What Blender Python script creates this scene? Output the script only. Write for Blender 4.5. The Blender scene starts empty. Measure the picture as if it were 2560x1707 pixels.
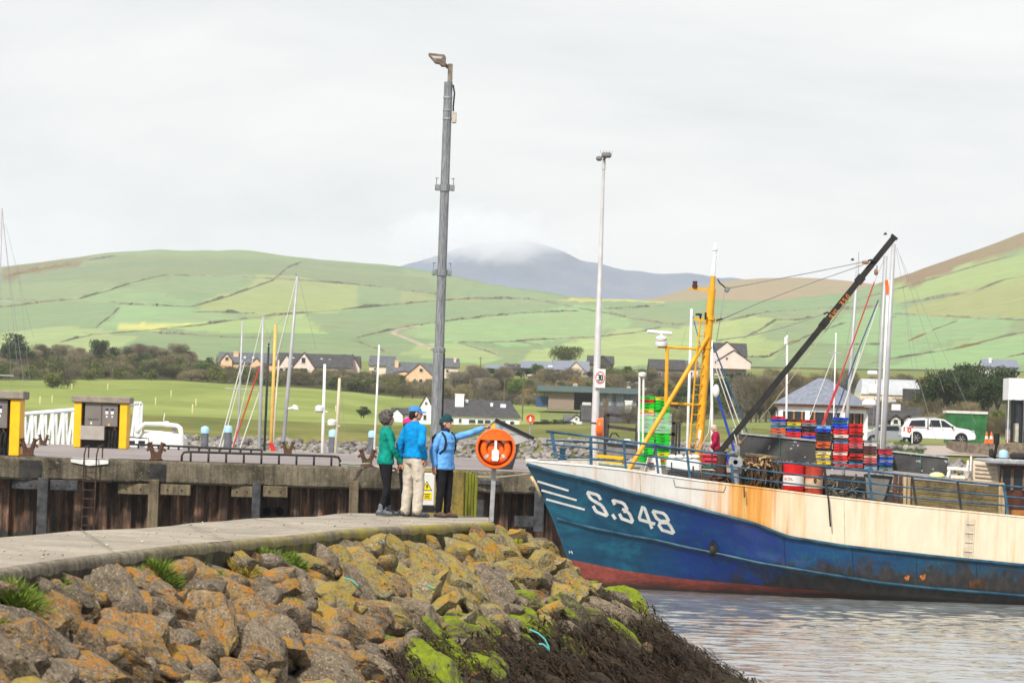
import bpy, math, random
from mathutils import Vector, Matrix, noise
from mathutils.bvhtree import BVHTree
R = math.radians
rnd = random.Random(7)
scene = bpy.context.scene
COL = scene.collection
V = Vector

# ------------------------------------------------------------------ camera (a real 135 mm lens at eye height on the quay)
FPX = 9600.0
CAM = V((0, 0, 4.55))
PITCH = math.atan(211.5 / FPX)
ROLL = R(1.95)
_F = V((0, math.cos(PITCH), math.sin(PITCH)))
_U0 = V((0, -math.sin(PITCH), math.cos(PITCH)))
_R0 = V((1, 0, 0))
CR = _R0 * math.cos(ROLL) + _U0 * math.sin(ROLL)
CU = -_R0 * math.sin(ROLL) + _U0 * math.cos(ROLL)

def ray(px, py):
    return _F + CR * ((px - 1280) / FPX) - CU * ((py - 853.5) / FPX)
def W(px, py, Z):
    d = ray(px, py)
    return CAM + d * (Z / d.y)
def hz(px):
    return 1065 + (px - 1280) * math.tan(ROLL)
def ppm(Z):
    return FPX / Z
def wx(px, Z, py=1065):
    return W(px, py, Z).x
def onz(px, py, z):
    d = ray(px, py)
    return CAM + d * ((z - CAM.z) / d.z)

cam_d = bpy.data.cameras.new("camera")
cam_d.lens = FPX / 2560 * 36
cam_d.sensor_width = 36
cam_d.clip_start = 1.0
cam_d.clip_end = 30000
cam_d.dof.use_dof = True
cam_d.dof.focus_distance = 80
cam_d.dof.aperture_fstop = 6.3
cam = bpy.data.objects.new("camera", cam_d)
COL.objects.link(cam)
m = Matrix((CR, CU, -_F)).transposed().to_4x4()
m.translation = CAM
cam.matrix_world = m
scene.camera = cam

# ------------------------------------------------------------------ node helpers
class NT:
    def __init__(s, tree): s.t = tree; s.n = tree.nodes; s.l = tree.links
    def new(s, typ, **kw):
        n = s.n.new(typ)
        for k, v in kw.items():
            if k.startswith('i_'):
                key = k[2:]
                key = int(key) if key.isdigit() else key.replace('_', ' ')
                sock = n.inputs[key]
                if hasattr(v, 'is_output'): s.l.new(v, sock)
                elif isinstance(v, tuple) and len(v) == 3 and sock.type == 'RGBA': sock.default_value = (*v, 1)
                else: sock.default_value = v
            else: setattr(n, k, v)
        return n
    def coords(s, kind='Object', scale=(1, 1, 1), loc=(0, 0, 0), rot=(0, 0, 0)):
        if kind == 'World': o = s.new('ShaderNodeNewGeometry').outputs['Position']
        else: o = s.new('ShaderNodeTexCoord').outputs[kind]
        mp = s.new('ShaderNodeMapping', i_Scale=scale, i_Location=loc, i_Rotation=rot)
        s.l.new(o, mp.inputs[0]); return mp.outputs[0]
    def noise(s, co, scale, detail=4, rough=.6, dist=0.0):
        return s.new('ShaderNodeTexNoise', i_Vector=co, i_Scale=scale, i_Detail=float(detail), i_Roughness=rough, i_Distortion=dist).outputs['Fac']
    def ramp(s, fac, stops, interp='LINEAR'):
        n = s.new('ShaderNodeValToRGB', i_Fac=fac); cr = n.color_ramp; cr.interpolation = interp
        while len(cr.elements) < len(stops): cr.elements.new(.5)
        for e, (p, c) in zip(cr.elements, stops):
            e.position = p; e.color = (c, c, c, 1) if isinstance(c, (int, float)) else (*c, 1)
        return n.outputs['Color']
    def mix(s, fac, a, b, mode='MIX'):
        n = s.new('ShaderNodeMix', data_type='RGBA', blend_type=mode)
        for k, v in ((0, fac), (6, a), (7, b)):
            if hasattr(v, 'is_output'): s.l.new(v, n.inputs[k])
            else: n.inputs[k].default_value = (*v, 1) if isinstance(v, tuple) else v
        return n.outputs[2]
    def math(s, op, a, b=0.0, clamp=False):
        n = s.new('ShaderNodeMath', operation=op, use_clamp=clamp)
        for k, v in ((0, a), (1, b)):
            if hasattr(v, 'is_output'): s.l.new(v, n.inputs[k])
            else: n.inputs[k].default_value = v
        return n.outputs[0]
    def bump(s, h, strength=.3, dist=.02):
        return s.new('ShaderNodeBump', i_Height=h, i_Strength=strength, i_Distance=dist).outputs[0]

MATS = {}
def newmat(name):
    ma = bpy.data.materials.new(name); ma.use_nodes = True
    nt = NT(ma.node_tree); b = ma.node_tree.nodes['Principled BSDF']
    MATS[name] = ma
    return ma, nt, b
def mul(c, k): return tuple(max(0.0, min(1.0, x * k)) for x in c)
def M(name, col, rough=.6, var=.25, scale=6.0, bump=0.0, metal=0.0, col2=None, thr=(.35, .65), stretch=(1, 1, 1), coat=0, spec=.3):
    """plain procedural surface: two tones mixed by noise, with faint fine dirt and an optional bump"""
    if name in MATS: return MATS[name]
    ma, nt, b = newmat(name)
    co = nt.coords('Object', stretch)
    f = nt.noise(co, scale, 5)
    f2 = nt.noise(co, scale * 7.3, 3)
    c = nt.ramp(f, [(thr[0], mul(col, 1 - var)), (thr[1], col2 or mul(col, 1 + var))])
    c = nt.mix(.5, c, nt.ramp(f2, [(.3, mul((1, 1, 1), 1 - var)), (.7, 1.0)]), 'MULTIPLY')
    nt.l.new(c, b.inputs['Base Color'])
    b.inputs['Roughness'].default_value = rough; b.inputs['Metallic'].default_value = metal
    b.inputs['Specular IOR Level'].default_value = spec
    if coat: b.inputs['Coat Weight'].default_value = coat
    if bump: nt.l.new(nt.bump(f2, bump, .02), b.inputs['Normal'])
    return ma

# ------------------------------------------------------------------ mesh helpers
class MB:
    def __init__(s): s.v = []; s.f = []; s.m = []; s.mi = 0
    def add(s, vs, fs):
        o = len(s.v); s.v += [tuple(v) for v in vs]; s.f += [tuple(i + o for i in f) for f in fs]; s.m += [s.mi] * len(fs)
        return s
    def mat(s, i): s.mi = i; return s
    def box(s, c, d, rot=None, taper=1.0):
        x, y, z = d[0] / 2, d[1] / 2, d[2] / 2; c = V(c); t = taper
        vs = [V(p) for p in ((-x, -y, -z), (x, -y, -z), (x, y, -z), (-x, y, -z), (-x * t, -y * t, z), (x * t, -y * t, z), (x * t, y * t, z), (-x * t, y * t, z))]
        if rot is not None:
            rm = rot if isinstance(rot, Matrix) else Matrix.Rotation(rot, 3, 'Z'); vs = [rm @ p for p in vs]
        return s.add([c + p for p in vs], [(0, 3, 2, 1), (4, 5, 6, 7), (0, 1, 5, 4), (1, 2, 6, 5), (2, 3, 7, 6), (3, 0, 4, 7)])
    def bbox(s, c, d, b=.02, rot=None):
        """box with chamfered edges"""
        x, y, z = d[0] / 2, d[1] / 2, d[2] / 2; b = min(b, x * .9, y * .9, z * .9); c = V(c); vs = []
        for sz in (-1, 1):
            for k in range(2):
                zz = sz * (z - (b if (k == 0) == (sz < 0) and False else 0))
        prof = [(-z, b), (-z + b, 0), (z - b, 0), (z, b)]
        for zz, ins in prof:
            X, Y = x - ins, y - ins; q = b * .7
            vs += [V(p) for p in ((-X + q, -Y, zz), (X - q, -Y, zz), (X, -Y + q, zz), (X, Y - q, zz), (X - q, Y, zz), (-X + q, Y, zz), (-X, Y - q, zz), (-X, -Y + q, zz))]
        if rot is not None:
            rm = rot if isinstance(rot, Matrix) else Matrix.Rotation(rot, 3, 'Z'); vs = [rm @ p for p in vs]
        fs = [tuple(reversed(range(8))), tuple(range(24, 32))]
        for k in range(3):
            for i in range(8):
                j = (i + 1) % 8; fs.append((k * 8 + i, k * 8 + j, k * 8 + 8 + j, k * 8 + 8 + i))
        return s.add([c + p for p in vs], fs)
    def tube(s, pts, r, n=8, caps=True, ell=None):
        """swept tube through pts; r number or list; ell = (up vector, ratio) flattens the section"""
        pts = [V(p) for p in pts]; k = len(pts); rs = r if isinstance(r, (list, tuple)) else [r] * k
        vs = []; u = None
        for i, p in enumerate(pts):
            t = (pts[min(i + 1, k - 1)] - pts[max(i - 1, 0)])
            t = t.normalized() if t.length > 1e-9 else V((0, 0, 1))
            if u is None:
                a = V((0, 0, 1)) if abs(t.z) < .9 else V((1, 0, 0))
                u = t.cross(a).normalized()
            else:
                u = (u - t * u.dot(t)); u = u.normalized() if u.length > 1e-6 else t.orthogonal().normalized()
            w = t.cross(u)
            for j in range(n):
                an = 2 * math.pi * (j + .5) / n
                vs.append(p + (u * math.cos(an) + w * math.sin(an)) * rs[i])
        fs = []
        for i in range(k - 1):
            for j in range(n):
                q = (j + 1) % n; fs.append((i * n + j, i * n + q, (i + 1) * n + q, (i + 1) * n + j))
        if caps: fs += [tuple(reversed(range(n))), tuple(range((k - 1) * n, k * n))]
        return s.add(vs, fs)
    def bar(s, a, b, w, h=None):
        """square-section bar from a to b"""
        a, b = V(a), V(b); t = (b - a).normalized(); h = h or w
        up = V((0, 0, 1)) if abs(t.z) < .95 else V((0, 1, 0))
        u = t.cross(up).normalized() * w / 2; v = u.cross(t).normalized() * h / 2
        vs = [p + q for p in (a, b) for q in (-u - v, u - v, u + v, -u + v)]
        return s.add(vs, [(0, 1, 2, 3), (7, 6, 5, 4), (0, 4, 5, 1), (1, 5, 6, 2), (2, 6, 7, 3), (3, 7, 4, 0)])
    def lathe(s, prof, c=(0, 0, 0), n=20, axis=None, caps=True):
        """prof = [(r, h)] revolved about axis (default z)"""
        c = V(c); ax = V(axis).normalized() if axis is not None else V((0, 0, 1))
        u = ax.orthogonal().normalized(); w = ax.cross(u)
        vs = [c + ax * h + (u * math.cos(2 * math.pi * j / n) + w * math.sin(2 * math.pi * j / n)) * max(r, 1e-4) for r, h in prof for j in range(n)]
        fs = [(i * n + j, i * n + (j + 1) % n, (i + 1) * n + (j + 1) % n, (i + 1) * n + j) for i in range(len(prof) - 1) for j in range(n)]
        if caps: fs += [tuple(reversed(range(n))), tuple(range((len(prof) - 1) * n, len(prof) * n))]
        return s.add(vs, fs)
    def ball(s, c, r, n=14, k=9):
        c = V(c); r = r if isinstance(r, (tuple, list)) else (r, r, r)
        vs = [c + V((0, 0, -r[2]))]; fs = []
        for i in range(1, k):
            ph = -math.pi / 2 + math.pi * i / k
            for j in range(n):
                a = 2 * math.pi * j / n
                vs.append(c + V((r[0] * math.cos(ph) * math.cos(a), r[1] * math.cos(ph) * math.sin(a), r[2] * math.sin(ph))))
        vs.append(c + V((0, 0, r[2]))); L = len(vs) - 1
        for j in range(n):
            q = (j + 1) % n
            fs.append((0, 1 + q, 1 + j)); fs.append((L, 1 + (k - 2) * n + j, 1 + (k - 2) * n + q))
            for i in range(k - 2): fs.append((1 + i * n + j, 1 + i * n + q, 1 + (i + 1) * n + q, 1 + (i + 1) * n + j))
        return s.add(vs, fs)
    def prism(s, poly, d):
        """closed 3-D polygon extruded by vector d"""
        poly = [V(p) for p in poly]; d = V(d); n = len(poly)
        return s.add(poly + [p + d for p in poly], [tuple(reversed(range(n))), tuple(range(n, 2 * n))] + [(i, (i + 1) % n, n + (i + 1) % n, n + i) for i in range(n)])
    def quad(s, a, b, c, d): return s.add([a, b, c, d], [(0, 1, 2, 3)])
    def build(s, name, mats, parent=None, smooth=False, world=False, label=None):
        me = bpy.data.meshes.new(name)
        off = parent.location if (world and parent) else V((0, 0, 0))
        me.from_pydata([V(v) - off for v in s.v], [], s.f)
        mats = mats if isinstance(mats, (list, tuple)) else [mats]
        for q in mats: me.materials.append(q)
        if len(mats) > 1: me.polygons.foreach_set('material_index', s.m)
        if smooth is True: me.polygons.foreach_set('use_smooth', [True] * len(me.polygons))
        elif smooth:
            me.polygons.foreach_set('use_smooth', [True] * len(me.polygons)); me.set_sharp_from_angle(angle=R(smooth))
        me.validate(); me.update()
        o = bpy.data.objects.new(name, me); COL.objects.link(o)
        if parent: o.parent = parent
        if label: o['label'] = label
        return o

def tag(o, label=None, cat=None, group=None, kind=None):
    if label: o['label'] = label
    if cat: o['category'] = cat
    if group: o['group'] = group
    if kind: o['kind'] = kind
    return o
def thing(name, loc, label, cat, group=None, rz=0):
    o = bpy.data.objects.new(name, None); COL.objects.link(o); o.empty_display_size = .2
    o.location = loc; o.rotation_euler = (0, 0, rz)
    return tag(o, label, cat, group)
def kids(o): return [c for c in list(COL.objects) if c.parent is o]
KID = {}
def copy_tree(o, parent=None):
    c = o.copy(); COL.objects.link(c); c.parent = parent
    for ch in kids(o): copy_tree(ch, c)
    return c
def lerp(a, b, t): return a + (b - a) * t
def pl(tab, x):
    """piecewise linear table [(x, y)]"""
    if x <= tab[0][0]: return tab[0][1]
    for (a, b), (c, d) in zip(tab, tab[1:]):
        if x <= c: return b + (d - b) * (x - a) / (c - a)
    return tab[-1][1]
def sm(tab, x, h=12):
    """the same, smoothed"""
    return (pl(tab, x - h) + 2 * pl(tab, x) + pl(tab, x + h)) / 4
def bvh_of(o):
    me = o.data
    return BVHTree.FromPolygons([o.matrix_world @ v.co for v in me.vertices], [tuple(p.vertices) for p in me.polygons])

# ------------------------------------------------------------------ sky and sun
world = bpy.data.worlds.new("World"); scene.world = world; world.use_nodes = True
nt = NT(world.node_tree); bg = world.node_tree.nodes['Background']
SUN_EL, SUN_AZ = R(46), R(205)      # azimuth measured clockwise from +Y
sky = nt.new('ShaderNodeTexSky', sky_type='NISHITA', sun_disc=False, sun_elevation=SUN_EL, sun_rotation=SUN_AZ, air_density=1.0, dust_density=3.0)
co = nt.coords('Generated', (1, 1, 3.2))
n1 = nt.noise(co, 3.4, 7, .6, .9)
n2 = nt.noise(nt.coords('Generated', (1, 1, 4.5), (3, 1, 0)), 9, 5, .5, .3)
f = nt.math('ADD', nt.math('MULTIPLY', n1, .7), nt.math('MULTIPLY', n2, .3))
cl = nt.ramp(f, [(.36, (5.4, 5.6, 5.85)), (.44, (6.3, 6.4, 6.5)), (.51, (6.85, 6.87, 6.9)), (.6, (7.45, 7.42, 7.36))])
nt.l.new(nt.mix(.96, sky.outputs[0], cl), bg.inputs['Color'])
bg.inputs['Strength'].default_value = .1
sun_d = bpy.data.lights.new("sun", 'SUN'); sun_d.energy = 3.9; sun_d.angle = R(6); sun_d.color = (1, .95, .88)
sun = bpy.data.objects.new("sun", sun_d); COL.objects.link(sun)
sd = V((math.sin(SUN_AZ) * math.cos(SUN_EL), math.cos(SUN_AZ) * math.cos(SUN_EL), math.sin(SUN_EL)))
sun.rotation_euler = sd.to_track_quat('Z', 'Y').to_euler(); sun.location = (0, 0, 60)
vs = scene.view_settings; vs.view_transform = 'Standard'; vs.look = 'None'; vs.exposure = .42; vs.gamma = 1
scene.display_settings.display_device = 'sRGB'
scene.cycles.use_denoising = True
scene.cycles.max_bounces = 6; scene.cycles.diffuse_bounces = 2; scene.cycles.glossy_bounces = 3; scene.cycles.transparent_max_bounces = 12
scene.cycles.caustics_reflective = False; scene.cycles.caustics_refractive = False
# ------------------------------------------------------------------ land, hills, water, air
PXS = [-900, -300, 0, 400, 800, 1000, 1300, 1600, 1900, 2060, 2150, 2300, 2560, 3000, 3600]
def tabl(*ys): return list(zip(PXS, ys))
#              -900  -300     0   400   800  1000  1300  1600  1900  2060  2150  2300  2560  3000  3600
Z_A = tabl(     303,  303,  303,  303,  303,  303,  300,  300,  298,  275,  258,  250,  248,  248,  248)
d_A = tabl(      44,   44,   44,   44,   44,   43,   38,   36,   35,   36,   40,   42,   40,   40,   40)
Z_B = tabl(     420,  420,  420,  420,  420,  420,  420,  420,  400,  300,  288,  282,  280,  280,  280)
d_B = tabl(       4,    4,    4,    5,    5,    6,   -4,  -14,  -16,    6,    8,    8,    6,    6,    6)
Z_C = tabl(     600,  600,  600,  600,  600,  600,  600,  600,  560,  430,  400,  380,  380,  380,  380)
d_C = tabl(     -22,  -22,  -22,  -30,  -28,    3,    0,   -8,  -30,  -20,  -16,  -14,  -14,  -14,  -14)
Z_D = [(p, 780) for p in PXS]
d_D = tabl(     -68,  -68,  -69,  -84,  -78,  -62,  -56,  -56,  -60,  -60,  -62,  -64,  -70,  -70,  -70)
Z_E = [(p, 850) for p in PXS]
d_E = tabl(     -92,  -92,  -92, -108, -112, -114, -118, -124, -126, -128, -130, -136, -142, -142, -142)
Z_F = [(p, 1000) for p in PXS]
d_F = tabl(    -122, -122, -122, -136, -146, -150, -151, -152, -170, -172, -172, -176, -180, -180, -180)
CURV = [(Z_A, d_A), (Z_B, d_B), (Z_C, d_C), (Z_D, d_D), (Z_E, d_E), (Z_F, d_F)]

def grass_mat(name, a, b, c, scale, roughv=.9, dark=None, bump=.5, bd=.3, vs=.35):
    ma, nt, bs = newmat(name)
    co = nt.coords('World', (1, vs, 1))
    f = nt.noise(co, scale, 6, .6, .4)
    col = nt.ramp(f, [(.3, a), (.5, b), (.7, c)])
    f2 = nt.noise(nt.coords('World'), scale * 14, 4, .7)
    col = nt.mix(.6, col, nt.ramp(f2, [(.25, .55), (.6, 1.0)]), 'MULTIPLY')
    nt.l.new(col, bs.inputs['Base Color']); bs.inputs['Roughness'].default_value = roughv
    bs.inputs['Specular IOR Level'].default_value = .15
    nt.l.new(nt.bump(f2, bump, bd), bs.inputs['Normal'])
    return ma
M_GOLF = grass_mat('golf_grass', (.14, .18, .035), (.21, .255, .055), (.3, .33, .1), .035)
M_BANK = grass_mat('rough_grass', (.07, .085, .015), (.14, .15, .03), (.22, .2, .06), .12)
M_SCRUB = grass_mat('scrub_ground', (.035, .04, .014), (.07, .068, .026), (.13, .11, .045), .2)
M_FIELD = grass_mat('rough_pasture', (.12, .15, .04), (.17, .2, .05), (.22, .22, .08), .03)

cols = [-900 + 30 * i for i in range(150)]
rows = []
mb = MB(); NR = []
# under-water toe, then rows between the control curves
def rowpts(Zt, dt):
    return [W(p, hz(p) + sm(dt, p, 40), sm(Zt, p, 40)) for p in cols]
A = rowpts(*CURV[0])
toe = [V((p.x, p.y - 7.5, -1.2)) for p in A]
grid = [(toe, 1)]
for k in range(len(CURV)):
    cur = rowpts(*CURV[k])
    if k:
        n = 10
        prev = rowpts(*CURV[k - 1])
        for i in range(1, n):
            grid.append(([a.lerp(b, i / n) for a, b in zip(prev, cur)], k))
    grid.append((cur, k))
for ri, (r, k) in enumerate(grid):
    for p in r:
        q = V(p)
        if ri > 1: q.z += .35 * noise.noise(q * .03) * min(1, q.y / 600)
        mb.v.append(tuple(q))
nc = len(cols)
for i in range(len(grid) - 1):
    kk = grid[i + 1][1]
    for j in range(nc - 1):
        mb.f.append((i * nc + j, i * nc + j + 1, (i + 1) * nc + j + 1, (i + 1) * nc + j))
        p = cols[j]
        mb.m.append(1 if kk <= 1 else (3 if kk == 4 or (p > 1500 and kk == 3 and i % 10 > 3) or (p > 1300 and kk == 5 and i % 10 < 4) else (0 if kk <= 3 and p < 1330 else 2)))
ground = mb.build('ground', [M_GOLF, M_BANK, M_FIELD, M_SCRUB], smooth=True); tag(ground, 'grassy land behind the harbour rising to the hills', 'ground', kind='structure')
GB = bvh_of(ground)
def gz(x, y):
    h = GB.ray_cast(V((x, y, 900)), V((0, 0, -1)))[0]
    return h.z if h else 4.0
def gpt(px, Z):
    x = wx(px, Z); return V((x, Z, gz(x, Z)))

# ---- hills
RIDGE = [(-900, 740), (-400, 700), (0, 667), (120, 651), (270, 635), (400, 625), (470, 630), (620, 632), (800, 648), (1000, 664), (1080, 673), (1200, 701), (1300, 721),
         (1420, 735), (1560, 748), (1640, 755), (1850, 757), (1970, 755), (2061, 741), (2140, 730), (2230, 696), (2303, 672), (2409, 638), (2484, 611), (2560, 583), (2800, 500), (3600, 420)]
ZR = [(-900, 3300), (1000, 3300), (1640, 2500), (1900, 2300), (2300, 2500), (3600, 2700)]
FIELDS_AND_SUN_PATCHES = [
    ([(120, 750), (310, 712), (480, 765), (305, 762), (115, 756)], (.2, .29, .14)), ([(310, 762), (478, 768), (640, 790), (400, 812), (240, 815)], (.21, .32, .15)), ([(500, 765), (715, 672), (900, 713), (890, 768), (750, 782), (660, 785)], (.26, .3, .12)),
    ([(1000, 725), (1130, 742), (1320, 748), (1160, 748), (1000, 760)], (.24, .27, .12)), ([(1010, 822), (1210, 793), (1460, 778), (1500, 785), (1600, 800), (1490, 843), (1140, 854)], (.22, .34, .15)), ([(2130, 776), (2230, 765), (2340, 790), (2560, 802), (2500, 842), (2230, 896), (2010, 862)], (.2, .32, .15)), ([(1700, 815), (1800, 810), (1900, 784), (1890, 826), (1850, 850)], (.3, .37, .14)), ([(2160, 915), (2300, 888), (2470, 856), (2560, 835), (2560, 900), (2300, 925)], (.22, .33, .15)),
    # crop and pasture colours, with sunlit patches painted in as brighter tints: (polygon in photo coordinates, tint)
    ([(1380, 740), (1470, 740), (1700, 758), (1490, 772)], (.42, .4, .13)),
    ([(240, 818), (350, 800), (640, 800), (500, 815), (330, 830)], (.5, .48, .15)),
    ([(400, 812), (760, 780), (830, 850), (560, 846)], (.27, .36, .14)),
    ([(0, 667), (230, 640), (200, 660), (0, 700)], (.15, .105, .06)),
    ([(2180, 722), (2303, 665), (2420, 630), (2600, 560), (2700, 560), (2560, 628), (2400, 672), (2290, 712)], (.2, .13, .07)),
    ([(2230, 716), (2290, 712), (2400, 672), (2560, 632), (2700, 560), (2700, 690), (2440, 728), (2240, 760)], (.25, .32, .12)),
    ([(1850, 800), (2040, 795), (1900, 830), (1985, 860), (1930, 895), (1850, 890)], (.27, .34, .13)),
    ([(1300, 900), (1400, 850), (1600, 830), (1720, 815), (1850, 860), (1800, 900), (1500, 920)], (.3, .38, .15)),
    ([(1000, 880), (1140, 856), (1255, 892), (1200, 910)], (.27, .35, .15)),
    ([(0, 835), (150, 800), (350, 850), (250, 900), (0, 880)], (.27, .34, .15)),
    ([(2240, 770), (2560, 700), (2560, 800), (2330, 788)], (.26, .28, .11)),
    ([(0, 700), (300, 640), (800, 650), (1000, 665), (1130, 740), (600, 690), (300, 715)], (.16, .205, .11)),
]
def inpoly(x, y, P):
    c = False; j = len(P) - 1
    for i in range(len(P)):
        if (P[i][1] > y) != (P[j][1] > y) and x < (P[j][0] - P[i][0]) * (y - P[i][1]) / (P[j][1] - P[i][1]) + P[i][0]: c = not c
        j = i
    return c
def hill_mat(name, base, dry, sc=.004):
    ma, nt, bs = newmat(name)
    at = nt.new('ShaderNodeAttribute', attribute_name='crop_sun_tint').outputs['Color']
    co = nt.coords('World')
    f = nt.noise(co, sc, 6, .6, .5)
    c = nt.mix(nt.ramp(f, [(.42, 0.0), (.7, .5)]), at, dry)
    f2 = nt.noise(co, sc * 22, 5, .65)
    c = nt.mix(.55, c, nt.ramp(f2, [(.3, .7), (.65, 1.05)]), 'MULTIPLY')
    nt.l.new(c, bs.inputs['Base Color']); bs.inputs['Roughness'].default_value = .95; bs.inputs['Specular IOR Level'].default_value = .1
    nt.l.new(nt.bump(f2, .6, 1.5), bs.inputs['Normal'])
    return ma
def hill_sheet(name, label, ridge, Zr, bottom, Zb, base, dry, step=12, nr=46, x0=-900, x1=3600, ex=1.25, back=260, rough=5.0, fields=()):  # fields: crop tints and painted sunlit patches
    cs = list(range(x0, x1 + 1, step)); n = len(cs); vs = []; cl = []
    for i in range(nr + 1):
        t = i / nr
        for p in cs:
            yb, zb = bottom(p), Zb(p)
            y = lerp(yb, sm(ridge, p, 14), t); Z = lerp(zb, pl(Zr, p), t ** ex)
            q = W(p, y, Z)
            am = rough * min(1, t * 4) * (1 if t < 1 else .5)
            q.z += am * noise.fractal(q * .006, .8, 2.1, 4)
            vs.append(q)
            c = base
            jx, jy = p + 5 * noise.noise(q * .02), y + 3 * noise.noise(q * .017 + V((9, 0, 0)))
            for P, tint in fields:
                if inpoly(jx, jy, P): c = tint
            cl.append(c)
    for k in (1, 2):
        for j, p in enumerate(cs):
            q = V(vs[nr * n + j]); q.y += back * k; q.z -= 55 * k * k
            vs.append(q); cl.append(cl[nr * n + j])
    mb = MB(); mb.add(vs, [(i * n + j, i * n + j + 1, (i + 1) * n + j + 1, (i + 1) * n + j) for i in range(nr + 2) for j in range(n - 1)])
    o = mb.build(name, hill_mat(name + '_cover', base, dry), smooth=True)
    ca = o.data.color_attributes.new('crop_sun_tint', 'FLOAT_COLOR', 'POINT')
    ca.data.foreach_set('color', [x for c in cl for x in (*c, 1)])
    return tag(o, label, 'hill', kind='structure')
hills = hill_sheet('hills', 'green pasture hills divided by hedge banks', RIDGE, ZR, lambda p: hz(p) + sm(d_F, p, 40) + 2, lambda p: 996, (.18, .25, .125), (.235, .24, .125), fields=FIELDS_AND_SUN_PATCHES)
RID2 = [(1200, 800), (1480, 768), (1640, 742), (1700, 726), (1760, 713), (1850, 703), (1950, 695), (2030, 694), (2120, 702), (2200, 712), (2300, 730), (2500, 790)]
hill2 = hill_sheet('hill', 'pale brown heath hill between the green hills', RID2, [(1200, 4300), (2500, 4300)], lambda p: 830, lambda p: 3300, (.27, .19, .1), (.2, .2, .075), step=14, nr=20, x0=1200, x1=2500, back=150, rough=7)
RID3 = [(500, 860), (760, 760), (900, 700), (1000, 668), (1080, 641), (1140, 618), (1200, 606), (1290, 604), (1370, 618), (1450, 648), (1560, 674), (1660, 688), (1740, 690), (1800, 697), (1850, 696), (1960, 705), (2060, 715), (2300, 760), (2600, 840)]
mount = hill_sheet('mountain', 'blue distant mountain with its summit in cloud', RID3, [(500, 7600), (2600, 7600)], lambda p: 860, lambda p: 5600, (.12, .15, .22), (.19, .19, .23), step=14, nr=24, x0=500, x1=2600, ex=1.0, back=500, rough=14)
HB = bvh_of(hills)
def hillpt(px, py):
    return HB.ray_cast(CAM, ray(px, py).normalized())[0]

# ---- hedge banks that divide the fields
M_HEDGE = M('hedge_bank', (.18, .18, .12), .95, .35, .15, .4, col2=(.26, .245, .16))
M_GORSE = M('gorse', (.3, .16, .03), .95, .3, .3, .4, col2=(.12, .1, .03))
M_TRACK = M('pale_track', (.34, .28, .2), .95, .2, .1)
LINES = [
 (0, [(-300, 790), (23, 767), (115, 755), (199, 748), (268, 728), (325, 709), (383, 694), (413, 688), (574, 692), (650, 696), (765, 702), (899, 713), (1000, 723), (1128, 741)]),
 (0, [(-200, 752), (0, 748), (115, 752)]), (0, [(237, 820), (270, 795), (306, 762)]),
 (0, [(268, 753), (306, 761), (400, 765), (478, 767), (497, 763), (574, 740), (681, 702), (715, 671), (765, 650)]),
 (0, [(478, 780), (650, 784)]),
 (0, [(145, 857), (230, 837), (275, 835), (344, 828), (497, 814), (574, 803), (670, 790), (746, 784), (900, 770), (1000, 761), (1094, 752), (1162, 748), (1319, 747), (1383, 758), (1459, 773), (1510, 783), (1595, 799), (1663, 810), (1725, 812)]),
 (0, [(205, 832), (235, 838)]), (0, [(380, 832), (560, 843), (700, 846)]),
 (0, [(880, 850), (900, 842), (1000, 820), (1085, 807), (1213, 792), (1298, 784), (1383, 780), (1455, 778)]),
 (0, [(880, 850), (930, 868), (985, 888)]),
 (2, [(1085, 875), (1040, 856), (1000, 840), (982, 834), (1000, 824), (1060, 812)]),
 (0, [(1140, 856), (1213, 857), (1298, 854), (1370, 848), (1493, 843), (1595, 831), (1663, 816), (1723, 809)]),
 (0, [(1140, 856), (1200, 873), (1255, 892)]), (0, [(1298, 855), (1366, 866)]),
 (0, [(1493, 774), (1600, 768), (1697, 762)]),
 (0, [(1700, 812), (1790, 808), (1856, 795), (1910, 781), (1971, 776), (2061, 770), (2140, 774), (2227, 762), (2303, 753), (2378, 741), (2439, 729), (2514, 699), (2560, 690), (2700, 650)]),
 (0, [(1850, 850), (1898, 826), (1938, 801), (1986, 801), (2043, 792)]),
 (0, [(1790, 893), (1919, 893), (1983, 856), (2031, 835), (2122, 804)]),
 (0, [(2013, 862), (2182, 862), (2354, 857)]),
 (0, [(2227, 786), (2333, 789), (2424, 795), (2560, 801), (2700, 806)]),
 (0, [(2158, 913), (2227, 898), (2303, 886), (2393, 871), (2469, 853), (2499, 844), (2560, 832), (2700, 800)]),
 (1, [(2270, 853), (2300, 840), (2321, 830)]), (1, [(2380, 874), (2420, 864), (2460, 856)]), (1, [(1965, 862), (1985, 855), (2010, 845)]),
 (0, [(2321, 830), (2402, 799)]), (0, [(2460, 905), (2560, 885), (2650, 870)]),
 (1, [(20, 690), (100, 674), (190, 660)]), (0, [(60, 678), (200, 655), (300, 640)]), (0, [(2090, 765), (2250, 722), (2420, 672), (2560, 632)]),
]
HL = {0: ('hedge_bank', 'dark hedge bank running between fields on the hillside', 'hedge', M_HEDGE), 1: ('gorse_hedge', 'orange flowering gorse strip on the hillside', 'hedge', M_GORSE), 2: ('track', 'pale farm track climbing the green hillside', 'track', M_TRACK)}
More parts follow.
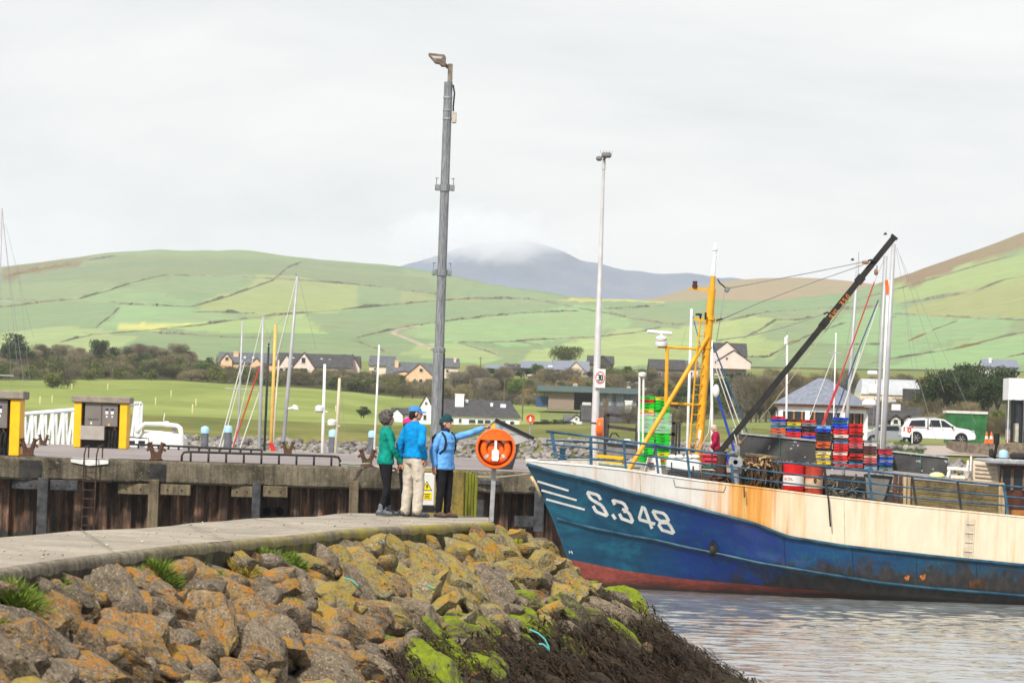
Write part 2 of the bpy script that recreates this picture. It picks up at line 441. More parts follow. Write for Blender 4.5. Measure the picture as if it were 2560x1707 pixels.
for kind, P in LINES:
    pts = []
    for (a, b), (c, d) in zip(P, P[1:]):
        n = max(2, int(math.hypot(c - a, d - b) / 5))
        for i in range(n):
            h = hillpt(a + (c - a) * i / n, b + (d - b) * i / n + .8 * noise.noise(V((a + i * .9, b, 0))))
            if h: pts.append(h)
    if len(pts) < 3: continue
    mb = MB(); n = len(pts); vs = []
    for i, p in enumerate(pts):
        t = (pts[min(i + 1, n - 1)] - pts[max(0, i - 1)]); t.z = 0; t = t.normalized() if t.length > 0 else V((1, 0, 0)); s = V((-t.y, t.x, 0))
        g = noise.noise(p * .03); sc_ = p.y / 1700
        en = min(1, min(i, n - 1 - i) / 3); w = (1.5 + 1.4 * g) * sc_ * (.26 if kind != 1 else 1.4) * (.3 + .7 * en); hh = (1.5 + 2.4 * max(-.55, noise.noise(p * .021 + V((5, 5, 0))) + .5 * noise.noise(p * .09))) * sc_ * .42 * en
        if kind == 2: w, hh = 2.3 * sc_, .35
        vs += [p - s * w - V((0, 0, 1.5)), p - s * w * .6 + V((0, 0, hh * .8)), p + V((0, 0, hh)), p + s * w * .6 + V((0, 0, hh * .8)), p + s * w - V((0, 0, 1.5))]
    mb.add(vs, [(i * 5 + j, i * 5 + j + 1, i * 5 + j + 6, i * 5 + j + 5) for i in range(n - 1) for j in range(4)])
    nm, lb, ct, ma = HL[kind]
    o = mb.build(nm, ma, smooth=True)
    if kind == 2: tag(o, lb, ct, kind='structure')
    else: tag(o, lb, ct, 'hedge banks on the hillside' if kind == 0 else 'gorse strips on the hillside')

# ---- water: one sheet, finely rippled where the photo looks at it
import numpy as np
def steps(*segs):
    o = []
    for a, b, d in segs:
        k = max(1, round((b - a) / d)); o += [a + (b - a) * i / k for i in range(k)]
    return np.array(o + [segs[-1][1]])
X = steps((-400, -40, 40), (-40, -4, 3), (-4, 17.5, .085), (17.5, 40, 1.5), (40, 400, 40))
Y = steps((-50, 40, 15), (40, 62, 2), (62, 112, .13), (112, 130, 1.5), (130, 320, 12))
XX, YY = np.meshgrid(X, Y)
rs = np.random.RandomState(4); ZZ = np.zeros_like(XX)
for i in range(46):
    wl = .24 * (1.042 ** i) * (.9 + .2 * rs.rand()); an = rs.normal(1.45, .6); kx, ky = 2 * np.pi / wl * np.cos(an), 2 * np.pi / wl * np.sin(an)
    ZZ += wl * .0042 * np.sin(kx * XX + ky * YY + rs.rand() * 7) * (.6 + .4 * np.sin(XX * .13 * (1 + rs.rand()) + YY * .07 + i))
ZZ *= np.clip((XX + 4) / 2, 0, 1) * np.clip((17.5 - XX) / 2, 0, 1) * np.clip((YY - 62) / 3, 0, 1) * np.clip((112 - YY) / 4, 0, 1)
nx, ny = len(X), len(Y)
me = bpy.data.meshes.new('water')
me.from_pydata(np.stack([XX, YY, ZZ], -1).reshape(-1, 3).tolist(), [], [(j * nx + i, j * nx + i + 1, (j + 1) * nx + i + 1, (j + 1) * nx + i) for j in range(ny - 1) for i in range(nx - 1)])
me.polygons.foreach_set('use_smooth', [True] * len(me.polygons))
ma, nt, bs = newmat('harbour_water')
bs.inputs['Base Color'].default_value = (.2, .215, .215, 1); bs.inputs['Roughness'].default_value = .06; bs.inputs['IOR'].default_value = 1.75
nn = nt.noise(nt.coords('World', (1, .7, 1)), 5, 4, .6)
nt.l.new(nt.bump(nn, .35, .03), bs.inputs['Normal'])
me.materials.append(ma); water = bpy.data.objects.new('water', me); COL.objects.link(water); tag(water, 'rippled grey harbour water', 'water', kind='structure')
# sea bed: closes the world under the water
mb = MB(); mb.quad((-3000, -60, -6), (3000, -60, -6), (3000, 330, -6), (-3000, 330, -6))
tag(mb.build('ground', M('sea_bed', (.04, .04, .035))), 'dark sea bed under the harbour', 'ground', kind='structure')

# ---- haze: even pale air over the land out to the hills
ma = bpy.data.materials.new('haze'); ma.use_nodes = True; t = ma.node_tree; t.nodes.remove(t.nodes['Principled BSDF'])
pv = t.nodes.new('ShaderNodeVolumePrincipled'); pv.inputs['Color'].default_value = (.86, .92, 1, 1); pv.inputs['Density'].default_value = .00007; pv.inputs['Anisotropy'].default_value = 0
t.links.new(pv.outputs[0], t.nodes['Material Output'].inputs['Volume'])
mb = MB(); mb.box((0, 2650, 126), (9000, 5500, 268))
hz_o = mb.build('haze', ma); tag(hz_o, 'pale even haze in the air', 'haze', kind='stuff')

# ---- cloud lying on the far summit (beyond the haze)
ma = bpy.data.materials.new('cloud'); ma.use_nodes = True; t = ma.node_tree; t.nodes.remove(t.nodes['Principled BSDF']); nt = NT(t)
gc = nt.new('ShaderNodeTexCoord').outputs['Object']
ln = nt.new('ShaderNodeVectorMath', operation='LENGTH', i_0=gc).outputs['Value']
nn = nt.noise(nt.coords('Object', (1.6, 1, .8)), 1.9, 6, .68, .6)
dn_ = nt.new('ShaderNodeMapRange', i_0=nt.math('ADD', ln, nt.math('MULTIPLY', nn, 1.7)), i_1=1.72, i_2=.75).outputs[0]
pv = t.nodes.new('ShaderNodeVolumePrincipled'); pv.inputs['Color'].default_value = (1, 1, 1, 1); pv.inputs['Anisotropy'].default_value = .2
t.links.new(nt.math('MULTIPLY', dn_, .0085), pv.inputs['Density']); t.links.new(pv.outputs[0], t.nodes['Material Output'].inputs['Volume'])
mb = MB(); mb.ball((0, 0, 0), 1.0, 20, 12); cd = mb.build('cloud', ma); cd.location = W(1195, 590, 7000); cd.scale = (235, 420, 62); tag(cd, 'white cloud resting on the summit of the far mountain', 'cloud', kind='stuff')
scene.cycles.volume_step_rate = 4; scene.cycles.volume_max_steps = 128; scene.cycles.volume_bounces = 3
# ------------------------------------------------------------------ concrete pier
PZ = 3.05
near_px = [(-260, 1462), (-120, 1439), (0, 1419), (100, 1404), (191, 1391), (300, 1378), (447, 1361), (560, 1352), (637, 1345), (740, 1336), (867, 1322), (960, 1316), (1072, 1311), (1150, 1307), (1222, 1304)]
far_px = [(-260, 1366), (-120, 1354), (0, 1343), (90, 1336), (179, 1327), (280, 1323), (357, 1320), (430, 1314), (477, 1307), (560, 1302), (620, 1296), (697, 1293), (790, 1291), (840, 1284), (879, 1282), (980, 1284), (1080, 1287), (1150, 1289), (1222, 1293)]
nearE = [onz(x, y, PZ) for x, y in near_px]; farE = [onz(x, y, PZ) for x, y in far_px]
# carry the pier on towards the camera, out of frame
dn = (nearE[0] - nearE[2]).normalized(); df = (farE[0] - farE[2]).normalized()
nearE = [nearE[0] + dn * 14] + nearE; farE = [farE[0] + df * 14] + farE

def concrete(name, base, stain, scale, moss=None, streak=False, bump=.6):
    ma, nt, bs = newmat(name)
    co = nt.coords('World'); f = nt.noise(co, scale, 6, .65); g = nt.noise(co, scale * 9, 5, .7); sp = nt.noise(co, scale * 30, 2, .5)
    c = nt.ramp(f, [(.3, stain), (.55, base), (.75, mul(base, 1.25))])
    c = nt.mix(.6, c, nt.ramp(g, [(.3, .55), (.6, 1.0)]), 'MULTIPLY')
    c = nt.mix(nt.ramp(sp, [(.66, 0.0), (.72, .7)]), c, mul(base, 1.7))
    c = nt.mix(nt.ramp(sp, [(.26, .7), (.32, 0.0)]), c, mul(base, .35))
    if streak:
        s = nt.noise(nt.coords('World', (6, 6, .35)), 1.6, 5, .7)
        c = nt.mix(.8, c, nt.ramp(s, [(.33, .3), (.62, 1.0)]), 'MULTIPLY')
    if moss:
        mm = nt.noise(nt.coords('World', moss[2]), moss[1], 5, .7)
        fm = nt.ramp(mm, moss[3])
        if len(moss) > 4:
            yy = nt.new('ShaderNodeSeparateXYZ', i_0=nt.new('ShaderNodeNewGeometry').outputs['Position']).outputs['Y']
            fm = nt.math('MULTIPLY', fm, nt.new('ShaderNodeMapRange', i_0=yy, i_1=moss[4][0], i_2=moss[4][1]).outputs[0])
        c = nt.mix(fm, c, moss[0])
    lp = nt.noise(co, scale * 11, 4, .7, .5); c = nt.mix(nt.ramp(lp, [(.61, 0.0), (.67, .65)]), c, mul(base, 1.55)); c = nt.mix(nt.ramp(lp, [(.31, .6), (.37, 0.0)]), c, mul(base, .5))
    nt.l.new(c, bs.inputs['Base Color']); bs.inputs['Roughness'].default_value = .9; bs.inputs['Specular IOR Level'].default_value = .2
    nt.l.new(nt.bump(nt.math('ADD', g, sp), bump, .02), bs.inputs['Normal'])
    return ma
M_PIER = concrete('pier_concrete', (.34, .3, .24), (.23, .2, .16), .9)
M_PIERE = concrete('pier_edge', (.28, .24, .175), (.17, .145, .1), 1.3, moss=((.3, .25, .04), 1.1, (1, 1, .5), [(.36, 0.0), (.6, .85)], (41., 54.)), streak=True)
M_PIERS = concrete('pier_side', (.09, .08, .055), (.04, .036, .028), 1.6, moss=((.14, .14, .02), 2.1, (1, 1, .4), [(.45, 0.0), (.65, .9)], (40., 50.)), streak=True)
pier = thing('pier', (-3, 50, 0), 'grey concrete pier with a rounded mossy edge running to the group of walkers', 'pier')
# densify the edges so the lip can wobble
def dens(P, k=10):
    o = []
    for a, b in zip(P, P[1:]): o += [a.lerp(b, i / k) for i in range(k)]
    return o + [P[-1]]
nE = dens(nearE); fE = dens(farE)
mb = MB(); nn_ = len(nE)
def pn(P, i):
    t = (P[min(i + 1, len(P) - 1)] - P[max(i - 1, 0)]); t.z = 0; t.normalize(); return V((t.y, -t.x, 0))
prof = [(0, 0), (.04, -.004), (.08, -.02), (.1, -.055), (.105, -.1), (.1, -.12)]
ringsv = []
for i, p in enumerate(nE):
    n = pn(nE, i); w = .06 * noise.noise(p * .9) + .05 * min(0, noise.noise(p * 2.7) + .1); w2 = .04 * noise.noise(p * 3.1)
    ringsv.append([p + n * (o + w * (o > 0)) + V((0, 0, z + (w2 if z < -.02 else 0))) for o, z in prof])
k = len(prof)
mb.add([q for r in ringsv for q in r], [(i * k + j, i * k + j + 1, (i + 1) * k + j + 1, (i + 1) * k + j) for i in range(nn_ - 1) for j in range(k - 1)])
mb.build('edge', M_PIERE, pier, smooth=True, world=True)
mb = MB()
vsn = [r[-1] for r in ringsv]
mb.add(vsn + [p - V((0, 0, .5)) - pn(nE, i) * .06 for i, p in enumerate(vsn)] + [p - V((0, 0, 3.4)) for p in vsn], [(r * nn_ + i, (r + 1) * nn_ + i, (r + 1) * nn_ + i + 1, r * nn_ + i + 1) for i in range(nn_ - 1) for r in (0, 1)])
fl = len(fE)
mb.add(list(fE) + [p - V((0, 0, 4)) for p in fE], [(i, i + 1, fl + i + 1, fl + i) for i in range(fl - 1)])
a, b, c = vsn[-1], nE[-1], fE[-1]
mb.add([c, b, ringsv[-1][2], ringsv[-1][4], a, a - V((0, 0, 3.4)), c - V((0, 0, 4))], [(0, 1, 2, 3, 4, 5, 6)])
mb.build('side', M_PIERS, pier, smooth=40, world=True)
# deck: lattice between near and far edges with slight unevenness
NS, MS = 150, 14
def along(P, t):
    L = [0]
    for a, b in zip(P, P[1:]): L.append(L[-1] + (b - a).length)
    d = t * L[-1]
    for i in range(len(P) - 1):
        if d <= L[i + 1]: return P[i].lerp(P[i + 1], (d - L[i]) / max(1e-6, L[i + 1] - L[i]))
    return P[-1]
mb = MB(); vs = []
for i in range(NS + 1):
    a, b = along(nE, i / NS), along(fE, i / NS)
    for j in range(MS + 1):
        q = a.lerp(b, j / MS); e = min(1, j, MS - j)
        q.z += e * (.018 * noise.noise(q * .7) + .008 * noise.noise(q * 2.7)); vs.append(q)
mb.add(vs, [(i * (MS + 1) + j, (i + 1) * (MS + 1) + j, (i + 1) * (MS + 1) + j + 1, i * (MS + 1) + j + 1) for i in range(NS) for j in range(MS)])
mb.build('deck', M_PIER, pier, smooth=True, world=True)
for t_ in (.42, .55, .67, .78, .9):
    a, b = along(nE, t_), along(fE, t_ + .01); mb = MB(); n_ = 16; sd_ = V((.1, .4, 0)) * .035; vs = []
    for i in range(n_ + 1): q = a.lerp(b, i / n_) + V((0, .06 * noise.noise(V((i * .4, t_ * 50, 0))), .03)); vs += [q - sd_, q + sd_]
    mb.add(vs, [(2 * i, 2 * i + 2, 2 * i + 3, 2 * i + 1) for i in range(n_)]); mb.build('joint', M('joint_dark', (.1, .085, .065), .9, .3, 4), pier, world=True)
mb = MB(); rq = random.Random(9); GRIT = []
for _ in range(150):
    a, b = along(nE, rq.uniform(.3, .99)), along(fE, rq.uniform(.3, .99)); t_ = rq.uniform(.3, .99); q = along(nE, t_).lerp(along(fE, t_), rq.uniform(.04, .96)); GRIT.append((q, rq.uniform(.008, .02)))

# mossy timber fender block at the pier's end
M_MOSSW = concrete('mossy_timber', (.17, .15, .035), (.08, .085, .015), 2, moss=((.24, .27, .02), 1.2, (3, 3, .4), [(.4, 0.0), (.6, .9)]), streak=True)
e0 = onz(1222, 1304, PZ); e1 = onz(1222, 1293, PZ)
fb = thing('fender_block', (e0.x + .25, e0.y + .8, 1.9), 'short green mossy timber fender closing the end of the pier', 'fender')
mb = MB()
for i in range(5): mb.bbox((-.04 + .075 * i, .3 - .06 * i, -.55 + .5 - .02 * (i % 2)), (.07, 1.3, 2.1 + .03 * (i % 3) - .06 * i), .02)
mb.build('fender_timber', M_MOSSW, fb)

# concrete block with ridged mossy flank behind the walkers
M_BLOCK = concrete('lichen_concrete', (.26, .2, .06), (.13, .11, .05), 2.2, moss=((.32, .23, .03), 2.4, (1, 1, .5), [(.45, 0.0), (.62, .8)]), streak=True)
p = W(1097, 1292, 66.5)
blk = thing('mooring_block', (p.x, p.y + .35, 1.3), 'tall mossy concrete block with a ridged flank behind the woman in the beanie', 'concrete block')
H = W(1097, 1174, 66.5).z - 1.3
mb = MB(); mb.bbox((0, 0, H / 2), (.86, .7, H), .03); mb.build('block', M_BLOCK, blk)
mb = MB()
for i in range(4): mb.bbox((.47 + .052 * i, -.02 - .04 * i, H / 2 - .01 * (i + 1)), (.05, .62 - .04 * i, H - .02 * i), .015)
mb.build('ridge', M_MOSSW, blk)

# ------------------------------------------------------------------ rock armour
MX = [V((p.x, p.y)) for p in nE if p.y > 18] + [V((fE[-1].x, fE[-1].y)), V((fE[-1].x - .6, fE[-1].y + 3.0))]
POLY = MX + [V((p.x, p.y)) for p in reversed(fE)]
def mdist(x, y):
    q = V((x, y)); best = 1e9; sg = 0
    for a, b in zip(MX, MX[1:]):
        ab = b - a; t = max(0, min(1, (q - a).dot(ab) / ab.length_squared)); d = (q - a - ab * t).length
        if d < best: best = d; sg = ab.x * (q.y - a.y) - ab.y * (q.x - a.x)
    return best, sg
def msurf(x, y):
    d, s = mdist(x, y)
    if s > 0: return 2.4, -d
    e = max(0, min(1, (y - 54) / 6))                      # the head of the mound
    sl = lerp(.66, .62, e)
    z = lerp(2.9, 2.94, e) - sl * d
    return z + .12 * noise.noise(V((x * .8, y * .8, 0))) + .3 * max(0, min(1, (1.7 - z) / .5)) * noise.noise(V((x * 1.5, y * 1.5, 7))), d
# core of the mound
mb = MB(); gx = [-14 + .3 * i for i in range(80)]; gy = [18 + .45 * i for i in range(118)]; ok = {}
for j, y in enumerate(gy):
    for i, x in enumerate(gx):
        z, d = msurf(x, y); ok[(i, j)] = d
        mb.v.append((x, y, max(-1.5, (z - .28) if d > 0 else 1.8)))
for j in range(len(gy) - 1):
    for i in range(len(gx) - 1):
        if max(ok[(i, j)], ok[(i + 1, j)], ok[(i, j + 1)], ok[(i + 1, j + 1)]) > -.4:
            mb.f.append((j * len(gx) + i, j * len(gx) + i + 1, (j + 1) * len(gx) + i + 1, (j + 1) * len(gx) + i)); mb.m.append(0)
tag(mb.build('ground', M('mound_core', (.05, .042, .03), .95, .4, 3, .6), smooth=True), 'dark earth and small stones between the boulders', 'ground', kind='structure')

def rock_mat(name, base, dark, lich=None, amt=(.5, .6), moss=None, mamt=(.5, .6), pale=None):
    ma, nt, bs = newmat(name)
    oi = nt.new('ShaderNodeObjectInfo').outputs['Random']
    co = nt.coords('World'); f = nt.noise(co, 1.6, 6, .68, .4); g = nt.noise(co, 9, 6, .72); h = nt.noise(co, 34, 4, .65)
    st = nt.noise(nt.coords('Object', (1.2, 3.4, 7)), 2.6, 5, .65, .5)
    c = nt.ramp(nt.math('ADD', nt.math('MULTIPLY', f, .5), nt.math('MULTIPLY', st, .5)), [(.32, dark), (.52, base), (.7, mul(base, 1.4))])
    c = nt.mix(.7, c, nt.ramp(g, [(.3, .3), (.55, 1.0)]), 'MULTIPLY')
    c = nt.mix(.75, c, nt.ramp(oi, [(0, (.72, .72, .74)), (.5, (1.0, .97, .92)), (1, (1.2, 1.12, .98))]), 'MULTIPLY')
    c = nt.mix(nt.ramp(h, [(.57, 0.0), (.66, .75)]), c, pale or mul(base, 2.1)); c = nt.mix(nt.ramp(h, [(.34, .8), (.43, 0.0)]), c, mul(dark, .45))
    if lich:
        ob = nt.coords('World', (1, 1, 1), (7, 3, 1))
        a = nt.noise(ob, 3.4, 7, .74, 1.2); b = nt.noise(ob, 24, 5, .78)
        s = nt.math('ADD', nt.math('MULTIPLY', a, .58), nt.math('MULTIPLY', b, .42))
        up = nt.new('ShaderNodeSeparateXYZ', i_0=nt.new('ShaderNodeNewGeometry').outputs['Normal']).outputs['Z']
        s = nt.math('ADD', s, nt.math('MULTIPLY', up, .05))
        lc = nt.ramp(nt.noise(ob, 3.3, 4), [(.35, lich[0]), (.5, lich[1]), (.65, lich[2])])
        c = nt.mix(nt.ramp(s, [(amt[0], 0.0), (amt[1], .92)]), c, nt.mix(.5, lc, nt.ramp(b, [(.3, .6), (.6, 1.0)]), 'MULTIPLY'))
    if moss:
        up = nt.new('ShaderNodeSeparateXYZ', i_0=nt.new('ShaderNodeNewGeometry').outputs['Normal']).outputs['Z']
        s = nt.math('ADD', nt.math('MULTIPLY', up, .35), nt.math('MULTIPLY', nt.noise(co, 2.4, 5, .65), .65))
        mcol = nt.ramp(nt.noise(co, 5, 5, .7), [(.3, mul(moss, .45)), (.6, moss)])
        c = nt.mix(nt.ramp(s, [(mamt[0], 0.0), (mamt[1], 1.0)]), c, mcol)
    nt.l.new(c, bs.inputs['Base Color']); bs.inputs['Roughness'].default_value = .88; bs.inputs['Specular IOR Level'].default_value = .25
    hh = nt.math('ADD', nt.math('MULTIPLY', g, .7), nt.math('MULTIPLY', h, .3))
    nt.l.new(nt.bump(nt.math('ADD', hh, nt.math('MULTIPLY', st, .6)), 1.0, .07), bs.inputs['Normal'])
    return ma
OR, YE, OL = (.36, .16, .02), (.34, .21, .025), (.22, .18, .05)
RM = {
 'grey': rock_mat('boulder_grey', (.245, .2, .145), (.085, .065, .046), (OR, YE, OL), (.615, .65)),
 'orange': rock_mat('boulder_orange', (.255, .2, .135), (.09, .068, .046), ((.46, .18, .02), (.42, .19, .02), YE), (.53, .57)),
 'yellow': rock_mat('boulder_yellow', (.3, .26, .165), (.1, .08, .05), ((.45, .22, .02), (.36, .265, .05), (.3, .255, .085)), (.495, .545), pale=(.66, .63, .52)),
 'algae': rock_mat('boulder_algae', (.16, .135, .09), (.07, .06, .04), None, moss=(.23, .29, .012), mamt=(.42, .58)),
 'wrack': rock_mat('boulder_wrack', (.035, .026, .017), (.014, .011, .008), None, moss=(.06, .045, .02), mamt=(.5, .7)),
}
def boulder_mesh(seed):
    import bmesh
    r = random.Random(seed); bm = bmesh.new(); bmesh.ops.create_icosphere(bm, subdivisions=5, radius=1)
    planes = []
    for _ in range(17):
        n = V((r.gauss(0, 1), r.gauss(0, 1), r.gauss(0, 1))).normalized(); planes.append((n, r.uniform(.52, .88)))
    so = V((r.uniform(-50, 50),) * 3)
    for v in bm.verts:
        p = v.co.copy()
        for _ in range(2):
            for n, d in planes:
                q = p.dot(n)
                if q > d: p -= n * (q - d) * .97
        nrm = p.normalized()
        p += nrm * (.07 * noise.noise(p * 1.3 + so) + .04 * noise.noise(p * 3.1 + so) + .026 * noise.noise(p * 7.3 + so) + .016 * noise.noise(p * 15 + so) + .01 * noise.noise(p * 31 + so))
        ck = abs(noise.noise(V((p.x * .9, p.y * 2.2, p.z * 2.2)) + so * 1.7)); p -= nrm * max(0, .05 - ck) * 1.2
        lay = math.sin((p.z * 6 + p.x * 1.5 + 2 * noise.noise(p + so)) * 2.1); p += nrm * .016 * lay
        v.co = p
    me = bpy.data.meshes.new('boulder'); bm.to_mesh(me); bm.free()
    me.polygons.foreach_set('use_smooth', [True] * len(me.polygons)); me.set_sharp_from_angle(angle=R(32))
    me.materials.append(RM['grey'])
    return me
def low_mesh(sub=3):
    import bmesh
    bm = bmesh.new(); bmesh.ops.create_icosphere(bm, subdivisions=sub, radius=1)
    for v in bm.verts: v.co = v.co * (1 + .3 * noise.noise(v.co * 1.3) + .12 * noise.noise(v.co * 3.7)); v.co.z *= .7
    me = bpy.data.meshes.new('low'); bm.to_mesh(me); bm.free(); return me
LOWM = low_mesh(); LOWM2 = low_mesh(2)
BMESH = {k: [boulder_mesh(100 + i) for i in range(9)] for k in ('base',)}
BVAR = {}
for k in RM:
    BVAR[k] = []
    for me in BMESH['base']:
        q = me.copy(); q.materials[0] = RM[k]; BVAR[k].append(q)
BLAB = {
 'grey': 'brown-grey bare boulder in the rock slope below the pier',
 'orange': 'boulder splashed with orange lichen in the rock slope below the pier',
 'yellow': 'boulder crusted all over in yellow lichen near the end of the pier',
 'algae': 'boulder coated in bright green algae above the brown seaweed',
 'wrack': 'low dark boulder half buried in brown seaweed at the waterline',
}
BGRP = {'grey': 'bare boulders of the rock slope', 'orange': 'orange lichen boulders', 'yellow': 'yellow lichen boulders', 'algae': 'green algae boulders', 'wrack': 'weed-covered boulders'}
def proj(p):
    d = p - CAM; z = d.dot(_F); return 1280 + FPX * d.dot(CR) / z, 853.5 - FPX * d.dot(CU) / z
rb = random.Random(21); cand = []
yy = 22.0
while yy < 72:
    sp = .58 if yy < 50 else .5
    xx = -9.0
    while xx < 6:
        x = xx + rb.uniform(-.22, .22); y = yy + rb.uniform(-.3, .3)
        z, d = msurf(x, y)
        if d > .04 and z > -.35:
            px, py = proj(V((x, y, z)))
            if -110 < px < 1960 and py < 1830: cand.append((x, y, z, d, px, py))
        xx += sp
    yy += sp * 1.12
def bkind(x, y, z, d, px, py):
    u = rb.random()
    if px > 980 and y > 44 and z < 1.4: return 'wrack'
    if px > 940 and y > 43 and z < 2.1 - .35 * rb.random(): return 'algae' if u < .7 else 'grey'
    if y > 49.5 - 3 * u and d < 2.8: return 'yellow' if u < .74 else ('orange' if u < .86 else 'grey')
    if y > 44 and d < 2.2: return 'orange' if u < .5 else ('yellow' if u < .8 else 'grey')
    if d < 1.3: return 'orange' if u < .8 else 'grey'
    if d < 2.3: return 'orange' if u < .42 else 'grey'
    return 'grey' if u < .9 else 'orange'
cand.sort(key=lambda c: c[1] + (0 if c[5] < 1700 else 60) - (0 if c[4] < 1600 else 30))
NB = 0; REST = MB()
for (x, y, z, d, px, py) in cand:
    kd = bkind(x, y, z, d, px, py)
    if NB >= 300:
        q_ = BMESH['base'][NB % 9]; NB += 1; sc_ = rb.uniform(.26, .4); rm_ = Matrix.Rotation(rb.uniform(0, 6), 3, 'Z') @ Matrix.Rotation(rb.uniform(-.5, .5), 3, 'X')
        REST.mi = 1 if kd in ('wrack', 'algae') else 0; REST.add([V((x, y, z - .12)) + rm_ @ (V(v.co) * sc_) for v in LOWM.vertices], [tuple(p.vertices) for p in LOWM.polygons]); continue
    o = bpy.data.objects.new('boulder', rb.choice(BVAR[kd])); COL.objects.link(o)
    s = rb.uniform(.27, .46) * (1.0 if y > 45 else 1.08) * (.82 if d < .5 else 1) * (1.22 if rb.random() < .16 else 1)
    if kd == 'wrack': s *= 1.05
    ax = V((.8, -.2, -.5)).normalized()
    ang = rb.gauss(-.1, .6)
    o.scale = (s * rb.uniform(1.05, 1.5), s * rb.uniform(.8, 1.1), s * rb.uniform(.58, .85) * (.7 if kd == 'wrack' else 1))
    o.rotation_euler = (rb.gauss(0, .25), R(30) + rb.gauss(0, .22), ang + (math.pi if rb.random() < .5 else 0) * 0)
    up_ = max(o.scale.z, .55 * o.scale.x) * .95
    zc = min(z - .1 * rb.random() - (.1 if kd == 'wrack' else .03), (PZ - .12 if d < .7 else (PZ + .12 if d < 1.3 else 9)) - up_)
    o.location = (x, y, zc)
    tag(o, BLAB[kd], 'boulder', BGRP[kd]); NB += 1
print('boulders', NB)
if REST.v: tag(REST.build('boulder_bank', [RM['yellow'], RM['wrack']], smooth=35), 'farther boulders of the slope running down to the water', 'boulders', kind='stuff')

# small stones filling the joints (too many to count)
mb = MB(); rs_ = random.Random(5)
ico = [V(v) for v in ((0, 0, 1), (.89, 0, .45), (.28, .85, .45), (-.72, .53, .45), (-.72, -.53, .45), (.28, -.85, .45), (.72, .53, -.45), (-.28, .85, -.45), (-.89, 0, -.45), (-.28, -.85, -.45), (.72, -.53, -.45), (0, 0, -1))]
icf = [(0, 1, 2), (0, 2, 3), (0, 3, 4), (0, 4, 5), (0, 5, 1), (1, 6, 2), (2, 7, 3), (3, 8, 4), (4, 9, 5), (5, 10, 1), (2, 6, 7), (3, 7, 8), (4, 8, 9), (5, 9, 10), (1, 10, 6), (6, 11, 7), (7, 11, 8), (8, 11, 9), (9, 11, 10), (10, 11, 6)]
def pebble(mb, c, s, r):
    sc = V((s * r.uniform(.8, 1.5), s * r.uniform(.7, 1.1), s * r.uniform(.5, .9))); rm = Matrix.Rotation(r.uniform(0, 6.3), 3, 'Z') @ Matrix.Rotation(r.uniform(-.6, .6), 3, 'X')
    mb.add([c + rm @ V((v.x * sc.x, v.y * sc.y, v.z * sc.z)) * r.uniform(.8, 1.15) for v in ico], icf)
gm = MB()
for q, s_ in GRIT: pebble(gm, q + V((0, 0, .012)), s_, rs_)
tag(gm.build('grit', M('grit_pale', (.42, .37, .3), .9, .5, 9), smooth=True), 'loose grit and shell bits scattered on the concrete pier', 'grit', kind='stuff')
for _ in range(2600):
    x, y = rs_.uniform(-8, 3), rs_.uniform(26, 64); z, d = msurf(x, y)
    if d > .05 and z > 1.3: pebble(mb, V((x, y, z - .12 + rs_.uniform(-.06, .08))), rs_.uniform(.05, .15), rs_)
mb.mi = 0
for _ in range(1000):
    x, y = rs_.uniform(-8, 3.2), rs_.uniform(27, 64); z, d = msurf(x, y)
    if d < .05 or z < 1.55: continue
    sc_ = rs_.uniform(.12, .26); rm_ = Matrix.Rotation(rs_.uniform(0, 6), 3, 'Z') @ Matrix.Rotation(R(28) + rs_.uniform(-.4, .4), 3, 'Y'); c_ = V((x, y, z + rs_.uniform(-.1, .06))); k_ = (rs_.uniform(.9, 1.5), rs_.uniform(.7, 1.1), rs_.uniform(.6, 1.0)); q_ = V((rs_.uniform(-9, 9),) * 3)
    if d < .35: c_.z = min(c_.z, PZ - .3)
    mb.mi = 1 if y > 48 and rs_.random() < .7 else (2 if rs_.random() < .5 else 0)
    mb.add([c_ + rm_ @ V((v.co.x * k_[0], v.co.y * k_[1], v.co.z * k_[2])) * sc_ * (1 + .35 * noise.noise(v.co * 1.6 + q_)) for v in LOWM2.vertices], [tuple(p.vertices) for p in LOWM2.polygons])
tag(mb.build('rubble', [RM['orange'], RM['yellow'], RM['grey']], smooth=55), 'smaller stones wedged between the boulders', 'rubble', kind='stuff')

# ------------------------------------------------------------------ brown seaweed and grass
def frond(mb, p, L, w, r, up, lean):
    d = V((r.gauss(lean.x, .5), r.gauss(lean.y, .5), r.uniform(-.2, .5) + lean.z)).normalized(); s = d.cross(up).normalized() * w
    a = p; vs = []
    for i in range(4):
        t = i / 3; q = p + d * L * t + V((0, 0, -.55 * L * t * t)) + V((r.gauss(0, .012), r.gauss(0, .012), r.gauss(0, .008)))
        k = 1 - .75 * t; vs += [q - s * k, q + s * k]
    mb.add(vs, [(0, 1, 3, 2), (2, 3, 5, 4), (4, 5, 7, 6)])
def clump_mat(name, a, b, c, rough, sc=4):
    ma, nt, bs = newmat(name)
    f = nt.noise(nt.coords('World'), sc, 5, .7); g = nt.noise(nt.coords('World'), sc * 9, 3, .6)
    cc = nt.ramp(nt.math('ADD', nt.math('MULTIPLY', f, .5), nt.math('MULTIPLY', g, .5)), [(.35, a), (.5, b), (.64, c)])
    nt.l.new(cc, bs.inputs['Base Color']); bs.inputs['Roughness'].default_value = rough; bs.inputs['Specular IOR Level'].default_value = .15
    return ma
mb = MB(); r_ = random.Random(3)
cnt = 0
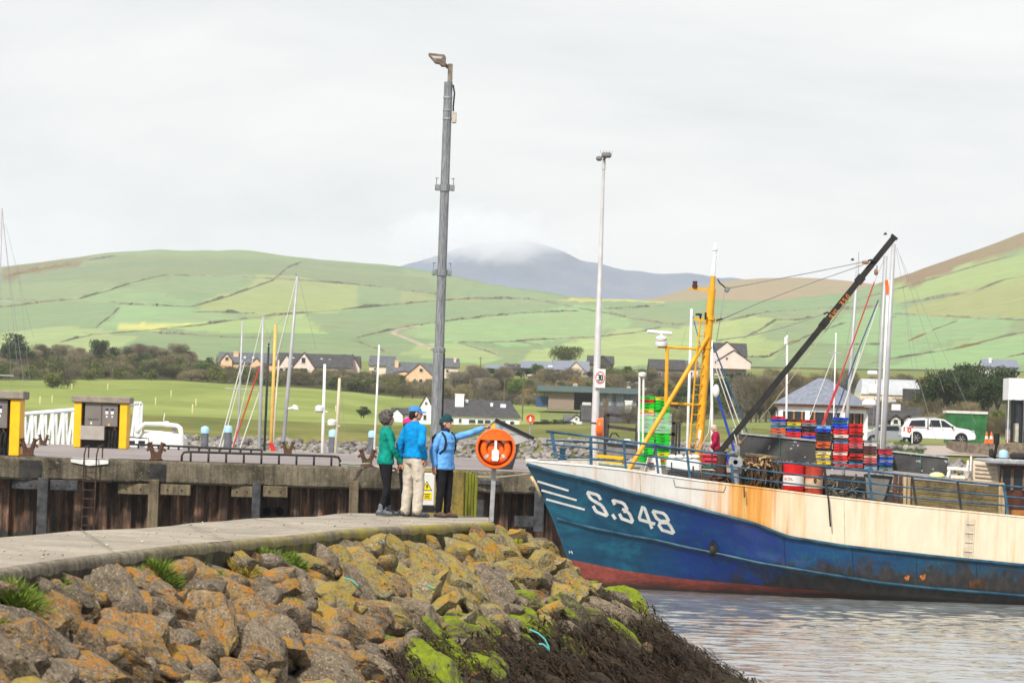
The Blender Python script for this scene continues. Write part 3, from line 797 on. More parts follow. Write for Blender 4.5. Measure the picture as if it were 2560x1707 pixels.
while cnt < 19000:
    x, y = r_.uniform(-1.5, 6.2), r_.uniform(42, 71); z, d = msurf(x, y)
    lim = 1.62 + .25 * max(0, min(1, (x + .5) / 2.5)) + .45 * noise.noise(V((x * .9, y * .9, 3)))
    if d < .3 or z > lim or z < -.25: continue
    px, py = proj(V((x, y, z)))
    if py > 1760: continue
    hump = .16 * max(-.3, noise.noise(V((x * 2.2, y * 2.2, 1)))) + .1
    frond(mb, V((x, y, z + hump + r_.uniform(-.05, .12))), r_.uniform(.1, .26), r_.uniform(.008, .02), r_, V((0, 0, 1)), V((.7, -.3, -.2))); cnt += 1
tag(mb.build('seaweed', clump_mat('wrack', (.008, .005, .003), (.026, .015, .007), (.085, .045, .016), .65)), 'dark brown seaweed draped over the rocks at the waterline', 'seaweed', kind='stuff')

M_TUFT = clump_mat('tuft_grass', (.04, .09, .01), (.12, .2, .022), (.36, .32, .09), .85, 14)
M_LICH = clump_mat('dry_moss', (.2, .15, .03), (.34, .26, .05), (.4, .3, .1), .9, 6)
def tuft(px, py, w, h, n, seed, label, mat=None):
    # stands on the rocks against the pier's edge
    r = random.Random(seed)
    best = None
    for i in range(400):
        Z = 30 + i * .08; p = W(px, py, Z); z, d = msurf(p.x, p.y)
        if d > 0 and p.z <= z + .12: best = V((p.x, p.y, z)); break
    if not best: return
    s = best.y / FPX; mb = MB()
    for _ in range(int(n * 2.2)):
        a = r.uniform(0, 6.283); q = math.sqrt(r.random()); b = V((math.cos(a) * q * w * s * .58, math.sin(a) * q * w * s * .58, 0)); zz, dd = msurf(best.x + b.x, best.y + b.y)
        b.z = max(-.2, min(.2, zz - best.z)) - .05
        L = 1.25 * h * s * r.uniform(.35, 1) * (1.1 - .5 * q); lean = V((math.cos(a) * .5 * q + r.gauss(0, .25), math.sin(a) * .5 * q + r.gauss(0, .25), 1)).normalized()
        sd = lean.cross(V((r.gauss(0, 1), r.gauss(0, 1), .1))).normalized() * r.uniform(.004, .009)
        dr = V((lean.x, lean.y, -.5)) * L * .35
        mb.add([b - sd, b + sd, b + lean * L * .55 + sd * .8, b + lean * L * .55 - sd * .8, b + lean * L + dr], [(0, 1, 2, 3), (3, 2, 4)])
    o = mb.build('grass_tuft', mat or M_TUFT); o.location = best
    tag(o, label, 'grass tuft')
TUFTS = [(48, 1478, 105, 90, 900, 'wide pale green grass tuft on the rocks at the left end of the pier edge'),
 (140, 1452, 65, 45, 500, 'dark green low tuft on the rocks beside the widest grass tuft'),
 (170, 1432, 30, 30, 150, 'tiny yellow-green tuft pressed against the pier face'),
 (352, 1420, 34, 50, 260, 'thin upright tuft just left of the tall bushy tuft'),
 (400, 1425, 62, 80, 900, 'tall bushy bright green tuft leaning on the concrete pier face'),
 (560, 1425, 50, 40, 240, 'sparse yellowish tuft between two orange boulders'),
 (680, 1390, 62, 60, 800, 'bright green tuft under the middle of the pier edge'),
 (735, 1382, 50, 40, 400, 'dark green tuft next to the bright one under the pier edge'),
 (1262, 1325, 36, 26, 260, 'short green tuft at the foot of the mossy fender'),
 (8, 1530, 34, 40, 200, 'green tuft at the left border low between boulders')]
for i, (px, py, w, h, n, lb) in enumerate(TUFTS): tuft(px, py, w, h, n, 50 + i, lb)
for i, (px, py, w, h, n, lb) in enumerate([(500, 1395, 90, 34, 360, 'dry golden moss cushion on rocks below the pier left of centre'), (610, 1400, 60, 40, 260, 'dry mustard moss cushion beside the bright grass tuft'), (880, 1352, 60, 30, 260, 'olive dry moss cushion below the walkers')]):
    tuft(px, py, w, h, n, 90 + i, lb, M_LICH)

# scraps of turquoise rope among the rocks
M_ROPE = M('turquoise_rope', (.1, .42, .38), .8, .3, 60)
def on_rocks(px, py):
    for i in range(900):
        Z = 28 + i * .05; p = W(px, py, Z); z, d = msurf(p.x, p.y)
        if d > 0 and p.z <= z + .33: return V((p.x, p.y, z + .36))
def rope(P, r, label):
    pts = [on_rocks(*p) for p in P]
    y0 = sum(p.y for p in pts if p) / len(pts); pts = [W(x, y, y0 - .25) for x, y in P]
    out = []
    for a, b in zip(pts, pts[1:]): out += [a.lerp(b, i / 4) for i in range(4)]
    out.append(pts[-1]); mb = MB(); mb.tube(out, r, 6)
    tag(mb.build('rope', M_ROPE, smooth=True), label, 'rope')
rope([(1323, 1573), (1345, 1582), (1362, 1597), (1371, 1615), (1373, 1627), (1368, 1618), (1358, 1610), (1347, 1609)], .014, 'long turquoise rope end curling over the green algae rocks')
rope([(858, 1444), (874, 1447), (886, 1455), (896, 1466)], .011, 'short turquoise rope scrap among orange rocks')
rope([(1071, 1463), (1078, 1468), (1087, 1471)], .013, 'tiny turquoise rope stub beside a yellow lichen patch')
# ------------------------------------------------------------------ quay
QZ = 3.05
def qfront(px): return lerp(122.0, 127.0, px / 1340)      # distance of the quay face
M_COPE = concrete('coping_concrete', (.19, .16, .11), (.035, .029, .02), .8, streak=True, bump=.8)
M_DECK = concrete('quay_deck', (.27, .235, .225), (.2, .175, .17), .12)
def pile_mat():
    ma, nt, bs = newmat('sheet_pile_rust')
    co = nt.coords('World', (1, 1, .3)); s = nt.noise(nt.coords('World', (3.2, 3.2, .22)), 1.5, 6, .72); g = nt.noise(co, 5, 5, .7)
    c = nt.ramp(s, [(.33, (.012, .009, .007)), (.46, (.055, .032, .02)), (.54, (.13, .06, .03)), (.64, (.27, .17, .11))])
    c = nt.mix(.85, c, nt.ramp(g, [(.33, .18), (.58, 1.15)]), 'MULTIPLY'); bl = nt.noise(nt.coords('World'), .8, 5, .7); c = nt.mix(.8, c, nt.ramp(bl, [(.36, .25), (.6, 1.2)]), 'MULTIPLY')
    zz = nt.new('ShaderNodeSeparateXYZ', i_0=nt.new('ShaderNodeNewGeometry').outputs['Position']).outputs['Z']
    wet = nt.new('ShaderNodeMapRange', i_0=nt.math('ADD', zz, nt.math('MULTIPLY', g, .6)), i_1=1.05, i_2=.9).outputs[0]
    c = nt.mix(wet, c, nt.ramp(g, [(.4, (.012, .011, .008)), (.7, (.05, .045, .025))]))
    nt.l.new(c, bs.inputs['Base Color']); bs.inputs['Roughness'].default_value = .8
    nt.l.new(nt.bump(nt.math('ADD', s, g), .6, .03), bs.inputs['Normal']); return ma
M_PILE = pile_mat()
quay = thing('quay', (0, 124, 0), 'long concrete quay on rusty sheet piling behind the pier', 'quay')
def qp(px, back=0.0, z=0.0):
    Z = qfront(px) + back; return V((wx(px, Z), Z, z))
def qsx(px0, px1, n): return [px0 + (px1 - px0) * i / n for i in range(n + 1)]
QX0, QX1 = -700, 3400
# coping beam, with knocked corners and slightly uneven joints
mb = MB(); N = 240; vs = []
prof = [(.9, 0.0), (.1, 0.0), (.02, -.06), (0, -.14), (0, -.66), (.06, -.72), (.5, -.74)]
for i in range(N + 1):
    px = QX0 + (QX1 - QX0) * i / N; b = qp(px)
    for o, z in prof:
        w = .05 * noise.noise(V((px * .05, z * 3, 1))) if z < -.05 else 0
        vs.append(V((b.x, b.y + o + w, QZ + z + (.035 * noise.noise(V((px * .04, 0, z * 5))) if z < -.5 else .012 * noise.noise(V((px * .03, 4, 0)))))))
k = len(prof)
mb.add(vs, [(i * k + j, (i + 1) * k + j, (i + 1) * k + j + 1, i * k + j + 1) for i in range(N) for j in range(k - 1)])
mb.build('coping', M_COPE, quay, smooth=35, world=True)
# deck back to the marina edge
BACK = 48
mb = MB(); vs = []
for i in range(N + 1):
    px = QX0 + (QX1 - QX0) * i / N; b = qp(px)
    for j in range(7):
        y = b.y + .85 + (BACK - .85) * j / 6; vs.append(V((wx(px, y), y, QZ + .006 + .02 * noise.noise(V((b.x * .3, y * .3, 0))))))
mb.add(vs, [(i * 7 + j, (i + 1) * 7 + j, (i + 1) * 7 + j + 1, i * 7 + j + 1) for i in range(N) for j in range(6)])
vb = [vs[i * 7 + 6] for i in range(N + 1)]
mb.add(vb + [v - V((0, 0, 5)) for v in vb], [(i + 1, i, N + 1 + i, N + 2 + i) for i in range(N)])
mb.build('deck', M_DECK, quay, smooth=35, world=True)
# sheet piles: trapezoid corrugation
mb = MB(); x = qp(QX0).x; xe = qp(QX1).x; vs = []; i = 0
def qy(x): return 122.0 + (x + 16.4) * .29 * .98
while x < xe:
    for dx, o in ((0, .6), (.26, .6), (.36, .86), (.64, .86)):
        px = 1280 + (x + dx) / 124 * FPX
        vs += [V((x + dx, qfront(px) + o, QZ - .73)), V((x + dx, qfront(px) + o, -3))]
    x += .76
n = len(vs) // 2
mb.add(vs, [(2 * i, 2 * i + 1, 2 * i + 3, 2 * i + 2) for i in range(n - 1)])
mb.build('sheet_piling', M_PILE, quay, world=True)
# white painted patch at the ladder head, black painted patches on the coping
M_WHITE = M('white_paint', (.72, .71, .68), .6, .15, 4)
M_BLACKP = M('black_paint', (.022, .021, .021), .7, .4, 3, col2=(.05, .045, .04))
M_RUST = M('rusty_iron', (.085, .042, .028), .85, .4, 14, .5, col2=(.14, .07, .042)); M_LADD = M('ladder_rust', (.04, .026, .02), .85, .4, 10, .4, col2=(.08, .045, .03))
M_DARK = M('dark_iron', (.03, .028, .027), .7, .35, 12, .2)
M_TIMB = concrete('old_timber', (.2, .16, .1), (.1, .078, .05), 2.4, streak=True)
M_TIMBD = M('tarred_timber', (.035, .036, .038), .8, .4, 3, .3, col2=(.08, .08, .085))
M_GALV = M('galvanised', (.33, .34, .35), .5, .22, 9, .1, metal=.35)
M_GALVD = M('weathered_galvanised', (.2, .215, .225), .55, .3, 3.5, .15, metal=.3, col2=(.3, .315, .32), stretch=(6, 6, .8))
M_YEL = M('yellow_paint', (.85, .45, .01), .45, .08, 3)
M_ORYEL = M('mast_yellow', (.72, .33, .012), .5, .16, 4, .05, col2=(.8, .39, .02))
M_GREYC = M('grey_cabinet', (.17, .15, .135), .5, .12, 2)
M_GREYL = M('light_grey_panel', (.34, .31, .275), .5, .1, 2)
M_PALEB = M('pale_blue_plastic', (.33, .53, .66), .4, .12, 3)
M_PILEG = M('pile_grey', (.13, .135, .15), .6, .2, 5)
M_WHITEG = M('white_gelcoat', (.72, .72, .7), .35, .1, 2, coat=.2)
M_GLASS = M('dark_glass', (.02, .024, .028), .08, .3, 1)
M_BLACK = M('black_rubber', (.012, .012, .012), .75, .3, 9)
M_CHROME = M('alloy', (.62, .62, .62), .35, .1, 5, metal=.7)
M_RED = M('red_paint', (.55, .02, .02), .45, .12, 4)
def patch(px0, px1, ytop, ybot, mat, name, off=.004):
    """paint on the coping face / top"""
    mb = MB(); a = qp(px0, -.04); b = qp(px1, -.04)
    zt, zb = QZ - .1, QZ - .66
    n = 10; vs = []
    for i in range(n + 1):
        p = a.lerp(b, i / n); vs += [V((p.x, p.y + .0, lerp(zt, zb, j / 3) + .03 * noise.noise(V((i * .9, j * 2.0, px0))))) for j in range(4)]
    mb.add(vs, [(i * 4 + j, i * 4 + j + 1, (i + 1) * 4 + j + 1, (i + 1) * 4 + j) for i in range(n) for j in range(3)])
    mb.build(name, mat, quay, world=True)
patch(52, 108, 0, 0, M_BLACKP, 'black_patch'); patch(378, 418, 0, 0, M_BLACKP, 'black_patch')
mb = MB()
a, b = qp(180, .1, QZ + .012), qp(274, .1, QZ + .012)
mb.add([a, b, b + V((0, .5, .004)), a + V((0, .5, .004))], [(0, 1, 2, 3)])
a, b = qp(180, -.05, QZ - .02), qp(274, -.05, QZ - .02)
mb.add([a, b, b - V((0, 0, .12)), V(a).lerp(b, .5) - V((0, 0, .2)), a - V((0, 0, .1))], [(0, 4, 3, 2, 1)])
mb.build('white_patch', M_WHITE, quay, world=True)
# pipe mouths in the piling
for px in (675, 706):
    p = qp(px, .5); z = W(px, 1278, p.y).z
    mb = MB(); mb.lathe([(.155, 0), (.155, .12), (.135, .12), (.135, -.3)], (p.x, p.y + .02, z), 20, (0, -1, 0), caps=False); mb.lathe([(.135, 0), (.001, .0)], (p.x, p.y + .02, z), 20, (0, -1, 0))
    mb.build('drain_pipe', M_BLACK, quay, world=True)

# timber fenders bolted to the face
def fender(label, vert, horis, vm, hm):
    x0, x1, y0, y1 = vert; Z = qfront(x0) - .2; p = W((x0 + x1) / 2, y0, Z)
    t = thing('quay_fender', (p.x, Z, 0), label, 'fender', 'timber fenders on the quay wall')
    zb = W(x0, y1, Z).z; w = (x1 - x0) / ppm(Z)
    mb = MB(); mb.bbox((0, .2, (p.z + zb) / 2), (w, .3, p.z - zb), .02); mb.build('post', vm, t)
    for hx0, hx1, hy0, hy1 in horis:
        a, b = W(hx0, hy0, Z), W(hx1, hy1, Z); za = W((hx0 + hx1) / 2, (hy0 + hy1) / 2, Z)
        mb = MB(); mb.bbox((za.x - p.x, .32, za.z), (b.x - a.x, .28, (hy1 - hy0) / ppm(Z)), .02)
        mb.build('rail', hm, t)
        mb = MB()
        for u in (.25, .72): mb.lathe([(.03, 0), (.03, .03)], (lerp(a.x, b.x, u) - p.x, .18, za.z), 8, (0, -1, 0))
        mb.build('bolt', M_DARK, t)
fender('black tarred fender of post and two rails left of the quay ladder', (94, 120, 1194, 1345), [(28, 93, 1199, 1223), (123, 191, 1200, 1226)], M_TIMBD, M_TIMBD)
fender('bare brown timber fender right of the quay ladder', (372, 397, 1198, 1330), [(294, 371, 1208, 1236), (398, 474, 1211, 1238)], M_TIMB, M_TIMB)
fender('short brown timber fender with a steel post beside the two drain pipes', (631, 652, 1206, 1300), [(578, 630, 1215, 1243), (657, 717, 1215, 1243)], M_TIMBD, M_TIMB)
fender('single brown fender post left of the walkers', (874, 897, 1202, 1300), [], M_TIMB, M_TIMB)
fender('dark fender post with rails beside the trawler bow', (1337, 1362, 1215, 1330), [(1286, 1334, 1290, 1318), (1290, 1336, 1215, 1226)], M_TIMBD, M_TIMBD)
fender('grey fender post right of the mossy block', (1186, 1210, 1250, 1340), [(1188, 1250, 1200, 1212)], M_TIMBD, M_TIMBD)

# ladder
pz = qfront(226); t = thing('quay_ladder', (wx(226, pz), pz - .12, 0), 'rusty steel ladder with hooped handles down the quay face', 'ladder')
xl, xr = wx(211, pz, 1150) - t.location.x, wx(242, pz, 1150) - t.location.x
for x, q in ((xl, 0), (xr, .05)):
    mb = MB(); mb.tube([(x, -.02, .8), (x, -.02, 2.9), (x, .05, 3.2), (x + .02, .35, 3.44), (x + .06 + q, .75, 3.46 + q), (x + .05 + q, .8, 3.05)], .024, 6); mb.build('stile', M_LADD, t)
mb = MB()
for i in range(7): mb.bar((xl, -.02, 2.62 - .28 * i), (xr, -.02, 2.62 - .28 * i), .03)
mb.build('rung', M_LADD, t)

# low handrail and long kerb rail
def rail(name, label, P, r, zs, npost, Zf, arc=False):
    a = W(P[0], 1100, Zf(P[0])); b = W(P[1], 1100, Zf(P[1])); t = thing(name, (a.x, a.y, QZ), label, 'railing')
    d = V((b.x - a.x, b.y - a.y, 0)); mb = MB()
    e = d.normalized() * zs * .8
    if arc: mb.tube([(0, 0, 0), (0, 0, zs * .6), e * .25 + V((0, 0, zs * .93)), e + V((0, 0, zs)), d - e + V((0, 0, zs)), d - e * .25 + V((0, 0, zs * .93)), d + V((0, 0, zs * .6)), d], r, 8)
    else: mb.tube([(0, 0, zs), d + V((0, 0, zs))], r, 8)
    mb.build('top_rail', M_DARK, t, smooth=True)
    for i in range(npost):
        q = d * ((i + (.5 if arc else 0)) / (npost if arc else npost - 1)); mb = MB(); mb.tube([q, q + V((0, 0, zs))], r * .9, 7); mb.build('post', M_DARK, t, smooth=True)
rail('handrail', 'low dark tubular handrail with rounded ends along the quay edge', (456, 852), .04, .32, 9, lambda p: qfront(p) + .45, True)
rail('kerb_rail', 'long thin dark kerb rail along the far side of the quay', (322, 655), .05, .16, 14, lambda p: lerp(166, 160, (p - 322) / 330))

# staghorn bollards
def staghorn(px, Z, label, s=1.0):
    x = wx(px, Z); t = thing('mooring_bollard', (x, Z, QZ + .02), label, 'bollard', 'rusty staghorn bollards on the quay')
    mb = MB()
    mb.lathe([(.27, 0), (.27, .05), (.2, .07)], (0, 0, 0), 16)
    mb.build('base', M_RUST, t, smooth=40)
    mb = MB()
    mb.prism([(-.2, -.1, .05), (.2, -.1, .05), (.22, -.1, .3), (.24, -.1, .42), (.1, -.1, .36), (0, -.1, .32), (-.1, -.1, .36), (-.24, -.1, .42), (-.22, -.1, .3)], (0, .2, 0))
    for sx in (-1, 1):
        mb.tube([(sx * .15, 0, .3), (sx * .2, 0, .48), (sx * .26, 0, .66)], [.1, .085, .08], 10)
        mb.lathe([(.11, 0), (.11, .07)], (sx * .255, 0, .63), 12, (sx * .35, 0, 1))
        mb.tube([(sx * .2, 0, .46), (sx * .33, 0, .42), (sx * .38, 0, .36)], [.07, .055, .05], 8)
    mb.build('horn', M_RUST, t, smooth=40)
    s *= .8; t.scale = (s, s, s)
staghorn(73, 123.2, 'rusty staghorn bollard beside the nearest yellow fuel pump')
staghorn(393, 124.2, 'rusty staghorn bollard left of the low handrail')
staghorn(921, 126.2, 'rusty staghorn bollard beside the woman in green')
staghorn(110, 162, 'rusty bollard far back between the two fuel pumps', .8)
staghorn(722, 158, 'small rusty bollard on the far quay side below the tall mast', .95)

# ------------------------------------------------------------------ fuel pumps
def pump(x0, x1, ytop, yb, Z, label, tilt):
    p = W((x0 + x1) / 2, yb, Z); H = W(x0, ytop, Z).z - QZ; w = (x1 - x0) / ppm(Z)
    t = thing('fuel_pump', (p.x, Z, QZ + .012), label, 'fuel pump', 'yellow pillared fuel pumps on the quay', rz=tilt)
    pw = .27 * w / 2.05; hb = H - .27
    for sx in (-1, 1):
        mb = MB(); mb.bbox((sx * (w / 2 - pw / 2 - .06), 0, hb / 2), (pw, .8, hb), .02); mb.build('pillar', M_YEL, t)
    mb = MB(); mb.bbox((0, 0, hb + .135), (w + .1, 1.0, .27), .03); mb.build('roof_slab', concrete('pump_slab', (.3, .26, .21), (.2, .17, .14), 2.2) if 'pump_slab' not in MATS else MATS['pump_slab'], t)
    iw = w - 2 * pw - .12
    mb = MB(); mb.box((0, .12, hb / 2), (iw, .5, hb - .01)); mb.build('recess', M_BLACKP, t)
    mb = MB(); mb.bbox((-iw * .5 + iw * .32, -.2, hb * .74), (iw * .46, .3, hb * .5), .015); mb.build('cabinet_door', M_GREYC, t)
    mb = MB(); mb.bbox((iw * .5 - iw * .28, -.2, hb * .73), (iw * .44, .3, hb * .5), .015); mb.build('cabinet_door', M_GREYC, t)
    mb = MB(); mb.bbox((-iw * .5 + iw * .31, -.3, hb * .33), (iw * .62, .36, hb * .31), .015); mb.build('lower_cabinet', M_GREYL, t)
    for u in (.16, .3):
        for z, mm, hh in ((.85, M('dial_blue', (.02, .03, .12)), .1), (.79, M_WHITE, .13), (.7, M_WHITE, .07)):
            mb = MB(); mb.box((u * iw, -.352, hb * z), (.12 if hh > .08 else .06, .012, hh)); mb.build('dial', mm, t)
    mb = MB(); mb.box((.22 * iw, -.354, hb * .52), (.07, .012, .08)); mb.build('sticker', M_YEL, t)
    mb = MB(); mb.box((-.24 * iw, -.354, hb * .55), (.06, .012, .1)); mb.build('sticker', M_WHITE, t)
    mb = MB()
    for i in range(5): mb.box((-.3 * iw + i * .09, -.353, hb * .63), (.05, .01, .06))
    mb.build('lettering', M_DARK, t)
    mb = MB(); rr = random.Random(int(x0))
    for i in range(5):
        x = iw * (.08 + .08 * i); mb.tube([(x, -.18, hb * .47), (x + rr.uniform(-.02, .02), -.24, hb * .25), (x + rr.uniform(-.03, .03), -.2, .02)], .022, 6)
    for x, dz in ((.42 * iw, .12), (.34 * iw, .2)):
        mb.tube([(x, -.2, hb * .44), (x - .05, -.28, hb * .2), (x - .1, -.3, dz), (x - .18, -.28, hb * .2), (x - .16, -.2, hb * .42)], .024, 7)
    mb.build('hose', M_BLACK, t, smooth=True)
    mb = MB(); mb.lathe([(.07, 0), (.07, .05)], (.34 * iw, -.12, hb * .43), 12, (0, -1, 0)); mb.build('dial', M('pink_knob', (.6, .3, .3)), t)
    return t
pump(182, 323, 989, 1118, 160, 'yellow pillared fuel pump beside the white gangway', R(-4))
t = pump(-132, 58, 972, 1135, 123.5, 'nearest yellow pillared fuel pump cut by the left border', R(-4))

# pilings of the marina with pale blue caps
def pile(px, ytop, w, Z, label):
    p = W(px, ytop, Z); t = thing('marina_pile', (p.x, Z, -3), label, 'mooring pile', 'grey marina piles with pale blue caps')
    r = w / 2 / ppm(Z); h = p.z + 3; hc = r * 1.9
    mb = MB(); mb.lathe([(r * .95, 0), (r * .95, h - hc)], n=20); mb.build('pile', M_PILEG, t, smooth=40)
    mb = MB(); mb.lathe([(r * 1.06, h - hc), (r * 1.06, h - r * .6), (r * .85, h - r * .3), (.01, h)], n=20); mb.build('cap', M_PALEB, t, smooth=40)
pile(513, 1064, 20, 190, 'blue-capped pile left of the small white radar post')
pile(571, 1062, 20, 190, 'blue-capped pile right of the small white radar post')
pile(833, 1072, 21, 186, 'blue-capped pile beside the cream mast')
pile(931, 1075, 19, 186, 'blue-capped pile just left of the curly-haired woman')
pile(62, 1052, 15, 205, 'blue-capped pile between the fuel pumps')
pile(2509, 1123, 22, 172, 'blue-capped pile above the wheelhouse roof')

# ------------------------------------------------------------------ gangway, motorboat
Zg = 185; t = thing('gangway', (wx(200, Zg), Zg, 2.2), 'white lattice gangway sloping behind the yellow fuel pump', 'gangway')
def gp(px, py, dy=0): return W(px, py, Zg) + V((0, dy, 0)) - t.location
TOPL = [(40, 1034), (345, 1007)]; M_GW = M('gangway_white', (.66, .67, .68), .45, .1, 4)
for dy in (0, 1.5):
    mb = MB(); mb.tube([gp(40, 1036, dy), gp(180, 1025, dy), gp(347, 1008, dy)], .11, 8); mb.build('top_chord', M_GW, t, smooth=True)
    mb = MB(); mb.bar(gp(40, 1116, dy), gp(347, 1112, dy), .14); mb.build('bottom_chord', M_GW, t)
    mb = MB()
    for k in range(12):
        x = 48 + k * 26; y = lerp(1036, 1010, (x - 40) / 300)
        mb.bar(gp(x + 6, y, dy), gp(x + 6, 1114, dy), .14 if dy == 0 else .1); mb.bar(gp(x - 8, 1114, dy), gp(x + 5, y, dy), .13 if dy == 0 else .09)
    mb.bar(gp(347, 1008, dy), gp(343, 1114, dy), .12)
    mb.build('lattice', M_GW, t)
mb = MB(); mb.add([gp(40, 1116), gp(347, 1112), gp(347, 1112, 1.5), gp(40, 1116, 1.5)], [(0, 1, 2, 3)]); mb.build('walkway', M_GALV, t)

Zb = 178; t = thing('motorboat', (wx(390, Zb), Zb, 0), 'white motorboat with a curved radar arch moored beside the gangway', 'boat')
def bp(px, py, dy=0): return W(px, py, Zb) + V((0, dy, 0)) - t.location
mb = MB()
st = [(322, 1098, .5), (345, 1086, .9), (372, 1080, 1.2), (410, 1079, 1.3), (452, 1088, 1.25), (458, 1096, 1.2)]
vs = []
for x, y, w in st:
    zt = bp(x, y).z; xx = bp(x, y).x
    vs += [V((xx, 1.4 - w, .0)), V((xx, 1.4 - w * 1.1, zt - .35)), V((xx, 1.4 - w * .8, zt)), V((xx, 1.4 + w * .8, zt)), V((xx, 1.4 + w * 1.1, zt - .35)), V((xx, 1.4 + w, 0))]
mb.add(vs, [(i * 6 + j, (i + 1) * 6 + j, (i + 1) * 6 + j + 1, i * 6 + j + 1) for i in range(len(st) - 1) for j in range(5)] + [(0, 1, 2, 3, 4, 5), (35, 34, 33, 32, 31, 30)])
mb.build('hull', M_WHITEG, t, smooth=30)
mb = MB(); mb.tube([bp(341, 1082, .3), bp(350, 1066, .4), bp(358, 1060, .6), bp(400, 1060, .8), bp(440, 1064, .6), bp(449, 1070, .4), bp(456, 1115, .3)], .11, 8); mb.build('arch', M_WHITEG, t, smooth=True)
mb = MB(); mb.tube([bp(358, 1077, .5), bp(400, 1080, .5), bp(430, 1084, .5)], .05, 6); mb.build('windscreen_rail', M_WHITEG, t, smooth=True)
mb = MB(); mb.bbox(bp(412, 1057, .8), (.25, .25, .16), .04); mb.tube([bp(405, 1052, .8), bp(408, 1032, .8)], .02, 5); mb.build('antenna', M_WHITEG, t)
for x in (328, 353):
    mb = MB(); mb.box(bp(x, 1107, -.03) + V((0, .25, 0)), (.32, .05, .22)); mb.build('window', M_GLASS, t)
mb = MB(); mb.tube([bp(322, 1092, -.1), bp(372, 1096, -.1), bp(374, 1118, -.1)], .03, 6); mb.build('handrail', M_RUST, t)
mb = MB(); mb.bbox(bp(431, 1073, .9), (.22, .2, .38), .03); mb.build('box', M_GREYL, t)

# ------------------------------------------------------------------ masts of the moored boats (their hulls lie out of sight below the quay)
M_ALU = M('mast_alloy', (.4, .4, .41), .45, .1, 1.5, metal=.2)
M_CREAM = M('mast_cream', (.5, .45, .33), .5, .1, 1.5)
M_MYEL = M('mast_varnish', (.68, .4, .1), .5, .15, 2)
M_WIRE = M('rigging_wire', (.22, .22, .23), .5, .1, 5)
def yacht(label, top, bot, w, Z, mat, spreaders=(), stays=(), boom=None, extra=None, hullc=None, wt=None):
    """boat with a mast seen from px top to px bot"""
    a, b = W(*top, Z), W(*bot, Z); d = (b - a); d /= -d.z; base = a - d * 0
    base = V((a.x + d.x * -1 * (a.z - .9) * -1 * -1, a.y, .9))
    base = a + (b - a) * ((a.z - .9) / (a.z - b.z))
    t = thing('sailing_boat', (base.x, Z, 0), label, 'sailing boat', 'masts of boats moored behind the quay')
    o = t.location; r = w * .44 / ppm(Z)
    L = 8.5; st = [(-.5, .25, 1.05), (-.42, .75, 1.0), (-.2, 1.2, .9), (.1, 1.3, .85), (.35, .9, .95), (.5, .05, 1.15)]; vs = []
    for u, hw, zt in st:
        for q, z in ((-.7, -.3), (-1, .25), (-.95, zt), (0, zt + .08), (.95, zt), (1, .25), (.7, -.3)): vs.append(V((q * hw, u * L, z)))
    mb = MB(); mb.add(vs, [(i * 7 + j, (i + 1) * 7 + j, (i + 1) * 7 + j + 1, i * 7 + j + 1) for i in range(5) for j in range(6)] + [tuple(range(7)), tuple(range(41, 34, -1))])
    mb.build('hull', hullc or M_WHITEG, t, smooth=40)
    mb = MB(); mb.bbox((0, -.6, 1.15), (1.5, 3.2, .5), .15); mb.build('cabin', M_WHITEG, t)
    rt = (wt / 2 / ppm(Z)) if wt else r * .8
    mb = MB(); mb.tube([base - o, lerp(base, a, .6) - o, a - o], [r, r, rt], 10); mb.build('mast', mat, t, smooth=True)
    for px, py, hw in spreaders:
        p = W(px, py, Z) - o; mb = MB(); h = hw / ppm(Z); mb.bar(p - V((h, 0, -.02)), p + V((h, 0, .02)), .07, .05); mb.build('spreader', M_ALU, t)
    for s in stays:
        x0, y0, x1, y1 = s[:4]; rr = (s[4] if len(s) > 4 else 1.1) / 2 / ppm(Z)
        p, q = W(x0, y0, Z) - o, W(x1, y1, Z) - o
        mb = MB(); mb.tube([p, q], rr, 5); mb.build('stay', s[5] if len(s) > 5 else M_WIRE, t)
    if extra: extra(t, lambda px, py, dy=0: W(px, py, Z) + V((0, dy, 0)) - o)
    return t
def wind(px, py):
    def f(t, P):
        mb = MB(); p = P(px, py); mb.tube([p, p + V((.22, 0, .04)), p + V((.5, 0, .04))], .05, 6); mb.lathe([(.17, 0), (.2, .04), (.1, .22)], p + V((.42, 0, -.02)), 12, (.2, 0, 1)); mb.build('wind_sensor', M_WHITEG, t, smooth=40)
    return f
def domef(px, py, r=.2, arm=0):
    def f(t, P):
        mb = MB(); p = P(px, py); mb.lathe([(r, 0), (r * 1.05, .05), (r * 1.05, r * 1.0), (r * .6, r * 1.35), (.01, r * 1.4)], p - V((0, 0, r * .6)), 16); mb.bar(p - V((.0, 0, r * .6)), p + V((.35, 0, -r * .7)), .06); mb.build('radar_dome', M_WHITEG, t, smooth=40)
    return f
RED_L = M('red_line', (.45, .03, .04), .7, .15, 9); BLUE_L = M('blue_line', (.02, .06, .16), .7, .15, 9); WHITE_L = M('white_line', (.6, .59, .56), .7, .1, 9)
yacht('sailing boat with a thin pale mast and two white stays left of the group', (606, 803), (594, 1120), 6, 215, M_ALU, [], [(607, 810, 592, 900, .8), (606, 900, 548, 1118, 3, WHITE_L), (612, 905, 555, 1118, 2.4, WHITE_L)])
yacht('sailing boat with a stout white mast beside the black pole mast', (658, 792), (648, 1120), 10, 195, M_ALU, [(645, 975, 0)], [(655, 800, 580, 1120, 2, WHITE_L), (650, 915, 582, 1118, 4, RED_L), (648, 982, 600, 1120, 3, WHITE_L), (658, 810, 690, 870, .8), (645, 975, 562, 971, 2.5, M_ALU)], wt=5)
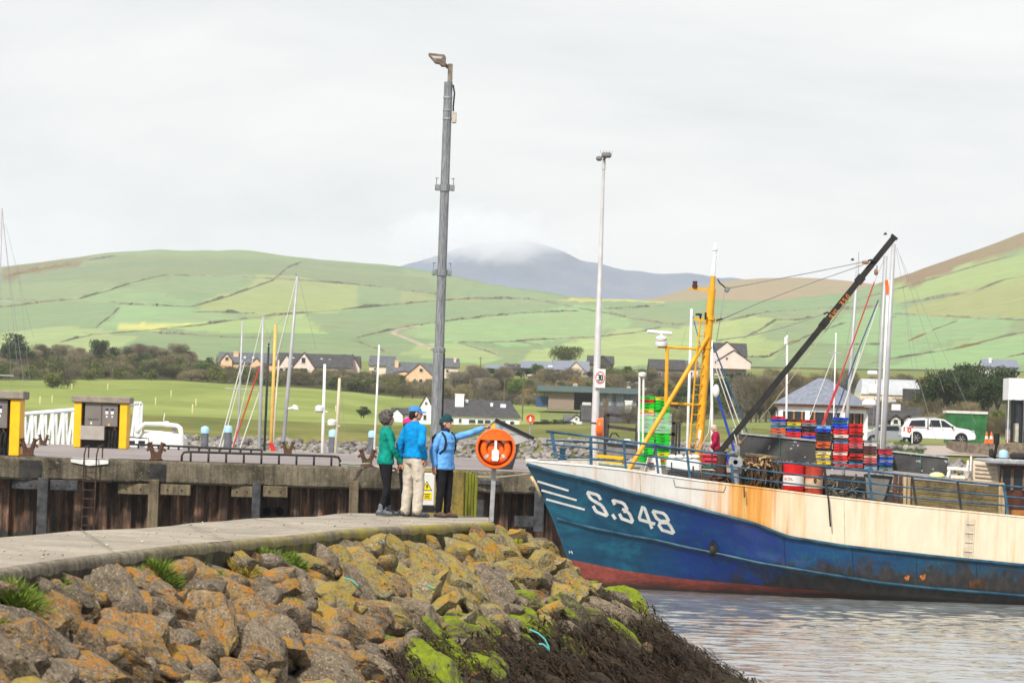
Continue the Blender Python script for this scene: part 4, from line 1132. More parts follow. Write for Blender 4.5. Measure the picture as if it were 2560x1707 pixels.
yacht('fishing boat with a slim black mast', (672, 858), (661, 1123), 7, 180, M('mast_black', (.02, .02, .022), .5), [(671, 866, 5)], [(672, 860, 682, 825, 1.2)])
yacht('wooden boat with a varnished yellow mast and red painted foot', (689, 812), (677, 1125), 10, 176, M_MYEL, [], [(693, 815, 693, 980, .8), (690, 815, 740, 760, .8)], extra=lambda t, P: [MBx.build('mast_foot', M_RED, t) for MBx in [MB().tube([P(676, 1106), P(684, 1128)], [.1, .14], 8)]])
yacht('boat with a thin cream mast tight behind the varnished one', (697, 900), (682, 1122), 6, 182, M_CREAM)
yacht('tallest mast left of the lamp post with a wind sensor on its side', (744, 690), (707, 1123), 11, 185, M_ALU, [], [(742, 692, 690, 900, 1.8, WHITE_L), (746, 690, 790, 872, .9), (745, 690, 738, 684, 2.5), (728, 760, 700, 880, .8)], extra=wind(715, 1022), wt=5)
yacht('boat with a plain white mast and a small white radar on an arm', (812, 910), (806, 1130), 9, 172, M_WHITEG, [(800, 1030, 15)], [], extra=domef(799, 1021, .19))
yacht('boat with a short cream wooden mast beside a blue-capped pile', (849, 945), (842, 1075), 9, 176, M_CREAM, [], [(852, 960, 864, 1100, 1)], extra=domef(830, 1056, .2), wt=7)
yacht('boat with a slender white mast left of the curly-haired woman', (948, 862), (938, 1075), 6, 180, M_WHITEG, [], [(949, 862, 949, 856, 1.5)], wt=4)
yacht('boat mostly out of frame whose rigging hangs at the left border', (4, 520), (-14, 1110), 8, 200, M_ALU, [(8, 939, 26), (10, 754, 22)], [(6, 525, 42, 900, .9), (14, 560, 85, 850, .7), (8, 560, 60, 960, .9), (20, 800, 30, 1000, .7), (44, 660, 75, 960, .7)])
# group of masts right of the trawler's boom
yacht('sailing boat with a pale mast carrying an aerial, left of the red rolled sail', (2145, 652), (2113, 1120), 10, 150, M_ALU, [(2135, 850, 2)], [(2146, 660, 2147, 630, 1.5), (2146, 700, 2100, 960, 1), (2190, 702, 2056, 1064, 0), ], wt=8)
yacht('sailing boat with a red rolled headsail behind the crate stacks', (2215, 640), (2190, 1120), 10, 146, M_ALU, [], [(2186, 705, 2095, 960, 3.5, RED_L), (2095, 960, 2057, 1062, 7, RED_L), (2214, 640, 2186, 705, 1), (2210, 640, 2180, 1090, 1.2)], wt=8)
yacht('thick white mast with a small orange band', (2222, 700), (2205, 1120), 12, 142, M_WHITEG, [(2216, 793, 2)], [(2196, 750, 2140, 890, 3, BLUE_L), (2140, 890, 2080, 1060, 3.5, BLUE_L), (2196, 760, 2090, 1070, 2.2, WHITE_L), (2150, 880, 2095, 1070, 3, WHITE_L)], extra=lambda t, P: [MB().tube([P(2221, 737), P(2217, 700)], .085, 8).build('band', M('orange_band', (.7, .13, .02), .6), t), MB().bbox(P(2182, 973), (.32, .2, .36), .04).build('radar_dome', M_WHITEG, t)], wt=9)
yacht('tallest alloy mast of all beside the tip of the black boom', (2234, 610), (2208, 1122), 14, 138, M_ALU, [], [(2240, 620, 2300, 960, .8), (2243, 620, 2360, 980, .8), (2250, 640, 2440, 1060, .8), (2262, 760, 2290, 1000, .8), (2300, 960, 2340, 1100, 1.2), (2222, 794, 2240, 791, 2)], extra=lambda t, P: [MB().tube([P(2210, 1005), P(2240, 1002)], .05, 6).build('arm', M_ALU, t), MB().bbox(P(2173, 1008), (.5, .3, .3), .1).build('radar_dome', M_WHITEG, t), MB().bbox(P(2181, 932), (.36, .2, .16), .04).build('lamp', M_WHITEG, t), MB().bbox(P(2240, 1018), (.32, .1, .22), .01).build('box', M_WHITEG, t)], wt=11)
yacht('small boat with a white cross-shaped aerial mast', (2090, 832), (2083, 1090), 4, 170, M_WHITEG, [(2086, 883, 16)], [(2086, 883, 2022, 1050, 2, WHITE_L), (2086, 885, 2075, 960, 1)])
yacht('boat with a thin pole topped by a white canister', (1968, 838), (1966, 1060), 6, 165, M_WHITEG, [(1962, 888, 6)], [(1967, 840, 1967, 830, 2)], extra=lambda t, P: [MB().lathe([(.08, 0), (.08, .3)], P(1965, 860), 10).build('canister', M_WHITEG, t)])
yacht('sailing boat with a white mast left of the yellow trawler mast', (1729, 772), (1718, 1120), 8, 150, M_WHITEG, [], [(1728, 775, 1700, 880, .7), (1732, 790, 1760, 900, 2.4, M('blue_line2', (.03, .1, .3)))], wt=6)
yacht('sailing boat with a white mast right of the yellow trawler mast', (1779, 850), (1780, 1125), 8, 156, M_WHITEG, [], [(1783, 862, 1868, 1080, 4, M('navy_line', (.01, .08, .16), .6)), (1783, 880, 1858, 1085, 3, WHITE_L), (1783, 900, 1845, 1085, 2.4, WHITE_L), (1795, 992, 1836, 1128, 7, M('boom_blue', (.01, .05, .3), .5))], extra=lambda t, P: [MB().ball(P(1790, 977), (.14, .14, .27)).build('fender', M_WHITEG, t, smooth=True)])
# ------------------------------------------------------------------ trawler
ZC = 111.3; HEEL = .045
SHEER = [(1314, 1150), (1345, 1153), (1400, 1158), (1477, 1164), (1572, 1175), (1646, 1186), (1736, 1199), (1817, 1209), (1940, 1224), (2056, 1239), (2274, 1264), (2560, 1292), (2900, 1318), (3300, 1335)]
PAINT = [(1314, 1159), (1330, 1164), (1382, 1179), (1477, 1201), (1572, 1229), (1708, 1262), (1817, 1291), (1870, 1304), (1905, 1316), (1940, 1331), (1974, 1343), (2110, 1365), (2328, 1390), (2560, 1413), (2900, 1440), (3300, 1455)]
STR2 = [(1379, 1291), (1430, 1307), (1498, 1323), (1572, 1338), (1647, 1351), (1708, 1366), (1796, 1384), (1900, 1407), (2056, 1433), (2192, 1455), (2328, 1470), (2560, 1489), (2900, 1505), (3300, 1514)]
REDL = [(1420, 1397), (1460, 1405), (1557, 1425), (1706, 1446), (1900, 1463), (2110, 1481), (2247, 1491), (2560, 1506), (3300, 1520)]
PXE = 3330
def hb(t, L, B): return max(.04, B * math.sin(min(1, t / L) * math.pi / 2) ** .85)
CUR = [(SHEER, 1314, 6.5, 3.2), (PAINT, 1316, 7.4, 3.15), (STR2, 1379, 9.0, 3.05), (REDL, 1420, 10.5, 2.92)]
def cpt(c, px):
    tab, s, L, B = CUR[c]
    b = hb((px - s) / 88.0, L, B); return W(px, sm(tab, px, 6), ZC - b)
NU = 110
def upx(s, u): return s + (PXE - s) * u ** 1.5
rowsH = []
def curve_pts(c):
    return [cpt(c, upx(CUR[c][1], i / NU)) for i in range(NU + 1)]
C0, C1, C2, C3 = [curve_pts(c) for c in range(4)]
WLs, WKs = [], []
for i in range(NU + 1):
    u = i / NU; x = upx(1452, u); b = hb((x - 1452) / 88., 11.5, 2.85); WLs.append(V((wx(x, ZC - b, 1480), ZC - b, -.05)))
    x = upx(1500, u); b = hb((x - 1500) / 88., 13, 1.6); WKs.append(V((wx(x, ZC - b, 1480), ZC - b, -1.6)))
bands = [(C0, C1, 5, 0), (C1, C2, 5, 1), (C2, C3, 4, 1), (C3, WLs, 4, 2), (WLs, WKs, 2, 2)]
rows_ = [C0]; bm_ = []
for a, b, n, mi in bands:
    for k in range(1, n + 1): rows_.append([p.lerp(q, k / n) for p, q in zip(a, b)]); bm_.append(mi)
def hull_mats():
    out = []
    def pos(nt): return nt.new('ShaderNodeSeparateXYZ', i_0=nt.new('ShaderNodeNewGeometry').outputs['Position']).outputs
    # white topsides with rust
    ma, nt, bs = newmat('hull_white'); P = pos(nt)
    base = nt.ramp(nt.new('ShaderNodeMapRange', i_0=P['X'], i_1=5.0, i_2=7.0).outputs[0], [(0, (.76, .73, .69)), (1, (.72, .62, .46))])
    st = nt.noise(nt.coords('World', (2.2, .3, .12), (3, 0, 0)), 1.5, 5, .6); st2 = nt.noise(nt.coords('World', (6, .5, .22)), 1.4, 4, .6)
    zone = nt.ramp(nt.new('ShaderNodeMapRange', i_0=P['X'], i_1=5.4, i_2=9.0).outputs[0], [(0, 0.0), (.2, .16), (.3, .42), (.5, .44), (.62, .12), (1, .02)])
    am = nt.math('ADD', nt.math('ADD', nt.math('MULTIPLY', st, .72), nt.math('MULTIPLY', st2, .28)), zone)
    rust = nt.ramp(am, [(.52, 0.0), (.62, .32), (.74, .8), (.9, 1.0)])
    c = nt.mix(rust, base, nt.ramp(st2, [(.35, (.72, .4, .1)), (.65, (.6, .22, .03))]))
    sp = nt.noise(nt.coords('World'), 22, 3, .7); c = nt.mix(nt.ramp(sp, [(.71, 0.0), (.75, .7)]), c, (.3, .16, .08))
    gr = nt.noise(nt.coords('World', (1, 1, .3)), 3.5, 5, .7); c = nt.mix(.35, c, nt.ramp(gr, [(.35, .72), (.6, 1.0)]), 'MULTIPLY')
    nt.l.new(c, bs.inputs['Base Color']); bs.inputs['Roughness'].default_value = .42
    bu = nt.noise(nt.coords('World', (1, 1, .6)), 1.1, 2, .5); nt.l.new(nt.bump(bu, .25, .08), bs.inputs['Normal']); out.append(ma)
    # blue
    ma, nt, bs = newmat('hull_blue'); P = pos(nt)
    n1 = nt.noise(nt.coords('World', (.7, .7, 1.3)), .9, 6, .65, .6); n2 = nt.noise(nt.coords('World', (1, 1, .5)), 5, 5, .7); n3 = nt.noise(nt.coords('World', (3, 1, .35)), 2, 5, .7)
    zx = nt.ramp(nt.new('ShaderNodeMapRange', i_0=P['X'], i_1=1.0, i_2=13.0).outputs[0], [(0, 0.0), (.24, .05), (.36, .55), (.52, .6), (.68, .2), (1, .05)])
    c = nt.ramp(n1, [(.3, (.001, .022, .05)), (.5, (.002, .055, .105)), (.66, (.006, .115, .17))])
    c = nt.mix(nt.math('MULTIPLY', nt.ramp(n2, [(.3, .5), (.6, 1.6)]), zx, True), c, (.001, .02, .2))
    c = nt.mix(nt.ramp(nt.math('ADD', nt.math('MULTIPLY', n3, .6), nt.math('MULTIPLY', n2, .4)), [(.58, 0.0), (.7, .5)]), c, (.02, .14, .2))
    lo = nt.new('ShaderNodeMapRange', i_0=P['Z'], i_1=1.5, i_2=.1).outputs[0]; rt = nt.new('ShaderNodeMapRange', i_0=P['X'], i_1=4.5, i_2=9.5).outputs[0]
    sc = nt.math('ADD', nt.math('MULTIPLY', nt.math('MULTIPLY', lo, rt), .42), nt.math('MULTIPLY', nt.noise(nt.coords('World', (1, 1, .7)), 2.6, 6, .75), .62))
    c = nt.mix(nt.ramp(sc, [(.41, 0.0), (.51, .96)]), c, nt.ramp(n2, [(.3, (.008, .008, .009)), (.6, (.035, .028, .022)), (.75, (.09, .04, .02))]))
    sp = nt.noise(nt.coords('World'), 17, 3, .7); c = nt.mix(nt.ramp(sp, [(.72, 0.0), (.75, .6)]), c, (.2, .3, .34))
    sp2 = nt.noise(nt.coords('World', (1, 1, .6), (5, 0, 0)), 6, 4, .7); c = nt.mix(nt.ramp(sp2, [(.69, 0.0), (.74, .7)]), c, (.16, .05, .015))
    nt.l.new(c, bs.inputs['Base Color']); bs.inputs['Roughness'].default_value = .38
    bu = nt.noise(nt.coords('World', (1, 1, .6)), 1.1, 2, .5); nt.l.new(nt.bump(nt.math('ADD', bu, nt.math('MULTIPLY', n2, .08)), .3, .08), bs.inputs['Normal']); out.append(ma)
    ma, nt, bs = newmat('hull_red'); P = pos(nt)
    n1 = nt.noise(nt.coords('World', (.6, .6, 2)), 2, 6, .7); n2 = nt.noise(nt.coords('World', (1, 1, 2)), 7, 5, .7)
    c = nt.ramp(n1, [(.3, (.17, .03, .022)), (.6, (.32, .065, .045)), (.75, (.4, .11, .08))]); c = nt.mix(.6, c, nt.ramp(n2, [(.35, .4), (.6, 1.0)]), 'MULTIPLY')
    c = nt.mix(nt.ramp(n2, [(.7, 0.0), (.74, .6)]), c, (.5, .38, .34))
    lo = nt.new('ShaderNodeMapRange', i_0=nt.math('ADD', P['Z'], nt.math('MULTIPLY', n1, .3)), i_1=.45, i_2=.2).outputs[0]
    c = nt.mix(lo, c, (.03, .014, .01)); 
    rt = nt.new('ShaderNodeMapRange', i_0=nt.math('ADD', P['X'], nt.math('MULTIPLY', n2, 1.5)), i_1=10.2, i_2=11.4).outputs[0]; c = nt.mix(rt, c, (.012, .011, .01))
    nt.l.new(c, bs.inputs['Base Color']); bs.inputs['Roughness'].default_value = .6; out.append(ma)
    return out
HM = hull_mats()
boat = thing('trawler', (10, ZC, 0), 'old blue and white fishing trawler with rust stains, yellow mast and black boom', 'fishing trawler')
def far(p): b = ZC - p.y; return V((p.x, ZC + b, p.z + HEEL * 2 * b))
mb = MB(); nr = len(rows_); n = NU + 1
allv = [p for r in rows_ for p in r]; mb.add(allv, [(i * n + j, i * n + j + 1, (i + 1) * n + j + 1, (i + 1) * n + j) for i in range(nr - 1) for j in range(NU)])
mb.m = [bm_[i] for i in range(nr - 1) for j in range(NU)]
f0 = len(mb.f); mb.add([far(p) for p in allv], [(i * n + j, (i + 1) * n + j, (i + 1) * n + j + 1, i * n + j + 1) for i in range(nr - 1) for j in range(NU)])
mb.m = mb.m[:f0] + [bm_[i] for i in range(nr - 1) for j in range(NU)]
e1 = [r[-1] for r in rows_]; s1 = [r[0] for r in rows_]
mb.mi = 1; mb.add(e1 + [far(p) for p in e1], [(i, i + 1, nr + i + 1, nr + i) for i in range(nr - 1)]); mb.mi = 0
f1 = len(mb.f); mb.add(s1 + [far(p) for p in s1], [(i + 1, i, nr + i, nr + i + 1) for i in range(nr - 1)]); mb.m = mb.m[:f1] + bm_
hull = mb.build('hull', HM, boat, smooth=38, world=True)
HBV = BVHTree.FromPolygons([tuple(v) for v in allv], [(i * n + j, i * n + j + 1, (i + 1) * n + j + 1, (i + 1) * n + j) for i in range(nr - 1) for j in range(NU)])
def onhull(px, py, off=.006):
    d = ray(px, py).normalized(); h = HBV.ray_cast(CAM, d)
    if h[0] is None: return W(px, py, ZC - 3)
    nn = h[1] if h[1].dot(d) < 0 else -h[1]
    return h[0] + nn * off
# bulwark inside, cap rail and deck
def hull_at(j, z):
    for a, b in zip(rows_, rows_[1:]):
        p, q = a[j], b[j]
        if q.z <= z <= p.z + 1e-6: return p.lerp(q, (p.z - z) / max(1e-6, p.z - q.z))
    return rows_[0][j]
def inset(p, t): return V((p.x + (.0 if ZC - p.y > .4 else .12), min(ZC - .01, p.y + t), p.z))
inn = [inset(p, .13) for p in C0]
dk = [inset(hull_at(j, p.z - .55), .16) for j, p in enumerate(C0)]
mb = MB(); farI = [far(p) for p in inn]; farD = [far(p) for p in dk]
mb.add(inn + dk, [(j + 1, j, n + j, n + j + 1) for j in range(NU)]); mb.add(farI + farD, [(j, j + 1, n + j + 1, n + j) for j in range(NU)])
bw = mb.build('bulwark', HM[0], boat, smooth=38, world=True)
M_DECKW = M('trawler_deck', (.1, .09, .08), .85, .4, 3, .3, col2=(.2, .17, .14))
mb = MB(); mb.add(dk + farD, [(j, n + j, n + j + 1, j + 1) for j in range(NU)]); mb.build('deck', M_DECKW, boat, world=True)
mb = MB()
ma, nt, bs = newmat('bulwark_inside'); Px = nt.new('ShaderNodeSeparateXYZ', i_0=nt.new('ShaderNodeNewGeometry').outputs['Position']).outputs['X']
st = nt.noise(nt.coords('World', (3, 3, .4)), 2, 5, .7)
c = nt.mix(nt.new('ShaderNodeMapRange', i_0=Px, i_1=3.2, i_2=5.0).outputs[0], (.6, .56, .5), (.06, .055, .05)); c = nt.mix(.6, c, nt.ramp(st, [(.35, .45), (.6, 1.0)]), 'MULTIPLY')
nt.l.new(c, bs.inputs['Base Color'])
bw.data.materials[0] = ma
for P, Q in ((C0, inn), ([far(p) for p in C0], farI)):
    mb.add([p + V((0, -.015, .025)) for p in P] + [q + V((0, .015, .025)) for q in Q] + [p + V((0, -.015, -.02)) for p in P], [(j, j + 1, n + j + 1, n + j) for j in range(NU)] + [(2 * n + j, 2 * n + j + 1, j + 1, j) for j in range(NU)])
mb.build('cap_rail', HM[0], boat, world=True)
M_STRK = M('strake_blue', (.005, .05, .1), .4, .4, 2, .1, col2=(.03, .1, .15), stretch=(1, 1, 1))
mb = MB(); mb.tube([p + V((0, -.02, 0)) for p in C1], .055, 8); mb.build('rubbing_strake', M_STRK, boat, smooth=True, world=True)
mb = MB(); mb.tube([p + V((0, -.01, 0)) for p in C2[4:]], .05, 8); mb.build('rubbing_strake', M_STRK, boat, smooth=True, world=True)
mb = MB(); mb.tube([W(x, y, ZC - .06) for x, y in ((1328, 1190), (1340, 1212), (1352, 1240))], .05, 8); mb.build('stem_guard', M('bare_stem', (.55, .4, .22), .6, .2, 5), boat, smooth=True, world=True)

def strip(P, w, s=(3.672, 1300, 960), off=.006, closed=False, sub=5, proj=onhull):
    """painted stroke of constant width laid on a surface"""
    q = [V((x / s[0] + s[1], y / s[0] + s[2], 0)) for x, y in P]; hw = w / s[0] / 2; pts = []
    m_ = len(q)
    for i in range(m_ if closed else m_ - 1):
        a, b = q[i], q[(i + 1) % m_]
        for k in range(sub): pts.append(a.lerp(b, k / sub))
    if not closed: pts.append(q[-1])
    k = len(pts); L, Rr = [], []
    for i in range(k):
        a = pts[(i - 1) % k] if closed or i else pts[0]; b = pts[(i + 1) % k] if closed or i < k - 1 else pts[-1]
        t1 = (pts[i] - a); t2 = (b - pts[i])
        t1 = t1.normalized() if t1.length > 1e-6 else t2.normalized(); t2 = t2.normalized() if t2.length > 1e-6 else t1
        t = (t1 + t2).normalized(); nn = V((-t.y, t.x, 0)); c = max(.55, nn.dot(V((-t1.y, t1.x, 0))))
        L.append(pts[i] + nn * hw / c); Rr.append(pts[i] - nn * hw / c)
    vs = [proj(p.x, p.y, off) for p in L] + [proj(p.x, p.y, off) for p in Rr]
    return vs, [(i, (i + 1) % k, k + (i + 1) % k, k + i) for i in range(k if closed else k - 1)]
M_LET = M('white_lettering', (.72, .7, .66), .5, .15, 5, col2=(.78, .77, .74))
mb = MB(); sl = (8.4, 1440, 1200)
for P, cl, of in (([(522, 412), (482, 332), (430, 298), (262, 252), (252, 275), (292, 358), (340, 408), (520, 512), (572, 568), (655, 716), (632, 738), (445, 664), (412, 632), (362, 535)], False, .006),
    ([(765, 712), (832, 815)], False, .006), ([(818, 512), (782, 432), (800, 424), (960, 466), (1015, 500), (1070, 594), (1062, 628), (968, 606)], False, .006), ([(1000, 648), (1085, 660), (1138, 720), (1190, 845), (1170, 876), (965, 802), (912, 698)], False, .009),
    ([(1440, 580), (1395, 570), (1332, 780), (1352, 826), (1664, 916)], False, .006), ([(1418, 572), (1450, 600), (1600, 1012)], False, .01),
    ([(1632, 644), (1830, 690), (1888, 738), (1942, 832), (1925, 858), (1770, 852), (1690, 790), (1622, 664)], True, .006), ([(1770, 886), (1930, 892), (1990, 965), (2050, 1085), (2025, 1106), (1815, 1042), (1748, 945)], True, .009)):
    mb.add(*strip(P, 64, s=sl, closed=cl, off=of, sub=3))
for x0, y0, x1, y1 in ((160, 890, 447, 976), (198, 972, 522, 1064), (240, 1054, 596, 1150)): mb.add(*strip([(x0, y0), (x1, y1)], 19, sub=14))
for P in ([(452, 1528), (455, 1552)], [(478, 1540), (470, 1530), (468, 1540), (480, 1542), (482, 1556)]): mb.add(*strip(P, 6))
mb.build('lettering', M_LET, boat, world=True)
# hull fittings: hawse opening, step rungs, plate outline, scupper plate, hanging rope ends
mb = MB(); mb.add(*strip([(1745, 1505), (1775, 1450), (1808, 1510), (1790, 1560), (1760, 1560)], 34, closed=True, off=.03)); p = onhull(1783, 1371, .02); mb.ball(p, (.1, .06, .16)); mb.build('hawse_plate', M_BLACKP, boat, world=True)
sc2 = (3.672, 1920, 1180)
mb = MB(); mb.add(*strip([(1855, 420), (1830, 770)], 82, s=sc2, off=.004, sub=10)); mb.build('step_recess', M('step_cream', (.55, .47, .36), .6, .15, 3), boat, world=True)
mb = MB()
for i in range(5): mb.add(*strip([(1814 - 5 * i, 468 + i * 84 - 3), (1894 - 5 * i, 468 + i * 84 + 3)], 9, s=sc2, off=.04))
mb.add(*strip([(1896, 425), (1876, 770)], 7, s=sc2, off=.03)); mb.build('step_rung', HM[0], boat, world=True)
mb = MB(); mb.add(*strip([(1410, 870), (1425, 940), (1870, 990), (1890, 935)], 5, off=.012)); mb.build('plate_seam', M_RUST, boat, world=True)
for px_ in (1960, 2130, 2290, 2440):
    mb = MB(); mb.add(*strip([(px_, sm(PAINT, px_) + 5), (px_ + 4, sm(STR2, px_) - 4)], 1.6, s=(1, 0, 0), off=.004, sub=6)); mb.build('plate_seam', M('seam_blue', (.002, .02, .04), .6), boat, world=True)
for px_ in (1600, 1860, 2110, 2420):
    mb = MB(); mb.add(*strip([(px_, sm(SHEER, px_) + 6), (px_ + 2, sm(PAINT, px_) - 5)], 1.5, s=(1, 0, 0), off=.004, sub=6)); mb.build('plate_seam', M('seam_cream', (.5, .38, .24), .6, .3, 4), boat, world=True)
mb = MB(); mb.add(*strip([(1845, 1020), (1985, 1025)], 85, s=sc2, off=.02, sub=4)); mb.build('scupper_plate', M('rust_dark', (.05, .03, .02), .8, .5, 6, col2=(.12, .05, .02)), boat, world=True)
mb = MB()
for P in ([(1258, 960), (1275, 985)], [(1290, 945), (1280, 990)], [(1400, 945), (1425, 990)], [(1440, 935), (1428, 985)]): mb.add(*strip(P, 22, s=sc2, off=.008))
mb.build('rust_stain', M('rust_bright', (.4, .12, .02), .8, .4, 8), boat, world=True)
def nz(px, d=.12): return ZC - hb((px - 1314) / 88., 6.5, 3.2) + d
def hang(P, r, mat, name, dz=-.12):
    mb = MB(); mb.tube([W(x, y, nz(x, dz)) for x, y in P], r, 6); mb.build(name, mat, boat, smooth=True, world=True)
hang([(2066, 1225), (2070, 1240), (2072, 1262), (2076, 1316)], .022, M_BLACK, 'rope_end')
hang([(1860, 1215), (1861, 1243)], .02, M_RUST, 'rope_end')

# rails
M_RAILB = M('rail_blue', (.012, .06, .13), .45, .35, 4, .05, col2=(.05, .13, .2))
def railing(P, r, name='rail'):
    pts = [W(x, y, nz(x)) for x, y in P]; mb = MB(); mb.tube(pts, r, 7); mb.build(name, M_RAILB, boat, smooth=True, world=True)
def post(x0, y0, x1, y1, w, mat=None):
    mb = MB(); mb.bar(W(x0, y0, nz(x0)), W(x1, y1, nz(x1)), w / 88., .05); mb.build('rail_post', mat or M_RAILB, boat, world=True)
railing([(1367, 1078), (1477, 1091), (1559, 1102), (1638, 1112), (1717, 1123), (1780, 1131), (1845, 1140)], .036)
railing([(1364, 1109), (1474, 1120), (1564, 1133), (1678, 1147), (1763, 1159), (1850, 1169), (1940, 1180), (2080, 1197), (2260, 1217), (2560, 1245), (2800, 1264)], .024)
railing([(1393, 1137), (1480, 1146), (1572, 1156), (1638, 1164), (1736, 1179), (1831, 1191), (1930, 1203), (2072, 1219), (2274, 1243), (2560, 1267), (2800, 1285)], .024)
railing([(1935, 1153), (1990, 1158), (2083, 1168), (2180, 1178), (2260, 1188), (2400, 1203), (2560, 1218), (2800, 1238)], .03)
for a in ((1379, 1079, 1390, 1146, 9), (1477, 1092, 1478, 1166, 8), (1559, 1103, 1565, 1176, 6), (1638, 1113, 1646, 1187, 6), (1717, 1124, 1725, 1198, 6), (1828, 1160, 1834, 1212, 6), (2172, 1180, 2181, 1254, 6), (2510, 1215, 2520, 1290, 7)): post(*a)
for a in ((2061, 1168, 2068, 1240, 7), (2280, 1190, 2292, 1268, 6), (2394, 1204, 2404, 1280, 6), (1780, 1132, 1780, 1170, 4), (1679, 1155, 1679, 1190, 3), (1733, 1165, 1733, 1198, 4)): post(*a, mat=M_DARK)
# far-side rail of the foredeck, reaching the stern of the picture
mb = MB(); mb.tube([far(W(x, y + 26, nz(x))) for x, y in ((1367, 1078), (1477, 1091), (1638, 1112), (1780, 1131))], .03, 6); mb.build('rail', M_RAILB, boat, smooth=True, world=True)
mb = MB(); mb.lathe([(.13, 0), (.13, .06), (.085, .08), (.085, .3), (.13, .32), (.13, .36)], W(1406, 1150, 110.8), 14); mb.build('bollard', M_RAILB, boat, smooth=40, world=True)

# mast, ladder, strut, radar gantry
ZM = 111.6
def m3(px, py, dy=0): return W(px, py, ZM + dy)
mb = MB(); mb.tube([m3(1744, 1215), m3(1745, 1145), m3(1765, 900), m3(1778, 745), m3(1780, 722)], [.12, .12, .12, .112, .11], 16); mb.tube([m3(1780, 723), m3(1783, 690)], .075, 12)
for px, py in ((1776, 800), (1768, 872)): mb.lathe([(.14, 0), (.14, .06)], m3(px, py), 14)
mast = mb.build('mast', M_ORYEL, boat, smooth=35, world=True)
mb = MB(); mb.tube([m3(1783, 692), m3(1785, 655), m3(1786, 655.5), m3(1788, 626)], [.06, .058, .048, .045], 10); mb.lathe([(.05, 0), (.075, .02), (.07, .06), (.045, .1), (.04, .2), (.01, .22)], m3(1788, 627), 10)
mb.tube([m3(1788, 640), m3(1796, 638), m3(1796, 645)], .03, 6); mb.build('mast_top', M_WHITEG, boat, smooth=35, world=True)
mb = MB(); mb.tube([m3(1722, 1140, -.3), m3(1742, 880, -.3), m3(1751, 803, -.3)], .028, 7)
for i in range(12):
    t = i / 12; a, b = m3(lerp(1724, 1750, t), lerp(1110, 815, t), -.3), m3(lerp(1747, 1772, t), lerp(1110, 815, t), -.08); mb.tube([a, b], .016, 5)
mb.build('mast_ladder', M_ORYEL, boat, smooth=40, world=True)
mb = MB(); mb.tube([m3(1570, 1178, -1.2), m3(1769, 842, -.1)], .068, 12); mb.build('strut', M_ORYEL, boat, smooth=40, world=True)
mb = MB(); mb.tube([m3(1644, 866, -.2), m3(1755, 873, -.1)], .042, 8); mb.tube([m3(1668, 868, -.2), m3(1665, 1010, -.2)], .055, 8); mb.tube([m3(1668, 1008, -.2), m3(1748, 1012, -.1)], .04, 8); mb.build('radar_gantry', M_ORYEL, boat, smooth=40, world=True)
for q_ in ((1722, 721, 1783, 726, .06), (1734, 798, 1790, 801, .08)):
    mb = MB(); mb.bar(m3(*q_[:2]), m3(*q_[2:4]), q_[4]); mb.build('cross_arm', M_ORYEL, boat, world=True)
mb = MB(); mb.lathe([(.08, 0), (.085, .1), (.06, .11), (.075, .2)], m3(1737, 720), 12); mb.build('lamp', M('lamp_brown', (.09, .03, .025), .5), boat, smooth=40, world=True)
mb = MB(); mb.bbox(m3(1747, 786), (.2, .1, .06), .02); mb.bbox(m3(1751, 793), (.06, .08, .16), .02); mb.bbox(m3(1764, 790, -.2), (.06, .06, .22), .02); mb.build('lamp', M_BLACK, boat, world=True)
rad = MB(); rad.lathe([(.17, 0), (.18, .02), (.18, .12), (.1, .15), (.15, .17), (.17, .24), (.13, .29), (.05, .31), (.05, .38)], m3(1653, 866, -.2), 18); rad.build('radar_base', M_WHITEG, boat, smooth=40, world=True)
mb = MB(); mb.bbox(m3(1649, 831, -.2), (.74, .12, .1), .03, Matrix.Rotation(R(3), 3, 'Y')); mb.build('radar_scanner', M_WHITEG, boat, world=True)
# exhaust pair with white drum
mb = MB()
for x in (1597, 1607): mb.tube([m3(x, 1130, 1), m3(x + 2, 940, 1)], .034, 8)
mb.lathe([(.11, 0), (.12, .02), (.12, .1), (.05, .13)], m3(1606, 941, 1), 14); mb.build('twin_pole', M_WHITEG, boat, smooth=40, world=True)

# boom
M_BOOM = M('boom_black', (.01, .0095, .009), .55, .4, 2.5, .1, col2=(.022, .019, .017))
ZBm = 109.6
a, b = W(1799, 1131, 110.6), W(2238, 590, ZBm)
mb = MB(); mb.bar(a, b, .155, .155); mb.build('boom', M_BOOM, boat, world=True)
def bm(t, off=0): return a.lerp(b, t)
mb = MB(); t0 = .63; dv = (b - a).normalized(); 
for f_, l_, w_ in ((.8, .12, .22), (.598, .14, .2), (.995, .04, .2)):
    mb = MB(); mb.bar(a.lerp(b, f_) - dv * l_, a.lerp(b, f_) + dv * l_, w_); mb.build('boom_collar', M_BOOM, boat, world=True)
def onboom(px, py, off=.0): return W(px, py, lerp(110.6, ZBm, (1131 - py) / 541) - .108 - off)
sb = (3.3127, 1850, 560)
u = V((905 - 755, 580 - 762)).normalized(); vv = V((u.y, -u.x)); org = V((752, 768))
def glyph(cx, strokes, w):
    for P in strokes: mbx.add(*strip([(org.x + u.x * (cx + x) - vv.x * y, org.y + u.y * (cx + x) - vv.y * y) for x, y in P], w, s=sb, proj=onboom, sub=1, off=.002 * len(mbx.f) / 30))
mbx = MB()
